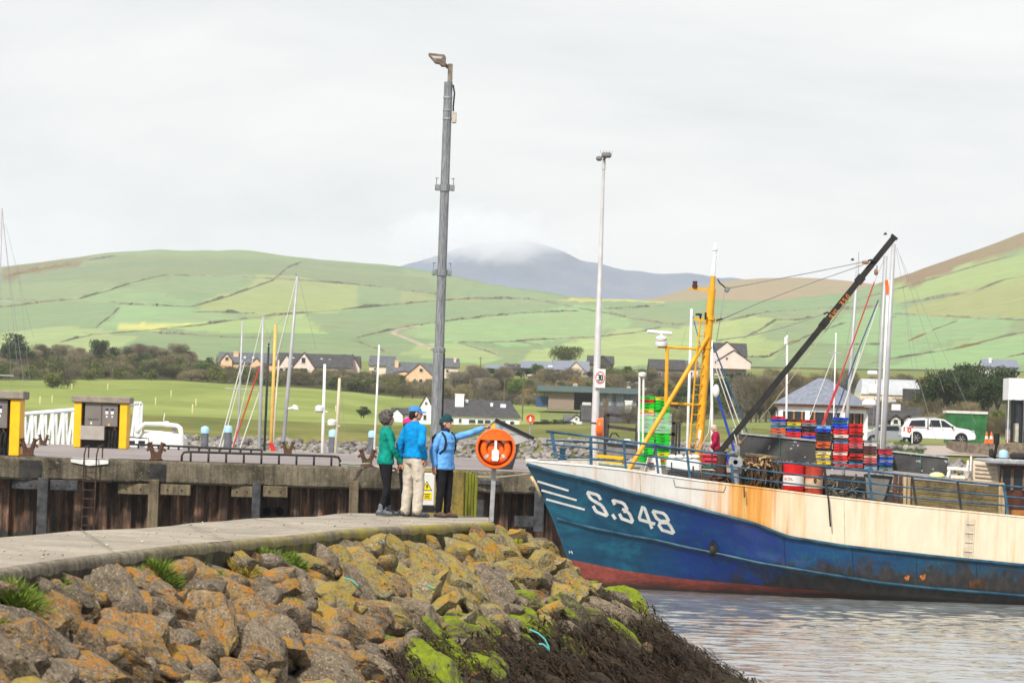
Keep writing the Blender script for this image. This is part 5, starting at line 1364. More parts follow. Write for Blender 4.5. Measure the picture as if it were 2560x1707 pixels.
G = {'S': [[(20, -12), (16, -15), (4, -15), (0, -9), (4, 0), (16, 0), (20, 8), (16, 15), (4, 15), (0, 12)]], 'W': [[(0, -15), (5, 15), (11, -5), (17, 15), (23, -15)]], 'L': [[(0, -15), (0, 15), (15, 15)]],
     '3': [[(0, -12), (4, -15), (16, -15), (20, -8), (10, 0), (20, 8), (16, 15), (4, 15), (0, 12)]], '5': [[(20, -15), (0, -15), (0, -2), (15, -2), (20, 6), (15, 15), (0, 15)]], '0': [[(4, -15), (16, -15), (20, 0), (16, 15), (4, 15), (0, 0), (4, -15)]]}
for cx, g in ((-4, 'S'), (32, 'W'), (68, 'L'), (132, '3'), (170, '5'), (210, '0')): glyph(cx, G[g], 7.5)
mbx.build('lettering', M('orange_lettering', (.6, .2, .035), .6, .3, 12), boat, world=True)
mb = MB(); mb.bar(a.lerp(b, .6) - dv * .2, a.lerp(b, .6) + dv * .05, .168); mb.build('rust_patch', M('boom_rust', (.2, .06, .02), .8, .5, 9, col2=(.03, .022, .02)), boat, world=True)

# stays, blocks
M_BLOCKM = M('pulley_brown', (.28, .15, .09), .6, .3, 12)
def wire(P, r=.012, mat=M_WIRE, zz=None, name='stay'):
    mb = MB(); mb.tube([W(x, y, (zz or ZM) if not isinstance(zz, tuple) else lerp(zz[0], zz[1], i / (len(P) - 1))) for i, (x, y) in enumerate(P)], r, 5); mb.build(name, mat, boat, smooth=True, world=True)
wire([(1794, 698), (1800, 708), (1808, 714), (1817, 724)], .022, M_DARK); wire([(1819, 721), (1900, 706), (2040, 679), (2158, 655)], .013, M_WIRE, (ZM, ZBm)); wire([(1805, 798), (1900, 756), (2040, 703), (2158, 662)], .013, M_WIRE, (ZM, ZBm))
wire([(1790, 801), (1798, 799), (1806, 797)], .03, M_DARK); wire([(1794, 851), (1880, 838), (1960, 818), (2059, 785)], .012, M_WIRE, (ZM, ZBm)); wire([(2059, 785), (2068, 781), (2076, 784)], .028, M_DARK, ZBm)
wire([(1811, 726), (1802, 790), (1791, 853)], .01); wire([(2170, 652), (2178, 650), (2188, 653)], .03, M_DARK, ZBm); wire([(2193, 664), (2192, 674)], .014, M_DARK, ZBm)
wire([(1783, 950), (1772, 1080), (1745, 1130)], .014, WHITE_L, ZM - .4); wire([(1745, 1100), (1750, 1075), (1743, 1120)], .04, WHITE_L, ZM - .4, 'rope_coil')
wire([(2163, 690), (1940, 1000), (1846, 1113)], .01, M('tan_line', (.4, .32, .2), .8), 110); wire([(1845, 1112), (1836, 1085), (1848, 1135)], .016, WHITE_L, 109.5)
mb = MB(); mb.bbox(W(1818, 724, ZM), (.13, .08, .16), .03, Matrix.Rotation(R(30), 3, 'Y')); mb.build('pulley_block', M_GALVD, boat, world=True)
mb = MB(); mb.ball(W(2163, 656, ZBm), (.11, .05, .06)); mb.ball(W(2190, 680, ZBm), (.06, .05, .1)); mb.ball(W(1849, 1106, 109.5), (.06, .05, .07)); mb.build('pulley_block', M_BLOCKM, boat, smooth=True, world=True)

# wheelhouse aft (runs on beyond the frame)
M_VARN = M('varnished_wood', (.06, .02, .014), .4, .4, 3, col2=(.12, .045, .025), stretch=(1, 1, .2))
ZW = 109.9
def w3(px, py, dy=0): return W(px, py, ZW + dy)
mb = MB(); A_ = w3(2497, 1290); z0 = 2.0; zt = w3(2560, 1165).z
mb.box((A_.x + 2.6, ZW + 1.3, (z0 + zt) / 2), (5.2, 2.6, zt - z0)); wh = mb.build('wheelhouse', M_VARN, boat, world=True)
for x0, x1 in ((2507, 2526), (2534, 2556), (2566, 2600), (2610, 2650)):
    p, q = w3(x0, 1175, -.02), w3(x1, 1222, -.02); mb = MB(); mb.box(((p.x + q.x) / 2, ZW - .012, (p.z + q.z) / 2), (q.x - p.x, .03, p.z - q.z)); wn = mb.build('window', M_GLASS, wh, world=False)
    mb = MB()
    for xx in (p.x - .02, q.x + .02): mb.box((xx, ZW - .02, (p.z + q.z) / 2), (.045, .06, p.z - q.z + .08))
    mb.build('frame', M('window_frame', (.2, .13, .09), .5), wn)
    for o in (wn,): o.location = -boat.location
mb = MB(); p = w3(2468, 1152, -.35); mb.bbox((p.x + 3.0, ZW + 1.2, zt + .1), (6.0, 3.2, .17), .05); mb.build('wheelhouse_roof', M_GALV, boat, world=True)
mb = MB(); mb.box((A_.x + 2.7, ZW - .1, 2.35), (5.3, .12, .6)); mb.build('lower_panel', M('orange_panel', (.4, .16, .04), .5, .3, 3), boat, world=True)
mb = MB(); mb.tube([w3(2486, 1146, .4), w3(2492, 1108, .4)], .045, 8); mb.tube([w3(2491, 1110, .4), w3(2492, 1084, .4)], .085, 10); mb.build('stove_pipe', M_BLACK, boat, smooth=40, world=True)
mb = MB(); mb.bbox(w3(2552, 1140, .3), (.62, .4, .2), .06); mb.bbox(w3(2478, 1132, .2), (.14, .1, .25), .05); mb.build('roof_box', M_DARK, boat, world=True)

# ------------------------------------------------------------------ things standing on the trawler's deck
def dz(px, Z): return W(px, sm(SHEER, px, 6), nz(px)).z - .6 + HEEL * (Z - nz(px))
def put(name, px, Z, label, cat, group=None, zadd=0.0, rz=0):
    return thing(name, (wx(px, Z, 1200), Z, dz(px, Z) + zadd), label, cat, group, rz)
CC = {'red': (.6, .02, .02), 'dred': (.32, .02, .03), 'blue': (.005, .05, .5), 'lblue': (.16, .36, .62), 'sky': (.04, .22, .42), 'orange': (.62, .11, .03), 'yellow': (.72, .5, .02), 'cream': (.68, .58, .36), 'white': (.66, .62, .56),
      'black': (.02, .02, .021), 'grey': (.2, .22, .25), 'brown': (.1, .035, .035), 'pink': (.5, .1, .11), 'green': (.01, .5, .02), 'dgreen': (.01, .1, .05), 'maroon': (.25, .02, .06), 'teal': (.1, .22, .2)}
CN = {'dred': 'dark red', 'lblue': 'pale blue', 'sky': 'mid blue', 'pink': 'faded pink', 'dgreen': 'dark green'}
for k, c in CC.items(): M('crate_' + k, c, .5, .26, 7)
CRM = {}
def crate_meshes(key, w, d, h, col):
    if key in CRM: return CRM[key]
    ma = MATS['crate_' + col]; dk = M('slot_' + col, mul(CC[col], .35), .6, .2, 4)
    mb = MB(); t = .02
    mb.box((0, 0, .012), (w * .94, d * .94, .024))
    for sx in (-1, 1): mb.box((sx * (w / 2 - t), 0, h / 2), (t, d * .96, h)); 
    for sy in (-1, 1): mb.box((0, sy * (d / 2 - t), h / 2), (w - 2 * t - .002, t, h - .004))
    for sx in (-1, 1): mb.bbox((sx * w * .43, 0, h * .85), (w * .14 + .012, d + .012, h * .22), .006)
    for sy in (-1, 1): mb.bbox((0, sy * (d / 2 - t), h * .86), (w * .71, t + .02, h * .2), .006)
    body = mb
    hd = MB(); hd.box((0, -d / 2 + .004, h * .45), (w * .27, .012, h * .42))
    CRM[key] = (body, ma, hd, dk); return CRM[key]
CRO = {}
def crate(col, loc, w, d, h, label, group, rz=0):
    key = (col, round(w, 2), round(h, 3))
    if key not in CRO:
        b, ma, hd, dk = crate_meshes(key, w, d, h, col)
        o = b.build('fish_crate', ma); hd.build('handle_slot', dk, o); CRO[key] = o; o['_n'] = 0
        c = o; del o['_n']
    else:
        src = CRO[key]; c = src.copy(); COL.objects.link(c)
        for ch in kids_fast(src):
            q = ch.copy(); COL.objects.link(q); q.parent = c
    c.location = loc; c.rotation_euler = (0, 0, rz); tag(c, label, 'crate', group); return c
def kids_fast(o): return list(o.children)
ORD = ['top', 'second from the top', 'third from the top', 'fourth from the top', 'fifth from the top', 'sixth from the top', 'seventh from the top', 'eighth from the top', 'ninth from the top', 'tenth from the top', 'eleventh from the top', 'twelfth from the top', 'thirteenth from the top', 'fourteenth from the top', 'fifteenth from the top', 'sixteenth from the top', 'seventeenth from the top', 'eighteenth from the top', 'nineteenth from the top', 'twentieth from the top', 'lowest but one', 'lowest']
def stack(x0, x1, yt, yb, Z, cols, where, group='fish crates stacked on the trawler'):
    w = (x1 - x0) / ppm(Z) * .97; P0 = W((x0 + x1) / 2, yb, Z); P1 = W((x0 + x1) / 2, yt, Z); h = (P1.z - P0.z) / len(cols); r = random.Random(x0)
    for i, c in enumerate(cols):
        z = P1.z - h * (i + 1); x = lerp(P1.x, P0.x, (i + .5) / len(cols))
        col = c
        crate(col, V((x + r.uniform(-.022, .022), Z + .3 + r.uniform(-.03, .03), z)), w, .6, h * .985, f"{CN.get(col, col)} fish crate, {ORD[i] if i < len(cols) - 1 or i > 18 else 'lowest'} in {where}", group, r.uniform(-.07, .07))
stack(1929, 1966, 1040, 1091, 113.0, ['red', 'blue', 'grey', 'sky', 'orange', 'orange', 'grey'], 'the leftmost stack behind the grey skip')
stack(1966, 2003, 1047, 1095, 112.9, ['brown', 'yellow', 'teal', 'blue', 'red', 'red'], 'the yellow-topped stack behind the grey skip')
stack(2004, 2042, 1049, 1097, 112.8, ['red', 'grey', 'black', 'black', 'red', 'blue'], 'the red-topped short stack behind the grey skip')
stack(2042, 2078, 1063, 1160, 110.6, ['lblue', 'blue', 'black', 'black', 'black', 'orange', 'orange', 'black', 'cream', 'yellow', 'grey', 'yellow'], 'the pale-blue-topped stack')
stack(2083, 2121, 1043, 1166, 110.6, ['blue', 'dgreen', 'blue', 'blue', 'red', 'red', 'white', 'brown', 'sky', 'red', 'red', 'red', 'white', 'red', 'red', 'grey', 'pink'], 'the tallest blue-topped stack')
stack(2121, 2158, 1059, 1168, 110.6, ['red', 'red', 'red', 'red', 'black', 'red', 'red', 'pink', 'pink', 'black', 'black', 'red', 'red', 'black', 'sky', 'red'], 'the tall all-red stack')
stack(2158, 2192, 1100, 1172, 110.6, ['grey', 'white', 'brown', 'brown', 'brown', 'cream', 'pink', 'pink', 'brown', 'lblue'], 'the brown and white stack')
stack(2196, 2232, 1122, 1176, 110.6, ['maroon', 'red', 'grey', 'blue', 'grey', 'blue', 'dgreen', 'grey'], 'the short stack beside the right skip')
gcols = ['green', 'red', 'green', 'green', 'yellow', 'orange'] + ['green'] * 16
stack(1597, 1636, 990, 1168, 118, gcols, 'the left tower of green crates', 'green crates wrapped in two towers')
gcols = ['yellow', 'green', 'green', 'green', 'green', 'green', 'green', 'green', 'green', 'green', 'green', 'green', 'green', 'green', 'green', 'green', 'green', 'yellow', 'green', 'orange', 'green', 'green']
stack(1637, 1675, 992, 1172, 117.9, gcols, 'the right tower of green crates', 'green crates wrapped in two towers')
# pallet they stand on, shrink wrap round them
p = W(1636, 1172, 118.3); t = thing('pallet', (p.x, 118.3, p.z - .9), 'raised pallet stand under the two green crate towers', 'pallet')
mb = MB(); 
for i in range(4): mb.box((-.48 + .32 * i, 0, .85), (.12, 1.0, .1))
mb.box((0, 0, .4), (1.0, .9, .78)); mb.build('base', M_TIMBD, t)
ma, nt, bs = newmat('shrink_wrap'); bs.inputs['Base Color'].default_value = (.75, .78, .78, 1); bs.inputs['Roughness'].default_value = .2; bs.inputs['Alpha'].default_value = .42
nt.l.new(nt.math('MULTIPLY', nt.ramp(nt.noise(nt.coords('Object', (1, 1, 9)), 3, 4), [(.35, .08), (.65, .5)]), 1), bs.inputs['Alpha'])
p0, p1 = W(1596, 1080, 117.7), W(1676, 1034, 117.7); mb = MB(); x0, x1, z0, z1 = p0.x - .02, p1.x + .05, p0.z, p1.z
mb.add([V((x0, 117.86, z0)), V((x1, 117.86, z0)), V((x1, 118.65, z0)), V((x0, 118.65, z0)), V((x0, 117.86, z1)), V((x1, 117.86, z1)), V((x1, 118.65, z1)), V((x0, 118.65, z1))], [(0, 1, 5, 4), (1, 2, 6, 5), (2, 3, 7, 6), (3, 0, 4, 7)])
tag(mb.build('plastic_wrap', ma), 'clear plastic wrap round the middle of the green crate towers', 'plastic wrap')

# skips
M_SKIP = M('skip_grey', (.05, .05, .052), .6, .3, 1.4, .1, col2=(.085, .083, .08))
M_SKIPL = M('skip_rim', (.36, .37, .37), .6, .3, 5)
def skip(P, Z, label, D=1.4):
    (xa, ya), (xb, yb), (xc, yc), (xd, yd) = P; q = [W(x, y, Z) for x, y in P]; o = V((q[0].x, Z, q[3].z))
    t = thing('skip', o, label, 'skip', 'grey steel skips on the trawler'); mb = MB(); mb.prism([p - o for p in q], (0, D, 0)); mb.build('body', M_SKIP, t)
    for y_ in (-.02, D): mb = MB(); mb.bar(q[0] - o + V((0, y_, 0)), q[1] - o + V((0, y_, 0)), .05); mb.build('rim', M_SKIPL, t)
    r = random.Random(int(xa))
    for _ in range(9):
        c = q[0].lerp(q[1], r.random()).lerp(q[3].lerp(q[2], r.random()), r.random()) - o; mb = MB(); mb.box(c + V((0, -.004, 0)), (r.uniform(.02, .07), .006, r.uniform(.02, .09)), Matrix.Rotation(r.uniform(0, 3), 3, 'Y')); mb.build('paint_chip', M_SKIPL, t)
    mb = MB(); u = .5; c0, c1 = q[0].lerp(q[1], u) - o, q[3].lerp(q[2], u) - o; mb.tube([c0 + V((0, -.03, .03)), c0.lerp(c1, .5) + V((.02, -.04, 0)), c1 + V((-.02, -.04, 0))], .014, 6); mb.build('rope', M('green_rope', (.03, .16, .1), .8), t)
skip([(1853, 1083), (2041, 1101), (2040, 1156), (1858, 1142)], 111.4, 'large dark grey skip with chipped paint carrying three short crate stacks')
skip([(2232, 1128), (2370, 1143), (2368, 1190), (2234, 1176)], 111.0, 'dark grey mossy skip right of the crate stacks')

# drums
def drum(x0, x1, yt, yb, Z, label, rusty):
    r = (x1 - x0) / 2 / ppm(Z); b = W((x0 + x1) / 2, yb, Z); H = W((x0 + x1) / 2, yt, Z).z - b.z
    t = thing('oil_drum', (b.x, Z, b.z), label, 'oil drum', 'red oil drums on the trawler deck')
    def seg(z0, z1, ma, nm): mb = MB(); mb.lathe([(r, z0 * H), (r, z1 * H)], n=28, caps=False); mb.build(nm, ma, t, smooth=40)
    M_DR = M('drum_red', (.55, .012, .012), .4, .12, 3); M_DR2 = M('drum_rust', (.4, .05, .02), .6, .35, 5, col2=(.5, .06, .03)); M_DW = M('drum_white', (.7, .67, .63), .45, .1, 3); M_DC = M('drum_cream', (.55, .36, .2), .6, .3, 4, col2=(.62, .46, .28))
    seg(0, .31, M_DR2 if rusty else M_DR, 'lower_band'); seg(.31, .64, M_DC if rusty else M_DW, 'middle_band'); seg(.64, .98, M_DR2 if rusty else M_DR, 'upper_band')
    mb = MB()
    for z in (.02, .31, .64, .985): mb.lathe([(r * .98, z * H - .018), (r * 1.035, z * H), (r * .98, z * H + .018)], n=28, caps=False)
    mb.lathe([(r * .97, H * .97), (.01, H * .97)], n=28, caps=False); mb.build('hoop', M_DR2 if rusty else M_DR, t, smooth=40)
    if not rusty:
        def ond(px, py, off): p = W(px, py, Z); dx = max(-.99, min(.99, (p.x - b.x) / r)); return V((p.x, Z - r * math.sqrt(1 - dx * dx) - .004 - off, p.z)) - t.location
        mb = MB(); s1 = (7.84, 1700, 1060); K = [(2063, 2105, 'K'), (2108, 2152, 'O'), (2162, 2166, 'I'), (2176, 2208, 'L')]
        for a, c in ((2050, 'K'), (2100, 'O'), (2150, 'I'), (2174, 'L')):
            y0, y1 = 1048, 1094
            S = {'K': [[(0, y0), (0, y1)], [(30, y0), (4, (y0 + y1) / 2), (32, y1)]], 'O': [[(8, y0), (30, y0), (38, (y0 + y1) / 2), (30, y1), (8, y1), (0, (y0 + y1) / 2), (8, y0)]], 'I': [[(6, y0), (6, y1)]], 'L': [[(0, y0), (0, y1), (28, y1)]]}[c]
            for i, P in enumerate(S): mb.add(*strip([(a + x, y) for x, y in P], 9, s=s1, proj=ond, sub=1, off=.002 * i))
        mb.build('lettering', M('drum_letter', (.4, .02, .03), .5), t)
    else:
        mb = MB(); 
        for px, py in ((2046, 1190), (2036, 1200)):
            p = W(px, py, Z); dx = (p.x - b.x) / r; mb.ball(V((p.x, Z - r * math.sqrt(1 - dx * dx), p.z)) - t.location, (.045, .02, .09))
        mb.build('rust_patch', M_RUST, t)
drum(1956, 2009, 1157, 1240, 109.2, 'bright red oil drum with a clean white band and red lettering', False)
drum(2008, 2056, 1165, 1246, 109.3, 'rusty red oil drum with a stained cream band', True)

# rest of the deck gear
def solid(name, px, py, Z, label, cat, mat, fn, group=None, smooth=False):
    p = W(px, py, Z); t = thing(name, (p.x, Z, p.z), label, cat, group); fn(t, lambda x, y, dy=0: W(x, y, Z) + V((0, dy, 0)) - p); return t
def f(t, P):
    mb = MB(); c = P(1710, 1164); mb.bbox(c + V((0, .45, 0)), (1.0, .9, .42), .1); mb.build('tub', M_WHITEG, t, smooth=40)
    mb = MB()
    for x in (1682, 1700, 1722, 1740): mb.bbox(P(x, 1142) + V((0, .45, 0)), (.22, .85, .14), .06)
    mb.build('lid', M_WHITEG, t, smooth=40)
    mb = MB(); mb.bbox(P(1712, 1190) + V((0, .45, 0)), (.9, .8, .2), .02); mb.build('stand', M_TIMBD, t)
solid('fish_tub', 1710, 1190, 110.2, 'big white insulated tub at the foot of the yellow mast', 'tub', None, f)
def f(t, P):
    mb = MB(); mb.bbox(P(1778, 1152) + V((0, .4, 0)), (.52, .8, .26), .06); mb.build('tub', M('red_tub', (.5, .02, .04), .35, .1, 2), t, smooth=40)
    mb = MB(); mb.bbox(P(1778, 1137) + V((0, .4, 0)), (.56, .84, .06), .02); mb.bbox(P(1778, 1150) + V((0, -.02, 0)), (.4, .04, .05), .015); mb.build('rim', M('red_tub2', (.55, .05, .07), .35, .1, 2), t)
    mb = MB(); mb.bbox(P(1778, 1168) + V((0, .4, 0)), (.5, .75, .08), .02); mb.build('foot', M('tub_green', (.02, .12, .06), .5), t)
solid('fish_tub', 1778, 1172, 110.4, 'red plastic tub right of the white tub', 'tub', None, f)
def f(t, P):
    mb = MB(); mb.bar(P(1490, 1139), P(1557, 1145), .4, .09); mb.bar(P(1505, 1157), P(1555, 1159), .3, .1); mb.bar(P(1555, 1142), P(1556, 1165), .1); mb.build('frame', M_YEL, t)
    mb = MB(); mb.tube([P(1496, 1158, -.2), P(1540, 1163, -.25), P(1600, 1168, -.2)], .05, 7); mb.build('hose', M('pale_green', (.3, .36, .26), .7), t, smooth=True)
solid('yellow_gallows', 1525, 1165, 111.6, 'bright yellow steel frame lying on the foredeck', 'frame', None, f)
def f(t, P):
    mb = MB(); mb.prism([P(1610, 1185), P(1655, 1190), P(1650, 1142), P(1622, 1140)], (0, .8, 0)); mb.build('hatch', HM[0], t)
    mb = MB(); mb.box(P(1627, 1160, -.05), (.16, .12, .1)); mb.build('bracket', M_RUST, t)
solid('hatch', 1632, 1190, 111, 'white sloping hatch cover behind the foredeck rail', 'hatch', None, f)
def f(t, P):   # rusty winch post and pile under the boom heel
    mb = MB(); mb.tube([P(1800, 1225), P(1803, 1165), P(1806, 1128)], [.22, .15, .14], 10); mb.lathe([(.32, -.12), (.2, -.1), (.2, .1), (.32, .12)], P(1800, 1195, .1), 18, (1, 0, 0)); mb.build('drum', M('winch_brown', (.035, .022, .018), .8, .5, 6, .4, col2=(.09, .045, .03)), t, smooth=40)
    mb = MB(); r = random.Random(4)
    for _ in range(26): x, y = r.uniform(1770, 1832), r.uniform(1185, 1222); mb.tube([P(x, y, r.uniform(-.3, .3)), P(x + r.uniform(-16, 16), y + r.uniform(-14, 14), r.uniform(-.3, .2)), P(x + r.uniform(-20, 20), y + r.uniform(0, 14), r.uniform(-.2, .2))], .03, 5)
    mb.build('chain', M_RUST, t)
    mb = MB(); mb.tube([P(1813, 1138), P(1812, 1150), P(1817, 1163)], .05, 8); mb.build('float', M('orange_float', (.65, .1, .02), .5), t); mb = MB(); mb.tube([P(1820, 1138), P(1820, 1160)], .05, 8); mb.build('float', M('blue_float', (.02, .05, .4), .5), t)
solid('winch', 1803, 1225, 109.9, 'rusty brown winch under the heel of the black boom', 'winch', None, f)
def f(t, P):
    mb = MB(); mb.lathe([(.2, 0), (.2, .2), (.07, .2), (.06, .1)], P(1838, 1155), 18, (0, -1, 0), caps=False); mb.bbox(P(1842, 1175, .1), (.24, .2, .3), .05); mb.tube([P(1838, 1155), P(1840, 1210)], .1, 8); mb.build('roller', M_GALV, t, smooth=40)
    mb = MB(); mb.lathe([(.07, 0), (.01, 0)], P(1838, 1155, -.1), 14, (0, -1, 0)); mb.build('hub', M_BLACK, t)
solid('net_roller', 1840, 1212, 109.5, 'grey round roller head left of the dredge rack', 'roller', None, f)
def f(t, P):
    r = random.Random(8); mb = MB(); mb.tube([P(1862, 1137), P(1900, 1140), P(1945, 1147)], .07, 7); mb.tube([P(1855, 1232), P(1955, 1240)], .05, 6)
    for x in (1862, 1910, 1950): mb.tube([P(x, 1140, .1), P(x, 1236, .1)], .04, 6)
    mb.build('rack', M('rack_tan', (.26, .21, .12), .8, .4, 6, col2=(.08, .06, .05)), t)
    for nm, ma, n, wd in (('chain', M('chain_brown', (.06, .03, .02), .85, .5, 9, col2=(.14, .07, .035)), 58, .03), ('rope', M('rope_mix', (.2, .14, .08), .85, .6, 5, col2=(.35, .2, .09)), 26, .016), ('netting', M('net_green', (.012, .07, .04), .85, .5, 9, col2=(.05, .06, .05)), 44, .014)):
        mb = MB()
        for _ in range(n):
            x = r.uniform(1852, 1962); y0 = r.uniform(1138, 1170) if nm != 'netting' else r.uniform(1150, 1190); L = r.uniform(30, 75); dy = r.uniform(-.35, .3); y1 = min(y0 + L, 1240)
            mb.tube([P(x, y0, dy), P(x + r.uniform(-5, 5), lerp(y0, y1, .4), dy - .05), P(x + r.uniform(-7, 7), lerp(y0, y1, .75), dy), P(x + r.uniform(-9, 9), y1, dy)], [wd, wd * r.uniform(.8, 2.1), wd * r.uniform(.8, 2.2), wd], 5)
        mb.build(nm, ma, t)
    mb = MB()
    for _ in range(16): x, y = r.uniform(1856, 1950), r.uniform(1140, 1165); mb.bar(P(x, y, -.35), P(x + r.uniform(-16, 16), y + r.uniform(-4, 14), -.4), .05, .03)
    mb.build('tooth_bar', M('bar_pale', (.42, .28, .14), .7, .3, 8), t)
    mb = MB(); mb.box(P(1905, 1200, .45), (1.15, .1, .8)); mb.build('back_panel', M_DARK, t)
solid('dredge_rack', 1905, 1240, 109.9, 'rack of rusty scallop dredges tangled with chain, rope and green netting', 'dredge rack', None, f)
def f(t, P):
    r = random.Random(12); mb = MB(); mb.box(P(2115, 1215, .8), (1.25, .9, .55)); mb.build('engine_block', M_BLACKP, t)
    mb = MB()
    for x in (2088, 2110, 2140, 2162): mb.bar(P(x, 1185), P(x + 3, 1252), .05)
    for y in (1190, 1215, 1232, 1250): mb.bar(P(2075, y - 3), P(2175, y + 5), .045)
    mb.build('frame', M_DARK, t); mb = MB()
    for _ in range(26): x, y = r.uniform(2072, 2170), r.uniform(1188, 1240); mb.tube([P(x, y, -.05), P(x + r.uniform(-16, 16), y + r.uniform(-8, 14), -.1), P(x + r.uniform(-20, 20), y + r.uniform(0, 20), 0)], .022, 5)
    mb.build('hose', M('hose_grey', (.1, .095, .085), .7, .5, 6, col2=(.22, .18, .13)), t)
solid('deck_winch', 2115, 1252, 109.4, 'black deck machine with tangled hoses below the crate stacks', 'winch', None, f)
def f(t, P):
    mb = MB(); mb.prism([P(2163, 1186), P(2230, 1192), P(2222, 1238), P(2205, 1252), P(2168, 1244)], (0, .5, 0)); mb.build('panel', M('chute_grey', (.16, .15, .13), .6, .25, 2), t)
    mb = MB(); mb.bar(P(2230, 1190, -.02), P(2212, 1252, -.02), .07); mb.bar(P(2163, 1186, -.02), P(2230, 1192, -.02), .05); mb.build('edge', M_BLACK, t)
    mb = MB(); mb.bar(P(2240, 1188), P(2236, 1262), .12); mb.bar(P(2252, 1190), P(2250, 1262), .1); mb.build('post', M_RUST, t)
solid('sorting_chute', 2200, 1255, 109.3, 'grey steel chute with black edges left of the wooden bin', 'chute', None, f)
def f(t, P):
    M_BIN = concrete('mossy_planks', (.2, .15, .07), (.05, .042, .03), 1.6, moss=((.24, .19, .1), 3, (.5, 1, 3), [(.5, 0.0), (.68, .8)]), bump=.8)
    mb = MB()
    for i in range(5):
        y0 = 1196 + i * 17.5; mb.prism([P(2268, y0), P(2505, y0 + 22), P(2505, y0 + 38.5), P(2268, y0 + 16.5)], (0, .06, 0))
    mb.prism([P(2268, 1196, .06), P(2505, 1218, .06), P(2505, 1296, .06), P(2268, 1284, .06)], (0, .9, 0)); mb.build('planks', M_BIN, t)
    M_PP = M('pale_timber', (.42, .31, .17), .75, .25, 5, .2, stretch=(3, 3, .4))
    for x, y0, y1 in ((2262, 1183, 1266), (2272, 1184, 1268), (2500, 1208, 1284), (2508, 1210, 1286)):
        mb = MB(); mb.bar(P(x, y0, -.06), P(x - 1, y1, -.06), .085); mb.build('post', M_PP, t)
    mb = MB(); mb.bar(P(2260, 1190, -.04), P(2510, 1209, -.04), .05); mb.build('top_rail', M_PP, t)
solid('wooden_bin', 2380, 1290, 109.2, 'mossy plank bin with pale corner posts in front of the wheelhouse', 'bin', None, f)
def f(t, P):
    mb = MB(); mb.prism([P(2432, 1150), P(2492, 1158), P(2497, 1205), P(2428, 1200)], (0, .08, 0)); mb.build('board', M('cream_plastic', (.66, .56, .44), .5, .12, 3), t)
    mb = MB()
    for i in range(4): mb.bar(P(2437, 1160 + i * 10, -.03), P(2488, 1165 + i * 10, -.03), .035)
    mb.build('rib', M('cream_rib', (.5, .41, .3), .5), t)
solid('fish_pallet', 2462, 1204, 110.0, 'cream ribbed plastic pallet lid leaning by the wheelhouse', 'pallet lid', None, f)
def f(t, P):
    mb = MB(); mb.lathe([(.24, -.02), (.23, .05), (.17, .11), (.06, .14), (.01, .145)], P(2342, 1192), 18); mb.build('dome', M('pale_buoy', (.55, .66, .5), .5, .2, 3, col2=(.7, .68, .25)), t, smooth=True)
solid('buoy', 2342, 1194, 109.9, 'pale green and yellow dome-shaped float on the wooden bin', 'float', None, f)
def f(t, P):
    mb = MB(); mb.tube([P(2368, 1171), P(2420, 1174)], .06, 8); mb.tube([P(2374, 1172), P(2370, 1192)], .05, 8); mb.tube([P(2428, 1140), P(2426, 1195)], .028, 6); mb.bar(P(2420, 1150), P(2417, 1178), .05); mb.build('pipe', M_WHITE, t, smooth=40)
    mb = MB(); mb.bbox(P(2398, 1194, .1), (.5, .4, .13), .04); mb.lathe([(.05, 0), (.12, .22)], P(2416, 1195, -.1), 10); mb.build('tray', M('bone_white', (.68, .62, .55), .6, .25, 7), t, smooth=40)
    mb = MB(); r = random.Random(2)
    for _ in range(8): x, y = r.uniform(2378, 2420), r.uniform(1178, 1190); mb.tube([P(x, y), P(x + r.uniform(-8, 8), y + r.uniform(-5, 8))], .035, 6)
    mb.build('scrap', M_RUST, t)
solid('fish_tray', 2400, 1200, 109.9, 'white pipes and trays piled on the wooden bin', 'tray', None, f)if False else solid('fish_tray', 2400, 1200, 109.9, 'white pipes and trays piled on the wooden bin', 'tray', None, f)

# mooring lines
def line(P, r, mat, label):
    mb = MB(); pts = [W(*p) for p in P]; out = []
    for a, b in zip(pts, pts[1:]): out += [a.lerp(b, i / 5) for i in range(5)]
    mb.tube(out + [pts[-1]], r, 6); tag(mb.build('mooring_rope', mat, smooth=True), label, 'rope')
M_MOOR = M('mooring_green', (.3, .36, .25), .8, .2, 30); M_MOORC = M('mooring_cream', (.5, .44, .3), .8, .2, 30)
line([(925, 1158, 125.6), (880, 1161, 125), (850, 1158, 124.6)], .03, M_MOOR, 'pale green mooring rope lying by the bollard beside the woman in green')
line([(936, 1165, 124.6), (960, 1170, 120), (985, 1176, 112)], .022, M_MOORC, 'cream mooring line running past the woman in green')
line([(1326, 1184, 111), (1290, 1188, 105), (1240, 1193, 95), (1188, 1192, 68)], .02, M_MOORC, 'cream mooring line from the trawler bow to the mossy block')
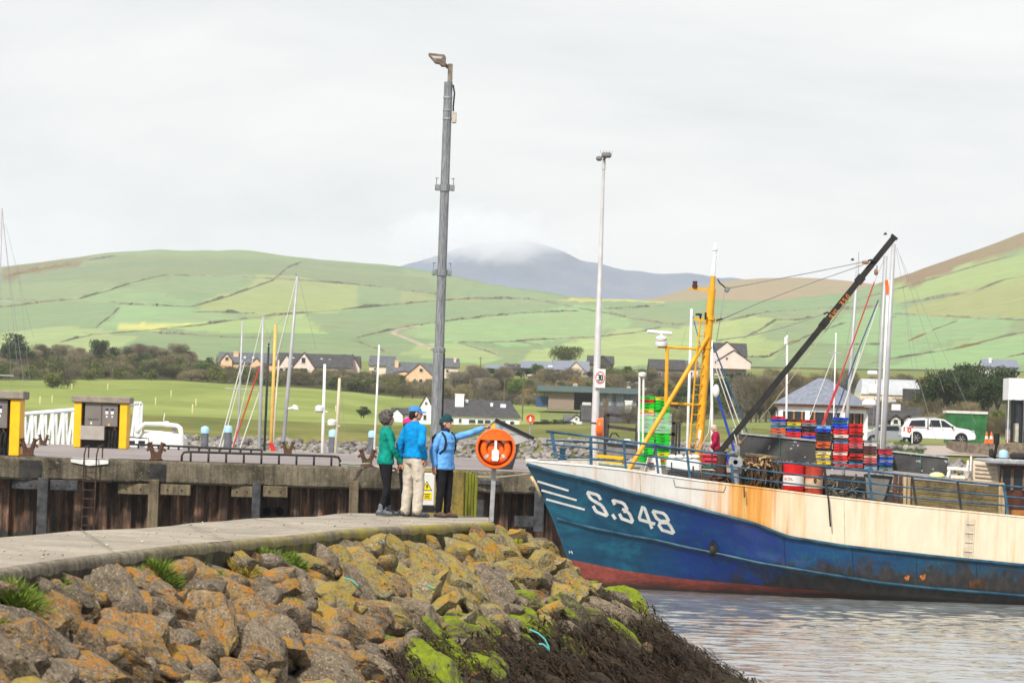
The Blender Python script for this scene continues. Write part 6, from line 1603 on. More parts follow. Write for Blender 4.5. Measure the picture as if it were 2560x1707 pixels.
# ------------------------------------------------------------------ people
TMP = bpy.data.scenes.new('tmp')
def fused(mb, voxel, smooth=2, noise_amp=0.0, noise_scale=9.0):
    """one continuous surface out of overlapping rounded volumes"""
    me = bpy.data.meshes.new('tmp'); me.from_pydata(mb.v, [], mb.f); me.update()
    o = bpy.data.objects.new('tmp', me); TMP.collection.objects.link(o)
    r = o.modifiers.new('r', 'REMESH'); r.mode = 'VOXEL'; r.voxel_size = voxel
    s = o.modifiers.new('s', 'SMOOTH'); s.iterations = smooth; s.factor = .5
    TMP.view_layers[0].update(); dg = TMP.view_layers[0].depsgraph
    out = bpy.data.meshes.new_from_object(o.evaluated_get(dg)); bpy.data.objects.remove(o); bpy.data.meshes.remove(me)
    if noise_amp:
        NN = [(V(v.co), V(v.normal)) for v in out.vertices]
        for v, (c_, n) in zip(out.vertices, NN):
            p = c_ * noise_scale
            v.co = c_ + n * noise_amp * (1 - 1.6 * abs(noise.noise(V((p.x * .7 + p.z * .35, p.y * .7, p.z * 1.1 - p.x * .5)))) + .0 * noise.noise(V((p.x, p.y, p.z * 1.6))) + .6 * noise.noise(V((p.x * 2.3 + 9, p.y * 2.3, p.z * 2.6))))
    out.polygons.foreach_set('use_smooth', [True] * len(out.polygons))
    return out
def link(name, me, mat, parent):
    me.materials.clear(); me.materials.append(mat); me.name = name
    o = bpy.data.objects.new(name, me); COL.objects.link(o); o.parent = parent; return o
def ering(mb, rings, n=22):
    vs = [V((c[0] + rx * math.cos(2 * math.pi * j / n), c[1] + ry * math.sin(2 * math.pi * j / n), c[2])) for c, rx, ry in rings for j in range(n)]
    k = len(rings)
    mb.add(vs, [(i * n + j, i * n + (j + 1) % n, (i + 1) * n + (j + 1) % n, (i + 1) * n + j) for i in range(k - 1) for j in range(n)] + [tuple(reversed(range(n))), tuple(range((k - 1) * n, k * n))])
def cloth(name, col, var=.16, scale=14, rough=.85, bump=.35, col2=None):
    return M(name, col, rough, var, scale, bump, col2=col2, spec=.2)
SKIN = M('skin', (.52, .27, .18), .55, .12, 18, .05, col2=(.62, .36, .25))
LIP = M('lips', (.42, .13, .11), .5, .1, 10); EYE = M('eye', (.03, .025, .02), .2, .1, 10); BROW = M('brow', (.08, .06, .05), .8)
def limb(mb, P, rs, n=14):
    pts = [V(p) for p in P]; out = []; ro = []
    for i in range(len(pts) - 1):
        for k in range(4):
            t = k / 4; out.append(pts[i].lerp(pts[i + 1], t)); ro.append(lerp(rs[i], rs[i + 1], t))
    out.append(pts[-1]); ro.append(rs[-1]); mb.tube(out, ro, n)
    for p, r in zip(pts, rs): mb.ball(p, r * .98, 12, 8)
def hand(mb, w, d, pn_, curl, s=1.0, point=False, side=1):
    """palm, four bent fingers and a thumb; w wrist, d along the hand, pn_ palm normal"""
    w = V(w); d = V(d).normalized(); n = V(pn_); n = (n - d * n.dot(d)).normalized(); sd = d.cross(n) * side
    pm = w + d * .045 * s
    for a in (-.024, -.008, .008, .024): mb.tube([w + sd * a * .6 * s, pm + sd * a * s, w + d * .09 * s + sd * a * 1.15 * s], [.015 * s, .0155 * s, .0125 * s], 8)
    for i, (a, L) in enumerate(((.031, .068), (.011, .077), (-.010, .071), (-.030, .056))):
        c = curl[i] if isinstance(curl, (list, tuple)) else curl
        p = w + d * .088 * s + sd * a * s; dd = d + sd * (a * 2.2); pts = [p]
        for k, f in enumerate((.45, .32, .23)):
            ang = c * (.5 + .5 * k); dd = (d * math.cos(ang * (k + 1) * .8) + n * math.sin(ang * (k + 1) * .8) + sd * a * 2).normalized(); p = p + dd * L * f * s; pts.append(p)
        mb.tube(pts, [.0105 * s, .0098 * s, .009 * s, .0075 * s], 8)
        mb.ball(pts[-1], .0075 * s, 8, 5)
    p = w + d * .025 * s + sd * .03 * s
    mb.tube([p, p + (d * .5 + sd * .75 + n * .25).normalized() * .034 * s, p + (d * .5 + sd * .75 + n * .25).normalized() * .034 * s + (d * .9 + sd * .25 + n * .35).normalized() * .03 * s, p + (d * .5 + sd * .75 + n * .25).normalized() * .034 * s + (d * .9 + sd * .2 + n * .5).normalized() * .052 * s], [.0145 * s, .0125 * s, .011 * s, .0085 * s], 8)

def person(label, px, Z, zb, H, yaw, headyaw, arms, feet, top, legs, shoe, hairfn, fem=False, headpitch=0, cat='person', hems=(.86, 0), group=None, lean=0.0, sweater=.018, legw=1.0, cuffs=None):
    """figure facing +x in its own frame; arms = {side: (elbow, wrist, hand spec)}"""
    S = H / 1.72; x = wx(px, Z, 1250); t = thing('person', (x, Z, zb), label, cat, group, yaw)
    def Q(p): return V((p[0] + lean * max(0, p[2] - .9), p[1], p[2])) * S
    sw = .165 if fem else .178; hw = .17 if fem else .162
    TR = [(.84, 0, .105, hw), (.93, -.008, .118, hw + .004), (1.02, -.002, .104, hw - .014), (1.1, .006, .1, .138 if fem else .148), (1.2, .014, .112, .146 if fem else .162), (1.3, .014, .118, .156 if fem else .178), (1.38, .004, .1, .15 if fem else .172), (1.44, -.008, .075, .105), (1.48, -.01, .056, .062)]
    body = MB()
    ering(body, [((Q((cx, 0, z)).x, 0, z * S), rx * .9 * S, ry * (.9 if z < 1.37 else .8) * S) for z, cx, rx, ry in TR])
    # head
    hd = MB(); hc = V((.012, 0, 1.612))
    hd.ball(hc + V((-.012, 0, .022)), (.098, .077, .092)); hd.ball(hc + V((.03, 0, -.035)), (.066, .06, .078)); hd.ball(hc + V((.056, 0, -.08)), (.032, .036, .028))
    hd.ball(hc + V((.068, 0, .028)), (.028, .05, .03)); hd.tube([hc + V((.086, 0, .02)), hc + V((.106, 0, -.016)), hc + V((.108, 0, -.026))], [.009, .014, .015], 8); hd.ball(hc + V((.086, 0, -.026)), (.018, .02, .012))
    for s in (-1, 1): hd.ball(hc + V((-.006, .077 * s, -.01)), (.022, .012, .034)); hd.ball(hc + V((.06, .035 * s, -.012)), (.026, .024, .024))
    hd.ball(hc + V((.084, 0, -.052)), (.015, .024, .011))
    RM_ = Matrix.Rotation(headyaw, 3, 'Z') @ Matrix.Rotation(headpitch, 3, 'Y'); piv = V((-.005, 0, 1.5))
    def HQ(p): return Q(RM_ @ (V(p) - piv) + piv + V((0, 0, .018)))
    body.add([HQ(p) for p in hd.v], hd.f)
    limb(body, [Q((-.012, 0, 1.43)), Q((-.004, 0, 1.5)), HQ((.004, 0, 1.56))], [.062 * S, .052 * S, .05 * S])
    jk = MB(); tr = MB()
    z0, dz = hems
    J = [r for r in TR if r[0] >= z0 - .03]; e = sweater
    ering(jk, [((Q((J[0][1], 0, 1)).x * 0 + J[0][1] * S, 0, z0 * S), (J[0][2] + e + .004 + dz) * S, (J[0][3] + e + .004 + dz) * S)] + [((Q((cx, 0, z)).x, 0, z * S), (rx + e) * S, (ry + e) * S) for z, cx, rx, ry in J if z > z0 + .02 and z < 1.46] + [((Q((-.008, 0, 1.47)).x, 0, 1.475 * S), .074 * S, .076 * S), ((Q((-.004, 0, 1.5)).x, 0, 1.505 * S), .068 * S, .066 * S)])
    if fem: 
        for s in (-1, 1): jk.ball(Q((.085, .06 * s, 1.24)), (.055 * S, .06 * S, .06 * S))
    for s, (el, wr, hs) in arms.items():
        sh = (0, s * (sw - .012), 1.365)
        limb(body, [Q(sh), Q(el), Q(wr)], [.036 * S, .034 * S, .027 * S])
        limb(jk, [Q((0, s * (sw - .05), 1.405)), Q((0, s * sw, 1.375)), Q(el), Q(V(el).lerp(V(wr), .93))], [(.06 if fem else .066) * S, ((.048 if fem else .056) + e * .4) * S, ((.042 if fem else .05) + e * .4) * S, ((.032 if fem else .037) + e * .4) * S])
        if hs: hand(body, Q(wr), hs[0], hs[1], hs[2], S * 1.05, side=hs[3] if len(hs) > 3 else s)
    ering(tr, [((cx * S, 0, z * S), (rx + .006) * S, (ry + .005) * S) for z, cx, rx, ry in TR if z < .99])
    for s, (kn, an, tw) in feet.items():
        hp = (0, s * .088, .88)
        limb(body, [Q(hp), Q(kn), Q(an)], [.084 * S, .052 * S, .038 * S])
        a2 = V(kn).lerp(V(an), 1.0 if legw > 1.2 else .96)
        limb(tr, [Q(hp), Q(V(hp).lerp(V(kn), .5)), Q(kn), Q(V(kn).lerp(V(an), .5)), Q(a2)], [.1 * S * (1 + .06 * (legw - 1)), .088 * S * legw ** .5, .066 * S * legw, .06 * S * legw ** 1.15, .05 * S * legw ** 1.55])
        f = MB(); fw = V((math.cos(tw), math.sin(tw), 0)); sdv = V((-fw.y, fw.x, 0)); A = V(an); h = A.z
        for u, zz, r in ((-.045, .05, .042), (.0, .055, .046), (.06, .05, .046), (.12, .042, .045), (.165, .036, .037)): f.ball(Q(A * 1 + fw * u + V((0, 0, zz - h))), (r * S, r * S, max(.02, zz * .92) * S), 12, 8)
        if shoe[1]: limb(f, [Q(A + V((0, 0, .06 - h))), Q(A + V((0, 0, shoe[1] - h)))], [.05 * S, .052 * S])
        sm_ = fused(f, .009, 3); so = link('shoe', sm_, shoe[0], t)
        f2 = MB(); f2.tube([Q(A + fw * -.085 + V((0, 0, .012 - h))), Q(A + fw * .0 + V((0, 0, .012 - h))), Q(A + fw * .1 + V((0, 0, .012 - h))), Q(A + fw * .205 + V((0, 0, .014 - h)))], [.03 * S, .044 * S, .05 * S, .024 * S], 12)
        f2.v = [(v[0], v[1], max(0.0, min(.03 * S, v[2]))) for v in f2.v]
        f2.build('sole', shoe[2], so, smooth=40)
    b = link('body', fused(body, .0085 * S, 2), SKIN, t)
    j = link('jacket', fused(jk, .012 * S, 3, .011 * S, 8), top, t)
    tl = link('trousers', fused(tr, .012 * S, 3, .007 * S * legw, 7), legs, t)
    e_ = MB()
    for s in (-1, 1): e_.ball(HQ(hc + V((.086, .031 * s, .006))), .0105 * S, 8, 6)
    for s in (-1, 1):
        eb = MB(); eb.ball(HQ(hc + V((.085, .031 * s, .006))), .0105 * S, 8, 6); eb.build('eye', EYE, t, smooth=True)
        eb = MB(); eb.tube([HQ(hc + V((.092, .014 * s, .03))), HQ(hc + V((.088, .032 * s, .036))), HQ(hc + V((.078, .05 * s, .03)))], .005 * S, 6); eb.build('eyebrow', BROW, t)
    lm = MB(); lm.tube([HQ(hc + V((.09, -.022, -.052))), HQ(hc + V((.101, 0, -.05))), HQ(hc + V((.09, .022, -.052)))], [.003 * S, .006 * S, .003 * S], 6); lm.build('mouth', LIP, t, smooth=True)
    hairfn(t, lambda p: HQ(hc + V(p)), S)
    return t, Q, HQ, j, tl
def curly(col):
    def f(t, P, S):
        r = random.Random(3); mb = MB(); mb.ball(P((-.045, 0, .04)), (.088 * S, .088 * S, .095 * S))
        for i in range(240):
            a, u = r.uniform(0, 6.283), r.uniform(-.95, 1); q = math.sqrt(1 - u * u); p = V((-.028 + .112 * q * math.cos(a), .1 * q * math.sin(a), .03 + .118 * u))
            if p.x > .035 and p.z < .08: continue
            if p.x > .0 and p.z < .015: continue
            mb.ball(P(p), r.uniform(.016, .027) * S, 8, 6)
        link('hair', fused(mb, .009, 1, .005, 60), M('curly_hair', col, .7, .5, 22, .6, col2=(.17, .15, .14)), t)
    return f
def capf(col, hair, cap_hair=True):
    def f(t, P, S):
        mb = MB(); mb.ball(P((-.02, 0, .0)), (.09 * S, .082 * S, .075 * S)); mb.ball(P((-.06, 0, -.05)), (.045 * S, .06 * S, .05 * S)); link('hair', fused(mb, .01, 2, .003, 40), M('cap_hair', hair, .8, .3, 40, .5), t)
        mb = MB(); n = 18; K = 7; vs = []
        for i in range(K):
            ph = (math.pi / 2) * i / (K - 1)
            for j in range(n): a = 2 * math.pi * j / n; vs.append(P((-.014 + .111 * math.cos(ph) * math.cos(a), .09 * math.cos(ph) * math.sin(a) if i < K - 1 else 0, .038 + .092 * math.sin(ph))))
        mb.add(vs, [(i * n + j, i * n + (j + 1) % n, (i + 1) * n + (j + 1) % n, (i + 1) * n + j) for i in range(K - 1) for j in range(n)])
        m1 = M('cap_' + str(col), col, .75, .12, 20, .2); cp = mb.build('cap', m1, t, smooth=True)
        mb = MB(); vs = []
        for i in range(9):
            a = -1.15 + 2.3 * i / 8; c, s = math.cos(a), math.sin(a)
            for ex, dz_ in ((.0, .046), (.085 * max(.15, c), .03 - .02 * abs(s)), (.085 * max(.15, c), .024 - .02 * abs(s)), (.0, .036)): vs.append(P((-.014 + .108 * c + ex, .088 * s, dz_)))
        mb.add(vs, [(i * 4 + k, (i + 1) * 4 + k, (i + 1) * 4 + (k + 1) % 4, i * 4 + (k + 1) % 4) for i in range(8) for k in range(4)] + [(0, 1, 2, 3), (35, 34, 33, 32)]); mb.build('visor', m1, cp, smooth=40)
    return f
def beanief(col):
    def f(t, P, S):
        mb = MB(); n = 36; K = 10; vs = []
        for i in range(K):
            u = i / (K - 1); ph = (math.pi / 2) * max(0, (u - .3) / .7)
            for j in range(n):
                a = 2 * math.pi * j / n; rr = 1 + .018 * (j % 2) + (.035 if u < .24 else 0)
                vs.append(P((-.016 + .112 * rr * math.cos(ph) * math.cos(a), .093 * rr * math.cos(ph) * math.sin(a), (.03 if math.cos(a) > 0 else .03 + .055 * math.cos(a)) + .09 * min(1, u / .3) * .5 + .1 * math.sin(ph))))
        mb.add(vs, [(i * n + j, i * n + (j + 1) % n, (i + 1) * n + (j + 1) % n, (i + 1) * n + j) for i in range(K - 1) for j in range(n)])
        mb.build('beanie', M('beanie', col, .9, .2, 30, .5), t, smooth=True)
        mb = MB(); mb.ball(P((-.045, 0, -.03)), (.06 * S, .074 * S, .06 * S)); link('hair', fused(mb, .01, 2, .004, 40), M('beanie_hair', (.05, .035, .025), .8, .3, 40, .5), t)
    return f
def shortf(col):
    def f(t, P, S):
        mb = MB(); mb.ball(P((-.03, 0, .045)), (.098 * S, .083 * S, .085 * S)); mb.ball(P((-.06, 0, -.02)), (.05 * S, .07 * S, .06 * S)); link('hair', fused(mb, .01, 2, .004, 40), M('grey_hair' + str(col), col, .8, .25, 40, .5), t)
    return f
BLACKT = cloth('black_trousers', (.010, .010, .013), .3, 9)
SOLE = M('sole_grey', (.07, .065, .06), .8, .3, 20); SOLEB = M('sole_dark', (.03, .027, .025), .8, .3, 20)
dn_ = V((0, 0, -1))
# woman in green
person('curly-haired woman in a green jumper and black leggings holding the man\'s hand', 961, 61.4, PZ + .008, 1.62, R(14), R(2),
       {-1: ((.07, -.235, 1.13), (.235, -.17, .905), ((.5, .1, -.85), (0, 1, .2), [.7, .8, .8, .7])), 1: ((-.02, .22, 1.12), (.06, .22, .88), (dn_, (0, -1, 0), .4))},
       {-1: ((.02, -.095, .49), (-.075, -.1, .09), R(-8)), 1: ((.06, .1, .49), (.09, .1, .09), R(6))},
       cloth('green_jumper', (.0, .2, .15), .16, 10, col2=(.0, .28, .21)), BLACKT, (cloth('boot_blue', (.1, .135, .19), .35, 16, col2=(.2, .21, .23)), .16, SOLE), curly((.045, .035, .03)), fem=True, hems=(.87, .008), legw=.9)
# man in blue
tman, Qm, HQm, jm, tm = person('tall man in a bright blue top, blue cap and beige cargo trousers seen from behind', 1030, 61.3, PZ + .008, 1.73, R(46), R(-36),
       {1: ((-.05, .265, 1.13), (.0, .285, .885), (dn_, (0, -1, 0), [.6, .7, .8, .8])), -1: ((-.115, -.285, 1.15), (.04, -.225, .93), ((.35, .1, -.9), (0, 1, 0), .5))},
       {-1: ((.03, -.115, .49), (-.03, -.15, .085), R(-30)), 1: ((.02, .11, .49), (-.02, .125, .085), R(0))},
       cloth('blue_top', (.0, .2, .52), .14, 9, col2=(.0, .28, .66)), cloth('beige_trousers', (.5, .435, .35), .14, 9, col2=(.58, .52, .43)), (cloth('shoe_dark', (.07, .075, .09), .4, 18, col2=(.16, .16, .16)), .0, SOLEB), capf((.05, .2, .46), (.02, .017, .015)), hems=(.93, .0), legw=1.27)
mb = MB(); mb.bbox(V((.0, -.155, .66)) * 1.0, (.15, .05, .2), .02, R(-8)); mb.bbox((.0, -.165, .75), (.16, .055, .06), .02, R(-8)); mb.build('cargo_pocket', MATS['beige_trousers'], tman)
mb = MB(); mb.tube([Qm((-.07, -.272, 1.265)), Qm((-.04, -.29, 1.262)), Qm((-.0, -.28, 1.26))], .006, 5); mb.build('sleeve_mark', M('pale_mark', (.4, .65, .8), .6), tman)
# woman pointing
tw_, Qw, HQw, jw, tlw = person('smiling woman in a teal beanie and light blue jacket pointing with outstretched arm', 1108, 61.6, PZ + .008, 1.585, R(-40), R(22),
       {1: ((.185, .375, 1.455), (.37, .56, 1.565), ((.64, .72, .3), (.3, -.2, -.95), [.08, .7, 1.0, 1.1], -1)), -1: ((-.06, -.25, 1.14), (-.0, -.265, .89), (dn_, (0, 1, 0), [.25, .35, .4, .45]))},
       {-1: ((.02, -.1, .49), (-.01, -.11, .085), R(-4)), 1: ((.02, .1, .49), (.01, .1, .085), R(14))},
       cloth('sky_jacket', (.1, .33, .74), .12, 8, .7, .35, col2=(.15, .4, .82)), BLACKT, (cloth('shoe_brown', (.12, .075, .055), .3, 18), .0, SOLEB), beanief((.012, .06, .07)), fem=True, hems=(.83, .012), sweater=.028, legw=1.06)
mb = MB(); ering(mb, [((-.004, 0, 1.46 * .92), .074, .078), ((0, 0, 1.52 * .92), .068, .066), ((.004, 0, 1.56 * .92), .062, .062)]); mb.build('neck_scarf', M('navy_scarf', (.012, .02, .06), .9, .2, 20, .3), tw_, smooth=True)
for s in (-1, 1):
    mb = MB(); mb.tube([Qw((.03, s * .13, 1.47)), Qw((.1, s * .125, 1.4)), Qw((.128, s * .125, 1.3)), Qw((.115, s * .14, 1.18)), Qw((.03, s * .17, 1.1))], .02, 6); mb.build('backpack_strap', M_BLACK, tw_, smooth=True)
mb = MB(); mb.bbox(Qw((-.17, -.02, 1.24)), (.1, .2, .36), .04); mb.build('backpack', M('backpack_black', (.015, .015, .018), .8, .3, 8, .2), tw_)
mb = MB(); mb.tube([Qw((.147, .0, 1.44)), Qw((.158, .0, 1.2)), Qw((.15, .0, .85))], .005, 4); mb.build('zip', M('zip_blue', (.05, .18, .45), .6), jw if False else tw_)
# person with pink cap, mostly behind the man
person('person in a bright pink cap and black jacket half hidden behind the man in blue', 1014, 62.3, PZ + .008, 1.54, R(35), R(0),
       {1: ((-.03, .23, 1.12), (.0, .24, .9), (dn_, (0, -1, 0), .4)), -1: ((-.03, -.23, 1.12), (.06, -.22, .9), (dn_, (0, 1, 0), .4))},
       {-1: ((.02, -.1, .49), (0, -.1, .085), 0), 1: ((.02, .1, .49), (0, .1, .085), 0)},
       cloth('black_jacket', (.014, .014, .016), .3, 9), BLACKT, (cloth('shoe_dk', (.06, .05, .045), .3, 18), .0, SOLEB), capf((.75, .02, .16), (.05, .04, .035)), fem=True)
# man in the crimson jacket on the quay
zq = 140; person('grey-haired person in a crimson jacket looking down on the quay behind the trawler', 1786, zq, QZ + .02, 1.76, R(176), R(0),
       {1: ((.03, .25, 1.14), (.16, .2, .95), ((.5, 0, -.8), (0, -1, 0), .4)), -1: ((.03, -.25, 1.14), (.16, -.2, .95), ((.5, 0, -.8), (0, 1, 0), .4))},
       {-1: ((.02, -.1, .49), (0, -.1, .085), 0), 1: ((.02, .1, .49), (0, .1, .085), 0)},
       cloth('crimson_jacket', (.3, .008, .045), .18, 8), cloth('navy_trousers', (.02, .025, .05)), (cloth('shoe_dk2', (.05, .04, .035), .3, 18), .0, SOLEB), shortf((.5, .47, .43)), headpitch=R(28), lean=.06, sweater=.032)
p_ = gpt(1833, 300); person('distant person in a pale blue top on the grass bank by the moored masts', 1834, 300, p_.z, 1.7, R(-120), R(0),
       {1: ((.03, .25, 1.14), (.1, .22, .95), (dn_, (0, -1, 0), .4)), -1: ((.03, -.25, 1.14), (.1, -.22, .95), (dn_, (0, 1, 0), .4))},
       {-1: ((.02, -.1, .49), (0, -.1, .085), 0), 1: ((.02, .1, .49), (0, .1, .085), 0)},
       cloth('pale_top', (.45, .55, .66), .1, 8), cloth('grey_trousers', (.1, .1, .12)), (cloth('shoe_dk3', (.05, .04, .035), .3, 18), .0, SOLEB), shortf((.25, .1, .06)))

# ------------------------------------------------------------------ lifebuoy station, cabinet, lamp posts, shelter
M_ORB = M('buoy_orange', (.8, .115, .005), .35, .08, 3, coat=.3, col2=(.85, .15, .01)); M_ORD = M('buoy_red', (.55, .03, .008), .4, .15, 5); M_REFL = M('reflective_tape', (.5, .5, .5), .3, .2, 12, metal=.3)
zl = 60.6; pc = W(1239, 1121, zl); t = thing('lifebuoy_station', (pc.x, zl, PZ - .02), 'round orange lifebuoy housing on a grey post at the pier end', 'lifebuoy')
h = pc.z - t.location.z; k = 1 / ppm(zl)
mb = MB(); mb.bar((-.03, .12, 0), (-.005, .12, h + .1), .07, .05); mb.build('post', M_GALV, t)
c = V((0, 0, h)); rr = 50.5 * k
mb = MB(); mb.lathe([(rr * .9, .1), (rr, .06), (rr, -.06), (rr * .96, -.1), (rr * .88, -.1), (rr * .84, -.05), (rr * .82, .06), (.01, .07)], c, 48, (0, 1, 0), caps=False); mb.build('housing', M_ORB, t, smooth=40)
mb = MB(); mb.lathe([(rr * .815, .058), (.01, .058)], c, 40, (0, 1, 0), caps=False); mb.build('back_plate', M_ORD, t)
mb = MB(); n = 30; a0 = math.asin(.44); vs = [c + V((math.cos(a0 + (math.pi - 2 * a0) * i / n) * rr * .95, -.095, math.sin(a0 + (math.pi - 2 * a0) * i / n) * rr * .95)) for i in range(n + 1)]
mb.prism(vs, (0, .12, 0)); mb.build('hood', M_ORB, t)
mb = MB(); R1, r1 = rr * .6, rr * .17; N1, N2 = 40, 14
vs = [c + V(((R1 + r1 * math.cos(b)) * math.cos(a), -.01 + r1 * .8 * math.sin(b), (R1 + r1 * math.cos(b)) * math.sin(a))) for a in [2 * math.pi * i / N1 for i in range(N1)] for b in [2 * math.pi * j / N2 for j in range(N2)]]
mb.add(vs, [(i * N2 + j, ((i + 1) % N1) * N2 + j, ((i + 1) % N1) * N2 + (j + 1) % N2, i * N2 + (j + 1) % N2) for i in range(N1) for j in range(N2)]); ring = mb.build('ring', M_ORB, t, smooth=True)
for a in (R(45), R(135), R(222), R(318)):
    mb = MB(); vs = [c + V(((R1 + r1 * 1.04 * math.cos(b)) * math.cos(q), -.01 + r1 * .84 * math.sin(b), (R1 + r1 * 1.04 * math.cos(b)) * math.sin(q))) for q in (a - .11, a + .11) for b in [2 * math.pi * j / N2 for j in range(N2)]]
    mb.add(vs, [(j, (j + 1) % N2, N2 + (j + 1) % N2, N2 + j) for j in range(N2)]); mb.build('tape', M_REFL, ring, smooth=True)
mb = MB(); mb.lathe([(rr * .4, -.0), (rr * .4, .05), (.01, .05)], c + V((0, -.0, -.02)), 28, (0, 1, 0), caps=False); mb.lathe([(rr * .4, 0), (.01, -.01)], c + V((0, 0, -.02)), 28, (0, 1, 0), caps=False); mb.build('hub', M_ORB, t, smooth=40)
mb = MB(); mb.prism([c + V((x * k, -.09, -z * k)) for x, z in ((-3, -20), (3, -20), (3, 0), (9, 6), (9, 26), (6, 31), (-6, 31), (-9, 26), (-9, 6), (-3, 0))], (0, .03, 0)); mb.build('throw_bag', M_WHITE, t)
mb = MB()
for i in range(7): x = (-12 + i * 4) * k; mb.box(c + V((x, -.085, -33 * k)), (.012, .012, .02 + .008 * (i % 2)), None)
mb.build('lettering', M_DARK, t)

# far orange ring on a post; ring cover fixed to the tall pole, seen edge on
zf = 290; pf = W(1326, 1046, zf); gzf = gz(pf.x, zf); t = thing('lifebuoy_station', (pf.x, zf, gzf), 'small distant round orange lifebuoy housing left of the tall pole', 'lifebuoy')
h = pf.z - gzf; r_ = 11.5 / ppm(zf); mb = MB(); mb.tube([(0, .1, 0), (0, .1, h)], .05, 6); mb.build('post', M_GALV, t)
mb = MB(); mb.lathe([(r_, .08), (r_, -.08), (r_ * .8, -.1), (r_ * .74, 0), (.01, .02)], (0, 0, h), 28, (0, 1, 0), caps=False); mb.build('housing', M('ring_far', (.72, .1, .03), .4), t, smooth=40)
mb = MB(); mb.prism([V((-.03, -.05, h + .18)), V((.03, -.05, h + .18)), V((.09, -.05, h - .1)), V((.06, -.05, h - .2)), V((-.06, -.05, h - .2)), V((-.09, -.05, h - .1))], (0, .03, 0)); mb.build('throw_bag', M_WHITE, t)

# white electrical cabinet with a warning sign
zc = 64.6; p0, p1 = W(1052, 1276, zc), W(1087, 1184, zc); t = thing('electric_cabinet', ((p0.x + p1.x) / 2, zc + .2, PZ + .005), 'white electrical cabinet with a yellow warning sign behind the man in blue', 'cabinet')
w = p1.x - p0.x; hh = p1.z - PZ
mb = MB(); mb.bbox((0, .05, .055), (w + .03, .32, .11), .01); mb.build('plinth', M_BLACK, t)
mb = MB(); mb.bbox((0, .05, .11 + (hh - .11) / 2), (w, .34, hh - .11), .015); mb.build('body', M('cabinet_white', (.62, .61, .57), .5, .06, 2), t)
q = W(1067, 1214, zc) - t.location; sx = q.x
mb = MB(); mb.prism([(sx - .09, -.125, q.z - .08), (sx + .09, -.125, q.z - .08), (sx, -.125, q.z + .08)], (0, .003, 0)); sg = mb.build('warning_sign', M_BLACK, t)
mb = MB(); mb.prism([(sx - .072, -.129, q.z - .07), (sx + .072, -.129, q.z - .07), (sx, -.129, q.z + .06)], (0, .003, 0)); mb.build('triangle', M('sign_yellow', (.8, .62, .0), .5, .05, 3), sg)
mb = MB(); mb.prism([(sx + .0, -.133, q.z + .03), (sx + .02, -.133, q.z + .02), (sx + .008, -.133, q.z - .012), (sx + .024, -.133, q.z - .012), (sx - .008, -.133, q.z - .055), (sx + .0, -.133, q.z - .02), (sx - .016, -.133, q.z - .02)], (0, .003, 0)); mb.build('bolt_symbol', M_BLACK, sg)
mb = MB(); mb.box((sx + .01, -.126, q.z - .17), (.15, .004, .12)); mb.build('warning_plate', MATS['sign_yellow'], t)
mb = MB()
for i in range(3): mb.box((sx + .01, -.13, q.z - .14 - .03 * i), (.1 - .02 * (i % 2), .003, .012))
mb.build('lettering', M_BLACK, t)

# the tall lamp post
zL = 136; b = W(1088, 1166, zL); t = thing('lamp_post', (b.x, zL, QZ + .01), 'tall weathered grey lamp post with a rusty floodlight facing left', 'lamp post')
Hh = W(1115, 206, zL).z - QZ; K = 1 / ppm(zL)
z1 = W(1100, 870, zL).z - QZ
mb = MB(); mb.bbox((0, 0, .03), (.9, .9, .06), .01)
for a in range(4):
    d = V((math.cos(a * math.pi / 2), math.sin(a * math.pi / 2), 0)); mb.prism([d * .2 + V((0, 0, .06)) - V((-d.y, d.x, 0)) * .02, d * .43 + V((0, 0, .06)) - V((-d.y, d.x, 0)) * .02, d * .2 + V((0, 0, .8)) - V((-d.y, d.x, 0)) * .02], V((-d.y, d.x, 0)) * .04)
mb.build('base', M_GALVD, t)
mb = MB(); mb.lathe([(.215, .05), (.21, z1 - .15), (.225, z1 - .14), (.225, z1 - .02), (.17, z1 + .02), (.168, z1 + .3), (.15, Hh), (.02, Hh)], n=8); mb.build('pole', M_GALVD, t, smooth=20)
for py in (682, 470):
    z = W(1105, py, zL).z - QZ; mb = MB(); mb.lathe([(.19, -.12), (.19, .12)], (0, 0, z), 12)
    for s in (-1, 1): mb.bbox((s * .27, 0, z), (.16, .12, .22), .02); mb.bar((s * .3, 0, z + .1), (s * .3, 0, z + .34), .03); mb.bar((s * .22, 0, z + .33), (s * .34, 0, z + .33), .03)
    mb.build('bracket', M_GALVD, t)
zt = Hh
for z in (zt - .55, zt - 1.0, zt - 1.3): 
    mb = MB(); mb.lathe([(.172, -.03), (.172, .03)], (0, 0, z), 12); mb.build('strap', M_GALV, t)
mb = MB(); mb.tube([(.17, -.03, zt - .1), (.23, -.05, zt - .4), (.2, -.05, zt - .9), (.25, -.05, zt - 1.4)], .03, 6); mb.tube([(.2, -.06, 1.0), (.19, -.1, z1 - .2)], .025, 6); mb.build('cable', M_BLACK, t, smooth=True)
mb = MB(); mb.bbox((.25, -.02, zt - 1.25), (.16, .2, .42), .03); mb.build('junction_box', M('box_beige', (.46, .4, .34), .6, .2, 5), t)
mb = MB(); mb.bbox((.05, 0, zt + .32), (.17, .14, .66), .02); mb.tube([(-.02, 0, zt + .5), (-.14, 0, zt + .62)], .06, 6); mb.build('spigot', M('spigot', (.2, .17, .13), .8, .3, 6), t)
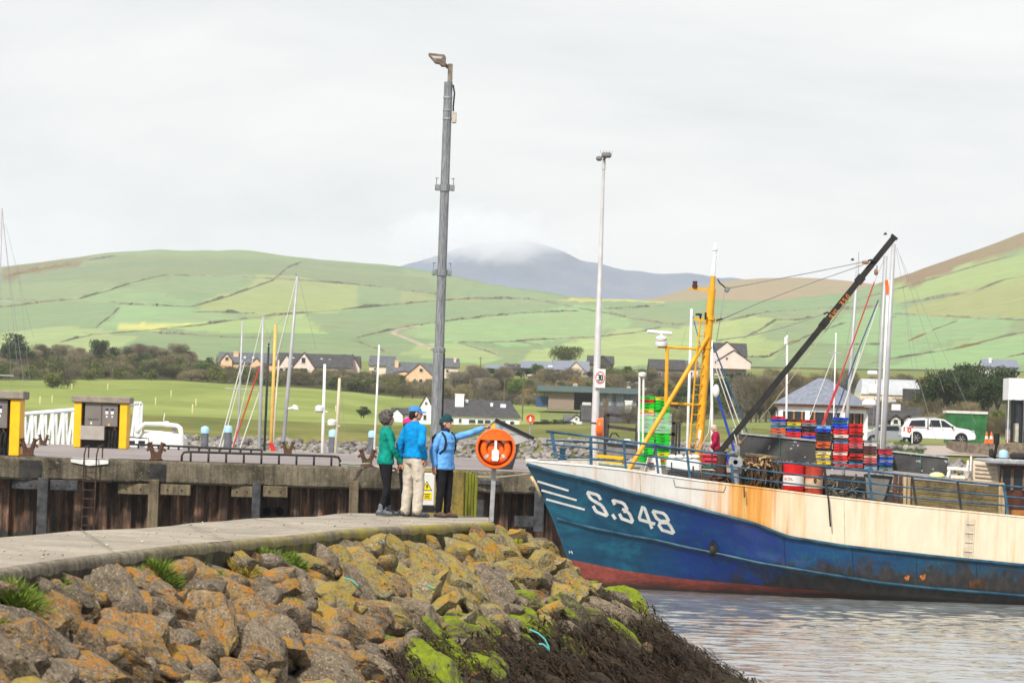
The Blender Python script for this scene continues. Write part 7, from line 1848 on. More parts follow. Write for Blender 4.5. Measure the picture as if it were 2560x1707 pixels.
mb = MB(); mb.prism([(-.12, -.3, zt + .55), (-.12, -.3, zt + .86), (-.17, -.3, zt + .94), (-.72, -.3, zt + .98), (-.74, -.3, zt + .92), (-.5, -.3, zt + .66), (-.34, -.3, zt + .63), (-.27, -.3, zt + .55)], (0, .6, 0)); lh = mb.build('floodlight', M('flood_rust', (.13, .11, .09), .75, .35, 4, .3, col2=(.24, .17, .12)), t)
mb = MB(); mb.prism([(-.64, -.304, zt + .88), (-.24, -.304, zt + .86), (-.28, -.304, zt + .79), (-.54, -.304, zt + .8)], (0, .003, 0)); mb.build('lens', M('lens', (.45, .46, .45), .3, .1, 3), lh)

# the slim pole with the speed sign
zS = 162; b = W(1484, 1166, zS); t = thing('lamp_post', (b.x, zS, QZ + .01), 'slim pale pole with twin lamps and a round 30 sign behind the trawler bow', 'lamp post')
Hs = W(1509, 402, zS).z - QZ; z2 = W(1498, 780, zS).z - QZ
M_PALEP = M('pole_pale', (.5, .49, .485), .5, .12, 2, metal=.1)
mb = MB(); mb.lathe([(.2, 0), (.16, .3), (.135, z2), (.115, z2 + .05), (.055, Hs - .4), (.08, Hs - .38), (.08, Hs), (.01, Hs)], n=14); mb.build('pole', M_PALEP, t, smooth=30)
mb = MB(); mb.bbox((.1, -.15, Hs + .22), (.42, .5, .22), .06); mb.bbox((-.2, .1, Hs + .08), (.26, .3, .2), .06); mb.bar((0, 0, Hs), (.05, -.05, Hs + .15), .08)
for i in range(5): mb.bar((-.15 + .12 * i, -.1, Hs + .3), (-.17 + .13 * i, -.1, Hs + .42), .015)
mb.build('lamp_head', M('lamp_dark', (.16, .16, .155), .6, .3, 6), t)
ps = W(1500, 946, zS) - t.location; w = 26 / ppm(zS); hh = 47 / ppm(zS)
mb = MB(); mb.bbox((ps.x, -.24, ps.z), (w, .03, hh), .01); sg = mb.build('speed_sign', M_WHITE, t)
cz = ps.z + hh * .04
mb = MB(); mb.lathe([(w * .46, 0), (w * .46, .006), (w * .38, .006), (w * .38, 0)], (ps.x, -.258, cz), 32, (0, -1, 0), caps=False); mb.v = [(x, y, cz + (z - cz) * 1.32) for x, y, z in mb.v]; mb.build('red_ring', M('sign_red', (.6, .04, .05), .5), sg)
mb = MB()
def digs(P, off):
    mb.add(*strip(P, 3.0, s=(1, 0, 0), sub=1, off=off, proj=lambda x, y, o: V((ps.x + x * w / 26, -.262 - o, cz - y * w / 26))))
digs([(-6.5, -5.5), (-5, -7), (-2.2, -7), (-1, -5), (-1, -2.5), (-3.8, -.5)], 0); digs([(-4.0, -.2), (-1.2, 1), (-.8, 4.5), (-2, 6.6), (-5, 6.6), (-6.5, 5)], .003); digs([(3.6, -7), (5.6, -5.4), (6.2, 0), (5.6, 5.2), (3.6, 6.8), (1.8, 5.2), (1.2, 0), (1.8, -5.4), (3.4, -7)], 0)
for i in range(4): mb.box((ps.x + (-.08 + .055 * i), -.262, cz - w * .42), (.035, .004, .04))
mb.build('numerals', M('numeral_green', (.01, .04, .03), .5), sg)
pr = W(1502, 1069, zS - .4) - t.location
mb = MB(); mb.lathe([(.38, .13), (.42, .08), (.42, -.08), (.38, -.13), (.01, -.1)], pr, 28, (1, -.22, 0), caps=True); mb.build('lifebuoy_cover', M_ORB, t, smooth=40)
mb = MB(); mb.lathe([(.17, -.03), (.17, .03)], (0, 0, W(1490, 1058, zS).z - QZ), 14); mb.build('band', M_DARK, t)

# grey shelter box with a sloping black-edged lid on the quay behind the lifebuoy
zh = 132; A = lambda x, y, dy=0: W(x, y, zh) + V((0, dy, 0))
o = V((wx(1270, zh), zh, QZ)); t = thing('quay_kiosk', o, 'grey wedge-shaped kiosk with a black sloping lid behind the orange lifebuoy', 'kiosk')
M_KG = M('kiosk_grey', (.37, .38, .36), .5, .2, 2, col2=(.42, .43, .41)); P_ = [(1216, 1075), (1222, 1064), (1231, 1056), (1240, 1050), (1332, 1094), (1292, 1112), (1265, 1122), (1216, 1128)]
mb = MB(); mb.prism([A(x, y) - o for x, y in P_], (0, .9, 0)); mb.build('body', M_KG, t)
mb = MB(); mb.bar(A(1238, 1049, -.03) - o, A(1335, 1096, -.03) - o, .06, .12); mb.bar(A(1238, 1049, .93) - o, A(1335, 1096, .93) - o, .06, .12); mb.build('lid', M_BLACK, t)
mb = MB(); mb.tube([A(1214, 1080, -.02) - o, A(1221, 1064, -.02) - o, A(1231, 1055, -.02) - o, A(1240, 1049, -.02) - o], .035, 6); mb.bar(A(1240, 1046, -.03) - o, A(1336, 1092, -.03) - o, .03); mb.build('trim', M_GALV, t)
mb = MB(); mb.box(A(1233, 1064, -.005) - o, (.12, .012, .17)); mb.build('sticker', M_YEL, t); mb = MB(); mb.box(A(1252, 1068, -.005) - o, (.13, .012, .12)); mb.build('sticker', M('sticker_blue', (.1, .28, .5), .5), t)
mb = MB(); mb.box(A(1290, 1085, -.006) - o, (.5, .012, .03)); mb.build('seam', M_GALVD, t)
mb = MB(); mb.prism([A(1222, 1126) - o, A(1300, 1108) - o, V((.2, 0, 0)), V((-.55, 0, 0))], (0, .85, 0)); mb.build('pedestal', M_DARK, t)

# black gantry and grey bench on the quay behind the foredeck
zg = 152; A = lambda x, y, dy=0: W(x, y, zg) + V((0, dy, 0)); o = V((wx(1560, zg), zg, QZ)); t = thing('quay_gantry', o, 'black steel frame with a small timber ladder behind the trawler foredeck', 'gantry')
M_GB = M('gantry_brown', (.05, .04, .036), .7, .4, 8)
def G_(segs, name, ma, w): 
    mb = MB()
    for x0, y0, x1, y1 in segs: mb.bar(A(x0, y0) - o, A(x1, y1) - o, w)
    mb.build(name, ma, t)
G_([(1512, 1035, 1700, 1058), (1520, 1036, 1517, 1105), (1595, 1046, 1590, 1110), (1684, 1056, 1680, 1160), (1520, 1066, 1690, 1086)], 'frame', M_GB, .13)
for q_ in ((1512, 1036, 1512, 1160), (1518, 1110, 1600, 1118), (1692, 1057, 1688, 1160), (1699, 1058, 1697, 1160)): G_([q_], 'upright', M_DARK, .09)
G_([(1506, 1040, 1510, 995), (1516, 1040, 1520, 993)], 'ladder_stile', M_TIMB, .06)
G_([(1507, 1000 + 5 * i, 1518, 999 + 5 * i) for i in range(8)], 'ladder_rung', M_TIMB, .05)
mb = MB(); mb.prism([A(1497, 1106) - o, A(1590, 1116) - o, A(1590, 1146) - o, A(1500, 1138) - o], (0, .8, 0)); mb.build('housing', M('bench_grey', (.19, .175, .155), .6, .25, 3), t)
mb = MB(); mb.tube([A(1524, 1094) - o, A(1530, 1083) - o, A(1540, 1083) - o, A(1548, 1092) - o, A(1540, 1083) - o], .03, 6); mb.build('hook', M_DARK, t)
mb = MB(); mb.bbox(A(1568, 1102, -.1) - o, (.3, .2, .16), .05); mb.build('bag', M('pale_bag', (.55, .62, .66), .7), t)

bpy.data.scenes.remove(TMP)
# ------------------------------------------------------------------ far shore: revetment, buildings, vehicles, planting
M_ROCKF = M('shore_rock', (.2, .18, .165), .9, .45, 1.2, .4, col2=(.36, .33, .3))
mb = MB(); r = random.Random(31)
for i in range(3600):
    px = r.uniform(300, 2560); t = r.random() ** .8
    Z = lerp(296.4, 302.4, t) if px < 1950 else None
    if Z is None:
        Z = pl(Z_A, px) - lerp(6.6, .3, t)
    x = wx(px, Z); z = gz(x, Z)
    if z < .3: continue
    pebble(mb, V((x, Z, z + .05)), r.uniform(.2, .42), r)
tag(mb.build('rock_revetment', M_ROCKF, smooth=35), 'grey boulder revetment along the far harbour shore', 'rocks', kind='stuff')

M_SLATE = M('slate', (.085, .09, .1), .7, .2, 1.5, .2, col2=(.13, .135, .145)); M_SLATED = M('slate_dark', (.045, .043, .045), .75, .25, 1.5, .2, col2=(.075, .07, .07)); M_SLATEB = M('slate_blue', (.16, .18, .23), .6, .15, 4, .2, col2=(.22, .24, .29))
M_WALLW = M('render_white', (.8, .8, .78), .85, .06, 1); M_WALLP = M('render_peach', (.72, .48, .28), .85, .08, 1); M_WALLC = M('render_cream', (.7, .58, .44), .85, .08, 1); M_WALLK = M('render_pink', (.72, .58, .5), .85, .08, 1); M_WALLB = M('brick_brown', (.26, .2, .16), .9, .15, 3); M_STONE = concrete('rubble_wall', (.24, .19, .14), (.06, .047, .036), 3.5, bump=1.0)
M_WIN = M('window_dark', (.03, .035, .04), .15, .3, 2); M_SKYL = M('skylight', (.5, .55, .62), .2, .1, 2); M_FASC = M('fascia', (.6, .58, .55), .6, .1, 2)
def house(label, x0, x1, yb, ye, yr, Z, depth, wall, roof, gables=(), wins=(), chims=(), lights=(), cat='house', hip=0.0, group=None, name='house'):
    """gabled house, ridge across the view; all x,y are photo positions of its front"""
    k = 1 / ppm(Z); c = (x0 + x1) / 2; b = W(c, yb, Z); gzz = gz(b.x, Z); b.z = min(b.z, gzz + .3) if abs(b.z - gzz) < 4 else b.z
    t = thing(name, (b.x, Z, b.z - .2), label, cat, group); w = (x1 - x0) * k; he = (yb - ye) * k + .2; hr = (yb - yr) * k + .2
    def X(px): return (px - c) * k
    def Yz(py): return (yb - py) * k + .2
    mb = MB(); a = w / 2; hp = hip * a
    if hip: mb.box((0, depth / 2, he / 2), (w, depth, he))
    else:
        for s in (0,): mb.add([(-a, 0, -2), (a, 0, -2), (a, 0, he), (-a, 0, he), (-a, depth, -2), (a, depth, -2), (a, depth, he), (-a, depth, he), (-a, depth / 2, hr - .12), (a, depth / 2, hr - .12)], [(0, 1, 2, 3), (5, 4, 7, 6), (4, 0, 3, 8, 7), (1, 5, 6, 9, 2)])
    mb.build('wall', wall, t)
    mb = MB(); o = .35; th = .18
    def slab(p, q, rr, s): mb.prism([V(p), V(q), V(rr), V(s)], (0, 0, th))
    if hip:
        mb.add([(-a - o, -o, he), (a + o, -o, he), (a + o, depth + o, he), (-a - o, depth + o, he), (-a + hp, depth / 2, hr), (a - hp, depth / 2, hr)], [(0, 1, 5, 4), (1, 2, 5), (2, 3, 4, 5), (3, 0, 4), (3, 2, 1, 0)])
    else:
        slab((-a - .2, -o, he - .1), (a + .2, -o, he - .1), (a + .2, depth / 2, hr), (-a - .2, depth / 2, hr)); slab((a + .2, depth + o, he - .1), (-a - .2, depth + o, he - .1), (-a - .2, depth / 2, hr), (a + .2, depth / 2, hr))
    rf = mb.build('roof', roof, t)
    for i, (px, py0, py1, pw) in enumerate(chims):
        m2 = MB(); m2.box((X(px), depth * .3, (Yz(py0) + Yz(py1)) / 2), (pw * k, .9, Yz(py0) - Yz(py1))); m2.box((X(px), depth * .3, Yz(py0) + .1), (pw * k + .15, 1.05, .2)); m2.build('chimney', wall, rf)
    for gx, gw, gy, yeb, proj_, gm in gables:
        m2 = MB(); h2 = Yz(gy); e2 = Yz(yeb); hw = gw * k / 2; xx = X(gx); m2.add([(xx - hw, -proj_, -.5), (xx + hw, -proj_, -.5), (xx + hw, -proj_, e2), (xx, -proj_, h2 - .12), (xx - hw, -proj_, e2), (xx - hw, depth * .4, -.5), (xx + hw, depth * .4, -.5), (xx + hw, depth * .4, e2), (xx, depth * .45, h2 - .12), (xx - hw, depth * .4, e2)], [(0, 1, 2, 3, 4), (1, 6, 7, 2), (5, 0, 4, 9)]); gg = m2.build('gable', gm or wall, t)
        m2 = MB()
        for s in (-1, 1): m2.prism([V((xx, -proj_ - .2, h2)), V((xx, depth * .5, h2)), V((xx + s * (hw + .25), depth * .5, e2 - .15)), V((xx + s * (hw + .25), -proj_ - .2, e2 - .15))], (0, 0, .16))
        m2.build('gable_roof', roof, t)
    for px, py, ww, wh, off in wins:
        m2 = MB(); x, z = X(px), Yz(py); m2.box((x, -off - .03, z), (ww * k, .06, wh * k)); wn = m2.build('window', M_WIN, t)
        m2 = MB(); fw = .09
        for s in (-1, 1): m2.box((x + s * (ww * k / 2 + fw / 2), -off - .05, z), (fw, .1, wh * k + .1)); m2.box((x, -off - .05, z + s * (wh * k / 2 + fw / 2)), (ww * k, .1, fw))
        m2.build('frame', M_FASC, wn)
    for px, py, ww in lights:
        f = (Yz(py) - he) / max(.1, hr - he); m2 = MB(); m2.prism([V((X(px) + dx * k, depth / 2 * (f + df), lerp(he, hr, f + df) + .12)) for dx, df in ((-ww / 2, -.09), (ww / 2, -.09), (ww / 2, .09), (-ww / 2, .09))], (0, 0, .1)); m2.build('skylight', M_SKYL, t)
    return t
H = house
H('peach house with grey roof and two small front gables left of the row', 545, 704, 926, 906, 881, 850, 9, M_WALLP, M_SLATE, [(566, 28, 884, 902, .6, None), (641, 34, 893, 912, 1.2, None)], [(567, 897, 8, 8, .6), (600, 915, 7, 7, 0), (617, 915, 6, 6, 0), (665, 914, 7, 7, 0), (685, 914, 6, 7, 0)], [(587, 880, 899, 13)], [(609, 894, 5), (630, 894, 5)])
H('large pale house with dark grey roof and a tall central gable with balcony', 695, 878, 930, 908, 876, 840, 10, M_WALLK, M_SLATED, [(716, 46, 880, 920, 1.2, None), (760, 54, 874, 912, 2.0, None)], [(759, 893, 9, 13, 2.0), (759, 919, 18, 13, 2.0), (704, 918, 8, 8, 1.2), (733, 920, 6, 9, 0), (800, 918, 8, 8, 0), (835, 918, 8, 8, 0)], [], [(730, 891, 6), (801, 891, 6), (822, 892, 6)])
H('pale pink gable end beside the large grey-roofed house', 862, 897, 928, 905, 880, 846, 9, M_WALLK, M_SLATED, [(880, 38, 876, 908, 1, None)], [(880, 900, 5, 6, 1)])
H('low grey-roofed house just left of the yellow house', 923, 985, 924, 906, 882, 870, 9, M_WALLC, M_SLATE, [], [(938, 914, 6, 5, 0)])
H('yellow house with wide front gable and long rows of windows', 966, 1094, 937, 916, 883, 820, 9, M_WALLP, M_SLATE, [(1049, 72, 885, 918, 1.8, None), (1012, 50, 905, 908, 1.3, None)], [(1053, 901, 8, 8, 1.8), (977, 926, 5, 7, 0), (988, 923, 5, 9, 0), (1003, 928, 6, 9, 1.3), (1012, 928, 6, 9, 1.3), (1021, 928, 6, 9, 1.3), (1038, 927, 5, 8, 1.8), (1053, 928, 8, 9, 1.8), (1068, 927, 5, 8, 1.8)], [(990, 880, 896, 9)])
H('grey and peach gable end behind the lamp post', 1092, 1145, 930, 905, 884, 850, 9, M_WALLC, M_SLATE, [], [(1118, 915, 6, 6, 0)], [(1136, 884, 897, 6)])
H('small yellow bungalow with a grey roof right of the lamp post', 1128, 1214, 938, 920, 902, 815, 8, M_WALLP, M_SLATE, [(1160, 56, 902, 922, 1.0, None)], [(1195, 929, 7, 5, 0), (1160, 927, 8, 6, 1.0)])
H('dark low house with a blue-grey roof half hidden by hedge', 1214, 1262, 918, 910, 902, 900, 8, M_WALLC, M_SLATEB)
H('low brown-grey house beside the dark hedge', 1262, 1300, 918, 911, 900, 905, 8, M_WALLB, M_SLATED, [], [], [(1266, 898, 905, 4), (1290, 898, 905, 4)])
H('bungalow with bright slate roof covered by solar panels', 1304, 1408, 918, 908, 886, 880, 10, M_WALLC, M_SLATEB, [], [(1320, 913, 12, 5, 0), (1345, 913, 10, 5, 0), (1375, 913, 8, 5, 0)], [], [(1392, 898, 16), (1376, 898, 12)])
H('slate-roofed extension with a pale verge right of the solar bungalow', 1385, 1472, 918, 906, 881, 870, 9, M_WALLC, M_SLATEB, [(1440, 58, 882, 912, .8, None)], [(1440, 908, 8, 5, .8)])
H('dark gabled house on the rise beside the pale pole', 1470, 1534, 912, 892, 872, 920, 9, M_WALLB, M_SLATED, [(1506, 44, 871, 892, .8, M_SLATED)])
H('dark-roofed house left of the yellow trawler mast', 1624, 1712, 915, 890, 866, 860, 9, M_WALLB, M_SLATED, [], [(1650, 902, 7, 7, 0)], [])
H('grey house between the white masts', 1690, 1745, 915, 886, 868, 862, 9, M_WALLC, M_SLATE, [], [(1710, 900, 7, 7, 0), (1728, 900, 6, 7, 0)])
H('tall pink house with stepped gable ends right of the yellow mast', 1786, 1866, 914, 890, 858, 840, 10, M_WALLK, M_SLATED, [(1815, 76, 855, 888, 1, None), (1832, 86, 876, 905, 2.4, None)], [(1828, 880, 4, 4, 1), (1815, 897, 5, 5, 2.4)], [])
H('white house roof above the pines at the right', 2460, 2545, 938, 918, 900, 700, 8, M_WALLW, M_SLATEB, [], [(2480, 928, 5, 6, 0), (2520, 928, 5, 6, 0)], [(2478, 898, 908, 6)])
H('tiny white farmhouse far up the left valley', 345, 400, 896, 889, 882, 960, 7, M_WALLW, M_SLATE, [], [], [(366, 876, 884, 4)])
H('long white house with charcoal roof, tall white chimney and a glazed sunroom', 1046, 1298, 1064, 1041, 998, 600, 12, M_WALLW, M_SLATED, [(1064, 42, 992, 1034, 1.2, None)], [(1064, 1012, 5, 6, 1.2), (1062, 1047, 7, 12, 1.2), (1110, 1052, 10, 8, 0), (1130, 1052, 6, 10, 0), (1150, 1052, 6, 10, 0), (1180, 1053, 16, 9, 0), (1201, 1053, 14, 9, 0), (1219, 1053, 14, 9, 0), (1237, 1053, 14, 9, 0), (1256, 1053, 14, 9, 0), (1280, 1054, 10, 9, 0)], [(1146, 988, 1028, 22)], [(1164, 1006, 7), (1227, 1012, 7), (1256, 1014, 14)], hip=.2)
H('low white annex left of the long charcoal-roofed house', 978, 1046, 1063, 1035, 1022, 610, 8, M_WALLW, M_SLATED, [(991, 30, 1022, 1038, .4, None)])
H('small white cottage with a grey roof left of the pale pole', 1412, 1484, 1066, 1052, 1040, 560, 8, M_WALLW, M_SLATE, [(1440, 46, 1037, 1056, .6, None)], [(1440, 1047, 5, 5, .6), (1436, 1060, 8, 6, .6), (1470, 1060, 7, 7, 0)])
H('low house with charcoal roof and a broad white chimney behind the gantry', 1455, 1660, 1072, 1055, 1018, 520, 10, M_WALLW, M_SLATED, [], [(1480, 1063, 8, 7, 0), (1510, 1063, 8, 7, 0)], [(1571, 1004, 1040, 17)])
t = H('white cottage with two white dormers in a charcoal roof near the pickup', 2170, 2302, 1090, 1062, 1022, 340, 7, M_WALLW, M_SLATED, [(2237, 24, 1038, 1049, .4, M_WALLW), (2269, 22, 1038, 1048, .4, M_WALLW)], [(2237, 1054, 11, 11, .4), (2269, 1052, 10, 10, .4)])
# flat-roofed works building
def bpart(t, k, name, x0, x1, y0, y1, Z, dy, mat, d=4, parent=None):
    a, b = W(x0, y1, Z), W(x1, y0, Z); mb = MB(); mb.box(((a.x + b.x) / 2 - t.location.x, d / 2 + dy, (a.z + b.z) / 2 - t.location.z), (b.x - a.x, d, b.z - a.z)); return mb.build(name, mat, parent or t)
def building(name, px, yb, Z, label, cat): p = W(px, yb, Z); return thing(name, (p.x, Z, p.z), label, cat)
t = building('warehouse', 1465, 1024, 700, 'flat-roofed works building with brown wall, dark open bay and glazed end', 'warehouse')
bpart(t, 1, 'brick_wall', 1370, 1436, 978, 1022, 700, 0, M_WALLB, 14); bpart(t, 1, 'open_bay', 1436, 1484, 978, 1024, 700, 2.5, M_BLACKP, 10); bpart(t, 1, 'end_wall', 1484, 1592, 976, 1028, 700, .2, M('glass_wall', (.1, .125, .15), .3, .4, 1, stretch=(2, 1, .1), col2=(.3, .34, .38)), 14)
bpart(t, 1, 'flat_roof', 1344, 1600, 971, 977, 700, -1.2, M('roof_teal', (.1, .14, .14), .7), 18); bpart(t, 1, 'side_shed', 1340, 1370, 990, 1016, 700, 1, M('shed_blue', (.03, .07, .16), .7), 6); bpart(t, 1, 'gate', 1455, 1478, 1006, 1024, 700, -.5, M_FASC, .2)
for x in (1498, 1512, 1526, 1540, 1554, 1568): bpart(t, 1, 'mullion', x, x + 2, 978, 1024, 700, -.1, M_FASC, .2)
# octagonal slate-roofed harbour building
Zo = 262; p = W(2062, 1106, Zo); t = thing('harbour_pavilion', (p.x, Zo + 3.4, p.z), 'octagonal harbour building with pointed slate roof and wooden windows', 'building')
def oct_(r, z): return [V((r * math.cos(a), r * math.sin(a), z)) for a in [R(22.5 + 45 * i) for i in range(8)]]
zt, ze, zw = W(2062, 944, Zo).z - p.z, W(2062, 1008, Zo).z - p.z, W(2062, 1030, Zo).z - p.z
mb = MB(); o1 = oct_(3.62, ze - .1); o2 = oct_(.35, zt); mb.add(o1 + o2, [(i, (i + 1) % 8, 8 + (i + 1) % 8, 8 + i) for i in range(8)] + [tuple(range(8, 16)), tuple(reversed(range(8)))]); mb.build('roof', M_SLATEB, t)
mb = MB(); mb.add(oct_(3.45, ze - .3) + oct_(3.45, ze - .06), [(i, (i + 1) % 8, 8 + (i + 1) % 8, 8 + i) for i in range(8)]); mb.build('fascia', M('fascia_wood', (.32, .14, .05), .6, .2, 3), t)
mb = MB(); mb.add(oct_(3.2, zw) + oct_(3.2, ze - .3), [(i, (i + 1) % 8, 8 + (i + 1) % 8, 8 + i) for i in range(8)]); mb.build('wall_band', M_WALLW, t)
mb = MB(); mb.add(oct_(3.1, 0) + oct_(3.1, zw), [(i, (i + 1) % 8, 8 + (i + 1) % 8, 8 + i) for i in range(8)]); mb.build('glazing', M_WIN, t)
o3 = oct_(3.16, 0); fr = M('frame_wood', (.36, .16, .05), .6, .2, 4)
for i in range(8):
    mb = MB(); a, b = o3[i], o3[(i + 1) % 8]
    mb.bar(a, a + V((0, 0, zw)), .3); mb.build('post', M_WALLW, t); mb = MB()
    for f in (.2, .5, .8): q = a.lerp(b, f); mb.bar(q, q + V((0, 0, zw)), .12)
    mb.bar(a + V((0, 0, .7)), b + V((0, 0, .7)), .12); mb.build('window_frame', fr, t)
# arched shed
Zr = 520; p = W(2225, 1002, Zr); t = thing('arched_shed', (p.x, Zr, p.z), 'pale arched barn roof beyond the harbour building', 'barn'); k = 1 / ppm(Zr); mb = MB(); vs = []
for x0, dy in ((-74 * k, 0), (78 * k, 0)):
    for j in range(9): a = math.pi * j / 8; vs.append(V((x0 + 8 * k * (1 if x0 < 0 else -1) * math.sin(a), 5 - 5 * math.cos(a), 15 * k + 40 * k * math.sin(a))))
mb.add(vs, [(i, i + 1, 10 + i, 9 + i) for i in range(8)] + [tuple(range(9)), tuple(range(17, 8, -1))]); mb.build('roof', M('barn_tin', (.42, .44, .46), .5, .12, 1.5), t, smooth=30)
mb = MB(); mb.box((0, 5, 7 * k), (150 * k, 9.6, 17 * k)); mb.build('wall', M_WALLC, t); bpart(t, 1, 'lean_to', 2262, 2312, 972, 1002, Zr - 3, 0, M_SLATED, 4)
# kiosk with white top and glass sides
Zk = 256; t = building('ticket_kiosk', 2556, 1108, Zk, 'white-topped glass kiosk at the right border', 'kiosk')
bpart(t, 1, 'white_top', 2521, 2620, 948, 999, Zk, 0, M('panel_white', (.7, .7, .7), .5, .05, 1), 3); bpart(t, 1, 'glazing', 2526, 2612, 999, 1106, Zk, .3, M_WIN, 2.4)
for x0, x1, m_ in ((2518, 2522, M_WALLW), (2530, 2535, M_BLACK), (2552, 2557, M_BLACK), (2556, 2560, M_WALLW)): bpart(t, 1, 'post', x0, x1, 998, 1106 if x0 < 2550 else 1130, Zk, -.15, m_, .3)
bpart(t, 1, 'poster', 2532, 2548, 1058, 1104, Zk, .2, M('poster_pale', (.5, .47, .38), .6, .2, 3), .05)
# green container
Zc_ = 292; t = building('shipping_container', 2418, 1108, Zc_, 'dark green steel container behind the white pickup', 'container')
M_CG = M('container_green', (.02, .13, .04), .6, .25, 1.5, .1, col2=(.04, .18, .06)); bpart(t, 1, 'body', 2368, 2468, 1032, 1108, Zc_, 0, M_CG, 2.4); bpart(t, 1, 'roof', 2366, 2470, 1029, 1032, Zc_, -.1, M_FASC, 2.6)
mb = MB()
for i in range(15): a = W(2372 + i * 6.6, 1105, Zc_) - t.location; b = W(2372 + i * 6.6, 1035, Zc_) - t.location; mb.bar(a + V((0, -.02, 0)), b + V((0, -.02, 0)), .09, .05)
mb.build('rib', M_CG, t)
# slip road, grass patch and stone wall
mb = MB(); vs = []
for i in range(9):
    px = 2270 + i * 40
    for q, j in ((-1.0, 0), (10, 1), (24, 2)): Z = pl(Z_A, px) + 2 + q; x = wx(px, Z); vs.append(V((x, Z, gz(x, Z) + .09)))
mb.add(vs, [(i * 3 + j, i * 3 + 3 + j, i * 3 + 4 + j, i * 3 + 1 + j) for i in range(8) for j in range(2)]); tag(mb.build('road', M('slip_road', (.36, .3, .26), .9, .15, 1.2)), 'pale brown slipway road below the pickup', 'road', kind='structure')
t = building('stone_wall', 2480, 1130, 252, 'low rubble stone wall curving beside the slipway', 'wall'); mb = MB(); P_ = [(2383, 1101, 1120), (2400, 1103, 1130), (2440, 1107, 1134), (2500, 1108, 1138), (2600, 1108, 1142), (2700, 1109, 1146)]
vs = [W(x, y, 252) - t.location + V((0, .06 * (2440 - x) if x < 2440 else 0, 0)) for x, a, b in P_ for y in (a, b)]; vs += [v + V((0, .6, 0)) for v in vs]; n = len(vs) // 2
mb.add(vs, [f for i in range(len(P_) - 1) for f in ((2 * i, 2 * i + 1, 2 * i + 3, 2 * i + 2), (2 * i, 2 * i + 2, n + 2 * i + 2, n + 2 * i))] + [(0, n, n + 1, 1)]); mb.build('wall', M_STONE, t)
# vehicles
def wheel(t, x, y, r):
    mb = MB(); mb.lathe([(r * .7, -.11), (r * .95, -.11), (r, -.06), (r, .06), (r * .95, .11), (r * .7, .11)], (x, y, r), 22, (0, 1, 0), caps=False); wl = mb.build('wheel', M_BLACK, t, smooth=35)
    mb = MB(); mb.lathe([(r * .7, -.09), (r * .62, -.06), (r * .2, -.08), (.01, -.09)], (x, y, r), 20, (0, 1, 0), caps=False)
    for i in range(6): a = i * math.pi / 3; mb.bar((x + .08 * math.cos(a), y - .1, r + .08 * math.sin(a)), (x + r * .64 * math.cos(a), y - .085, r + r * .64 * math.sin(a)), .07, .03)
    mb.build('rim', M_CHROME, wl)
def carbody(t, prof, glass, wdt, mat, arches, roofin=.14):
    """side profile extruded across the width with tumblehome, wheel arches cut by dark discs"""
    def yo(z): return wdt / 2 - (roofin * max(0, (z - 1.0) / .75))
    n = len(prof); vs = [V((x, -yo(z), z)) for x, z in prof] + [V((x, yo(z), z)) for x, z in prof]
    mb = MB(); mb.add(vs, [tuple(range(n)), tuple(range(2 * n - 1, n - 1, -1))] + [(i, n + i, n + (i + 1) % n, (i + 1) % n) for i in range(n)]); mb.build('body', mat, t, smooth=28)
    for nm, P in glass:
        for s in (-1, 1):
            mb = MB(); mb.prism([V((x, s * (yo(z) + .004), z)) for x, z in P], (0, s * .006, 0)); mb.build(nm, M_GLASS if nm == 'window' else M_BLACK, t)
    for x, r in arches:
        for s in (-1, 1): mb = MB(); mb.lathe([(r, 0), (r, .012), (.01, .012)], (x, s * (wdt / 2 - .008), r * .86), 20, (0, s, 0), caps=False); mb.build('wheel_arch', M_BLACK, t)
Zp = 276; p = W(2343, 1109, Zp); t = thing('pickup_truck', (p.x, Zp, p.z), 'white crew cab pickup with a canopy parked in front of the green container', 'pickup truck')
MPW = M('car_white', (.74, .75, .76), .25, .04, 1, coat=.6)
prof = [(-2.66, .42), (-2.7, .75), (-2.66, 1.05), (-2.5, 1.12), (-2.05, 1.72), (-1.2, 1.8), (-.9, 1.79), (-.2, 1.82), (.35, 1.76), (1.25, 1.2), (2.1, 1.08), (2.5, .92), (2.62, .7), (2.6, .42), (2.2, .36), (1.0, .36), (-2.1, .4)]
carbody(t, prof, [('window', [(-2.2, 1.2), (-1.98, 1.62), (-1.0, 1.68), (-1.0, 1.22)]), ('window', [(-.72, 1.22), (-.6, 1.7), (.02, 1.71), (.12, 1.22)]), ('window', [(.2, 1.22), (.12, 1.7), (.36, 1.66), (1.0, 1.22)]), ('door_seam', [(-.8, .45), (-.8, 1.75), (-.78, 1.75), (-.78, .45)]), ('door_seam', [(.155, .45), (.1, 1.72), (.12, 1.72), (.175, .45)]), ('bed_seam', [(-2.5, 1.1), (-2.5, 1.13), (-.8, 1.13), (-.8, 1.1)]), ('cab_gap', [(-.84, 1.0), (-.84, 1.77), (-.76, 1.78), (-.76, 1.0)]), ('door_seam', [(1.15, .45), (1.13, 1.2), (1.15, 1.2), (1.17, .45)])], 1.84, MPW, [(-1.62, .46), (1.62, .46)])
for x in (-1.62, 1.62): wheel(t, x, -.84, .39); wheel(t, x, .84, .39)
for x, z, ma in ((-2.5, .95, M_RED), (2.42, .95, M_CHROME)):
    for s in (-1, 1): mb = MB(); mb.bbox((x, s * .84, z), (.22 if ma is not M_RED else .1, .2, .16 if ma is not M_RED else .34), .03); mb.build('headlight' if ma is not M_RED else 'tail_light', ma, t)
for s in (-1, 1): mb = MB(); mb.bbox((.95, s * 1.0, 1.22), (.14, .2, .16), .04); mb.build('mirror', M_BLACK, t)
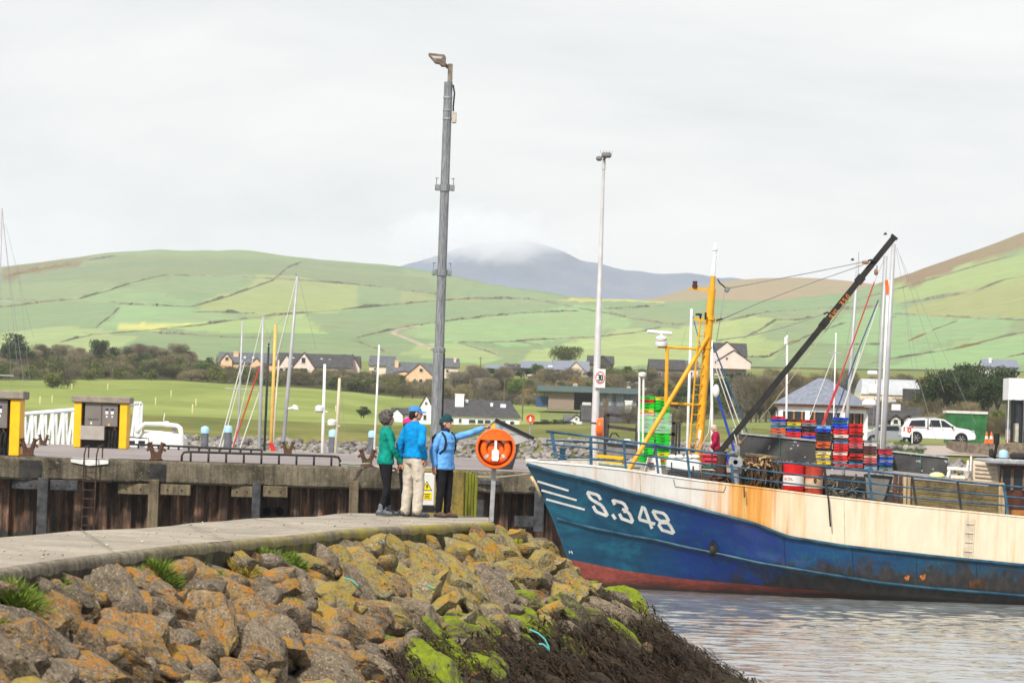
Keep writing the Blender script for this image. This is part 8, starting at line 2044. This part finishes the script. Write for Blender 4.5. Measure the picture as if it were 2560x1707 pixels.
for x in (-.62, .3): mb = MB(); mb.bbox((x, -.93, 1.08), (.2, .04, .05), .01); mb.build('door_handle', MPW, t)
mb = MB(); mb.prism([(-2.28, -.926, 1.06), (-2.0, -.926, 1.06), (-2.0, -.926, .82), (-2.14, -.926, .7), (-2.28, -.926, .82)], (0, -.006, 0)); em = mb.build('door_emblem', M_RED, t); mb = MB(); mb.prism([(-2.17, -.934, .98), (-2.11, -.934, .98), (-2.11, -.934, .86), (-2.14, -.934, .8), (-2.17, -.934, .86)], (0, -.004, 0)); mb.build('shield', M_WHITE, em)
mb = MB(); mb.bar((-1.0, -.5, 1.84), (-1.0, .5, 1.84), .05); mb.bar((-1.9, -.6, 1.8), (-.2, -.6, 1.88), .04); mb.bar((-1.9, .6, 1.8), (-.2, .6, 1.88), .04); mb.build('roof_rack', M_CHROME, t)
mb = MB(); mb.bbox((2.62, 0, .55), (.12, 1.7, .22), .04); mb.bbox((-2.7, 0, .55), (.12, 1.6, .2), .04); mb.build('bumper', M_CHROME, t)
Zv = 283; p = W(2222, 1110, Zv); t = thing('parked_car', (p.x, Zv, p.z), 'silver car nose half hidden behind the white pickup', 'car')
carbody(t, [(-2.0, .35), (-2.05, .75), (-1.3, .95), (-.7, 1.4), (.6, 1.42), (1.3, 1.0), (1.95, .9), (2.0, .35)], [('window', [(-1.1, .98), (-.68, 1.33), (.5, 1.35), (1.0, 1.0)])], 1.7, M('car_silver', (.35, .37, .4), .3, .06, 1, metal=.4, coat=.5), [(-1.25, .36), (1.25, .36)])
for x in (-1.25, 1.25): wheel(t, x, -.78, .31); wheel(t, x, .78, .31)
for px, lb in ((2466, 'left traffic cone of the pair behind the stone wall'), (2478, 'right traffic cone of the pair behind the stone wall')):
    p = W(px, 1108, 262); t = thing('traffic_cone', p, lb, 'traffic cone', 'traffic cones by the stone wall')
    for z0, z1, r0, r1, ma in ((.03, .3, .15, .115, M_ORB), (.3, .5, .115, .085, M_WHITE), (.5, .8, .085, .035, M_ORB)): mb = MB(); mb.lathe([(r0, z0), (r1, z1)], n=14); mb.build('band', ma, t, smooth=40)
    mb = MB(); mb.bbox((0, 0, .02), (.4, .4, .04), .01); mb.build('base', M_ORB, t)
for px, y0, y1, Z, lb in ((2281, 1064, 1108, 262, 'thin red-topped post by the pickup rear wheel'),): 
    a, b = W(px - 1, y1, Z), W(px, y0, Z); t = thing('marker_post', a, lb, 'post'); mb = MB(); mb.bar((0, 0, 0), b - a, .07); mb.build('post', M_WHITE, t); mb = MB(); mb.bar(b - a - V((0, 0, .14)), b - a + V((0, 0, .02)), .13); mb.build('cap', M_RED, t)

# ------------------------------------------------------------------ trees, shrubs, hedges
def leafmat(name, a, b, c, sc=.9, rough=.85):
    ma, nt, bs = newmat(name); f = nt.noise(nt.coords('Object'), sc, 4, .7); g = nt.new('ShaderNodeObjectInfo').outputs['Random']; h = nt.noise(nt.coords('Object'), sc * 7, 3, .7)
    col = nt.ramp(nt.math('ADD', nt.math('MULTIPLY', f, .6), nt.math('MULTIPLY', h, .4)), [(.36, a), (.5, b), (.63, c)]); col = nt.mix(1.0, col, nt.ramp(g, [(0, (.75, .78, .8)), (1, (1.25, 1.18, 1.05))]), 'MULTIPLY')
    nt.l.new(col, bs.inputs['Base Color']); bs.inputs['Roughness'].default_value = rough; bs.inputs['Specular IOR Level'].default_value = .2; return ma
LM = {'dark': leafmat('leaf_dark', (.014, .026, .012), (.038, .06, .024), (.07, .095, .036)), 'olive': leafmat('leaf_olive', (.045, .06, .018), (.1, .12, .035), (.17, .18, .06)), 'green': leafmat('leaf_green', (.04, .075, .015), (.08, .13, .025), (.13, .19, .05)), 'bare': leafmat('leaf_bare', (.12, .105, .075), (.2, .175, .125), (.28, .245, .18)), 'gorse': leafmat('leaf_gorse', (.05, .05, .015), (.26, .15, .03), (.4, .22, .035), .7), 'mauve': leafmat('leaf_mauve', (.085, .075, .045), (.155, .135, .085), (.24, .2, .125)), 'pale': leafmat('leaf_pale', (.09, .13, .06), (.15, .2, .1), (.22, .26, .15))}
M_BARK = M('bark', (.07, .055, .042), .9, .3, 3)
def plant_mesh(kind, seed, n, w, h, z0, leaf, twig=False, flat=1.0, trunk=True, wind=0.0):
    """unit-scale crown of many small leaf clumps on a forked trunk"""
    r = random.Random(seed); mb = MB(); cl = []
    for _ in range(int(9 + 6 * r.random())):
        a, u = r.uniform(0, 6.283), r.random() ** .6; cl.append((V((math.cos(a) * w * .36 * u, math.sin(a) * w * .36 * u, z0 + (h - z0) * r.uniform(.2, .86))), r.uniform(.16, .3) * w))
    for i in range(n):
        c, s = r.choice(cl); q = V((r.gauss(0, 1), r.gauss(0, 1), r.gauss(0, 1) * flat)).normalized() * s * r.random() ** .35; p = c + q
        if p.z < z0 * .7: continue
        p.z = min(p.z, h * (1 - .1 * r.random())); p.x += wind * (p.z / h) * w * .25
        nrm = V((r.gauss(0, 1), r.gauss(0, 1), r.gauss(0, 1) + .4)).normalized(); u_ = nrm.orthogonal().normalized(); v_ = nrm.cross(u_)
        if twig:
            d = (q.normalized() * .6 + V((r.gauss(0, .4), r.gauss(0, .4), .7))).normalized(); sd = d.orthogonal().normalized() * leaf * .1; L = leaf * r.uniform(1.2, 2.6); mb.add([p - sd, p + sd, p + d * L], [(0, 1, 2)])
        else:
            l = leaf * r.uniform(.6, 1.3); mb.add([p - u_ * l * .5, p + v_ * l * .3, p + u_ * l * .6, p - v_ * l * .34], [(0, 1, 2, 3)])
    cr = mb.build('crown', LM[kind]); tr = None
    if trunk:
        mb = MB(); th = max(z0, h * .25); mb.tube([(0, 0, -.4), (.02 * h, 0, th * .6), (wind * w * .05, .01 * h, th)], [h * .035, h * .028, h * .022], 7)
        for c, s in cl[:8]: c2 = V(c); c2.x += wind * (c.z / h) * w * .25; mb.tube([(wind * w * .03, 0, th * r.uniform(.5, .95)), V((0, 0, th)).lerp(c2, .55), c2], [h * .018, h * .011, h * .004], 5)
        tr = mb.build('trunk', M_BARK)
    return cr, tr
PROTO = {}
def proto(key, nm, *a, **k):
    PROTO[key] = []
    for s in range(k.pop('n_var', 2)):
        cr, tr = plant_mesh(a[0], s * 17 + len(PROTO) * 5, *a[1:], **k); PROTO[key].append((nm, cr.data, tr.data if tr else None))
        for o in (cr, tr):
            if o: bpy.data.objects.remove(o)
proto('bare', 'bare_tree', 'bare', 5200, 5.2, 6.5, 1.6, .3, twig=True)
proto('mauve', 'bare_shrub', 'mauve', 2600, 4.2, 3.2, .4, .26, twig=True)
proto('dark', 'evergreen_tree', 'dark', 3000, 4.6, 6.4, 1.2, .3)
proto('pine', 'pine_tree', 'dark', 3600, 5.4, 8.0, 3.0, .3, flat=.5)
proto('olive', 'shrub', 'olive', 2400, 4.6, 3.4, .3, .26, trunk=True)
proto('green', 'leafy_tree', 'green', 3000, 4.2, 4.8, .7, .26)
proto('gorse', 'gorse_bush', 'gorse', 2200, 3.6, 2.0, .15, .2)
proto('bent', 'windswept_tree', 'olive', 4200, 7.5, 4.6, 1.6, .26, wind=.35, flat=.5, n_var=1)
proto('pale', 'shrub', 'pale', 2200, 3.6, 3.0, .3, .2, n_var=1)
rp = random.Random(77)
def plant(key, px, Z, hpx, wpx, label, group=None, cat=None, yb=None):
    """hpx, wpx: height and width in photo pixels"""
    nm, cm, tm_ = rp.choice(PROTO[key]); p = gpt(px, Z); k = 1 / ppm(Z)
    t = thing(nm, p, label, cat or ('tree' if 'tree' in nm else 'shrub'), group, rp.uniform(0, 6.28) if key != 'bent' else 0)
    zs = {'bare': 6.5, 'mauve': 3.2, 'dark': 6.4, 'pine': 8, 'olive': 3.4, 'green': 4.8, 'gorse': 2.0, 'bent': 4.6, 'pale': 3.0}[key]; ws = {'bare': 5.2, 'mauve': 4.2, 'dark': 4.6, 'pine': 5.4, 'olive': 4.6, 'green': 4.2, 'gorse': 3.6, 'bent': 7.5, 'pale': 3.6}[key]
    t.scale = (wpx * k / ws, wpx * k / ws, hpx * k / zs)
    for n_, me in (('crown', cm), ('trunk', tm_)):
        if me: o = bpy.data.objects.new(n_, me); COL.objects.link(o); o.parent = t
def belt(key, x0, x1, Z, n, h, w, label, group, jz=18):
    for i in range(n):
        px = lerp(x0, x1, (i + rp.uniform(.1, .9)) / n); plant(key, px, Z + rp.uniform(-jz, jz), rp.uniform(*h), rp.uniform(*w), label, group)
# hedge along the top of the golf course and the wood behind it
belt('olive', -80, 1010, 792, 46, (26, 42), (40, 64), 'olive hedge bush in the row along the top of the golf course', 'hedge bushes along the golf course')
belt('mauve', -60, 1000, 800, 34, (26, 44), (40, 66), 'brown leafless hedge bush in the row along the top of the golf course', 'brown hedge bushes along the golf course')
belt('bare', -60, 470, 862, 22, (40, 66), (44, 70), 'grey-brown leafless tree in the wood left of the peach house', 'leafless trees of the wood')
belt('mauve', -60, 540, 838, 20, (28, 48), (44, 70), 'mauve-brown thicket in the wood left of the peach house', 'thickets of the wood')
belt('dark', -40, 400, 842, 5, (48, 64), (36, 52), 'dark evergreen rising out of the leafless wood at the left', 'evergreens of the wood')
plant('dark', 246, 838, 84, 56, 'pointed dark evergreen above the green bush at the left'); plant('dark', 22, 850, 98, 90, 'dark evergreen at the left border')
belt('olive', 60, 520, 822, 10, (34, 52), (40, 60), 'dull green shrub at the front of the wood', 'front shrubs of the wood')
plant('green', 372, 800, 42, 50, 'fresh green shrub in the hedge by the golf course'); plant('green', 498, 800, 40, 46, 'light green round shrub left of the thin mast')
plant('olive', 130, 700, 50, 74, 'round green bush standing alone on the golf course'); plant('mauve', 166, 702, 44, 46, 'brown half of the lone golf course bush')
belt('olive', 520, 960, 826, 14, (12, 20), (40, 60), 'low dark garden hedge bush in front of the houses', 'garden hedge bushes')
plant('dark', 556, 880, 44, 40, 'dark tree behind the peach house'); plant('dark', 856, 880, 46, 36, 'dark tree behind the pale pink gable'); plant('dark', 520, 842, 40, 34, 'small dark tree left of the peach house')
belt('mauve', 560, 1010, 806, 20, (24, 36), (44, 70), 'leafless scrub along the lane below the houses', 'scrub below the houses')
plant('dark', 908, 560, 30, 38, 'small dark wind-clipped tree crown on the rough field'); plant('dark', 902, 556, 22, 26, 'low dark bush under the wind-clipped tree')
belt('mauve', 1000, 1340, 780, 18, (28, 44), (44, 66), 'brown bush in the hedge behind the long white house', 'brown hedge behind the white house')
belt('bare', 1130, 1262, 800, 9, (44, 62), (44, 60), 'leafless tree between the yellow bungalow and the works building', 'leafless trees behind the white house')
belt('olive', 990, 1360, 806, 16, (18, 32), (44, 70), 'olive scrub bush behind the long white house', 'scrub bushes behind the white house')
plant('green', 1290, 770, 66, 50, 'tall fresh green tree left of the works building'); plant('green', 1335, 880, 30, 40, 'green garden shrub by the solar bungalow')
belt('dark', 1216, 1480, 868, 12, (16, 24), (34, 50), 'clipped dark hedge bush below the solar bungalow', 'clipped hedge bushes')
plant('bent', 1402, 960, 60, 96, 'broad windswept tree behind the solar bungalow')
belt('gorse', 1300, 1480, 800, 10, (18, 34), (38, 60), 'gorse bush with orange flowers left of the speed sign', 'gorse bushes by the speed sign')
belt('olive', 1330, 1760, 790, 28, (26, 46), (44, 66), 'olive scrub bush on the slope below the graveyard', 'scrub bushes below the graveyard')
belt('bare', 1560, 1720, 770, 8, (34, 54), (40, 60), 'leafless scrub tree behind the green crates', 'scrub trees behind the crates')
plant('green', 1550, 840, 36, 60, 'green shrub right of the speed sign'); belt('olive', 1490, 1620, 850, 6, (30, 44), (40, 60), 'garden shrub right of the dark gabled house', 'garden shrubs on the rise')
belt('dark', 1650, 1790, 720, 6, (60, 92), (50, 70), 'dark conifer behind the yellow mast', 'dark conifers behind the yellow mast')
plant('pine', 1850, 640, 118, 90, 'big dark pine right of the yellow mast'); plant('pine', 1822, 650, 100, 70, 'dark pine beside the white stays')
belt('bare', 1850, 1990, 560, 12, (80, 122), (60, 86), 'tall leafless willow behind the black boom', 'leafless willows behind the boom')
belt('mauve', 1340, 2300, 830, 40, (26, 44), (46, 70), 'brown scrub bush on the slope around the graveyard', 'brown scrub around the graveyard')
belt('olive', 1700, 2330, 700, 26, (36, 60), (50, 76), 'olive bush in the thicket behind the harbour building', 'thicket behind the harbour building')
belt('olive', 1880, 2150, 800, 14, (24, 40), (44, 60), 'scrub bush along the field edge behind the slate roof', 'scrub bushes behind the slate roof')
belt('gorse', 1890, 2310, 860, 14, (14, 22), (36, 60), 'gorse bush glowing orange along the foot of the hill', 'gorse bushes below the hill')
plant('dark', 2092, 640, 64, 76, 'dark round tree behind the slate roof'); plant('mauve', 2160, 640, 52, 60, 'brown shrub right of the slate roof')
belt('mauve', 2150, 2420, 440, 14, (44, 76), (60, 90), 'brown leafless shrub behind the pickup', 'brown shrubs behind the pickup')
belt('pine', 2316, 2548, 470, 11, (120, 165), (70, 100), 'dark pine in the clump at the right', 'dark pines of the right-hand clump')
belt('olive', 2380, 2580, 400, 8, (40, 64), (56, 80), 'olive shrub below the pines', 'olive shrubs below the pines')
plant('pale', 2344, 330, 48, 46, 'pale green shrub left of the green container'); plant('green', 2366, 345, 56, 40, 'yellow-green shrub beside the container'); belt('mauve', 2440, 2560, 330, 5, (50, 70), (50, 70), 'brown shrub right of the green container', 'brown shrubs by the kiosk')
belt('dark', 1330, 1440, 560, 5, (14, 20), (34, 46), 'clipped hedge bush behind the small orange lifebuoy', 'clipped hedge by the shore')
belt('mauve', 1560, 1740, 500, 7, (40, 60), (44, 60), 'blossom-brown shrub behind the green crates', 'brown shrubs behind the crates')
# hedge bank on the quay-side grass by the pickup
r = random.Random(6); mb = MB()
for _ in range(2600):
    px = r.uniform(2190, 2310); Z = 252 + r.uniform(0, 8); x = wx(px, Z); b = V((x, Z, gz(x, Z) + .05)); L = r.uniform(.2, .7) * (1.2 if px < 2270 else .8); d = V((r.gauss(0, .3), r.gauss(0, .3), 1)).normalized(); s = V((.05, 0, 0)); mb.add([b - s, b + s, b + d * L], [(0, 1, 2)])
tag(mb.build('grass', LM['green']), 'long grass on the bank beside the slipway', 'grass', kind='stuff')
# graveyard
g0 = None; r = random.Random(14)
for i in range(66):
    px = r.uniform(1390, 2110); Z = r.uniform(770, 830); p = gpt(px, Z); p.z += .3
    if g0 is None:
        mb = MB(); mb.bbox((0, 0, .5), (.55, .16, 1.1), .05); g0 = mb.build('gravestone', M('gravestone', (.42, .41, .4), .8, .3, 2)); o = g0
    else: o = g0.copy(); COL.objects.link(o)
    o.location = p; s = r.uniform(.8, 1.7); o.scale = (s * r.uniform(.8, 1.4), s, s); tag(o, 'pale gravestone in the hillside graveyard behind the trawler', 'gravestone', 'gravestones on the slope')
# golf markers, poles
k0 = None
for px, Z in ((128, 560), (98, 520), (266, 690), (425, 640), (387, 560), (488, 560), (176, 690), (838, 600), (480, 470)):
    p = gpt(px, Z)
    if k0 is None: mb = MB(); mb.lathe([(.09, 0), (.09, 1.0), (.02, 1.05)], n=8); k0 = mb.build('golf_marker', M('marker_cream', (.7, .6, .3), .6)); o = k0
    else: o = k0.copy(); COL.objects.link(o)
    o.location = p; tag(o, 'short cream marker post on the golf course', 'marker post', 'golf course marker posts')
for px, Z, hpx, lb in ((1305, 640, 120, 'slender wooden telegraph pole left of the works building'), (1258, 700, 84, 'wooden telegraph pole behind the sunroom of the long white house'), (1172, 760, 60, 'wooden pole behind the white chimney'), (1196, 900, 40, 'dark pole on the skyline right of the lamp post')):
    p = gpt(px, Z); h = hpx / ppm(Z); t = thing('telegraph_pole', p, lb, 'telegraph pole'); mb = MB(); mb.tube([(0, 0, -.5), (0, 0, h)], [.14, .1], 8); mb.build('pole', M_TIMB, t); mb = MB(); mb.bar((-.6, 0, h - .4), (.6, 0, h - .4), .09); mb.build('cross_arm', M_TIMB, t)
# gulls
for px, py, Z, lb in ((2213, 586, 120, 'dark gull silhouette left of the boom tip'), (2131, 650, 125, 'dark gull silhouette above the pale mast aerial')):
    p = W(px, py, Z); t = thing('gull', p, lb, 'bird'); mb = MB(); mb.tube([(-.12, 0, -.02), (-.04, 0, 0), (.06, 0, .01), (.13, 0, .03)], [.012, .045, .045, .015], 8)
    for s in (-1, 1): mb.prism([V((-.05, s * .02, .02)), V((.06, s * .02, .02)), V((.05, s * .22, .12)), V((-.02, s * .42, .05)), V((-.05, s * .22, .1))], (0, 0, .012))
    mb.build('body', M('gull_grey', (.12, .12, .13), .7, .3, 9), t); t.scale = (.55, .55, .55)
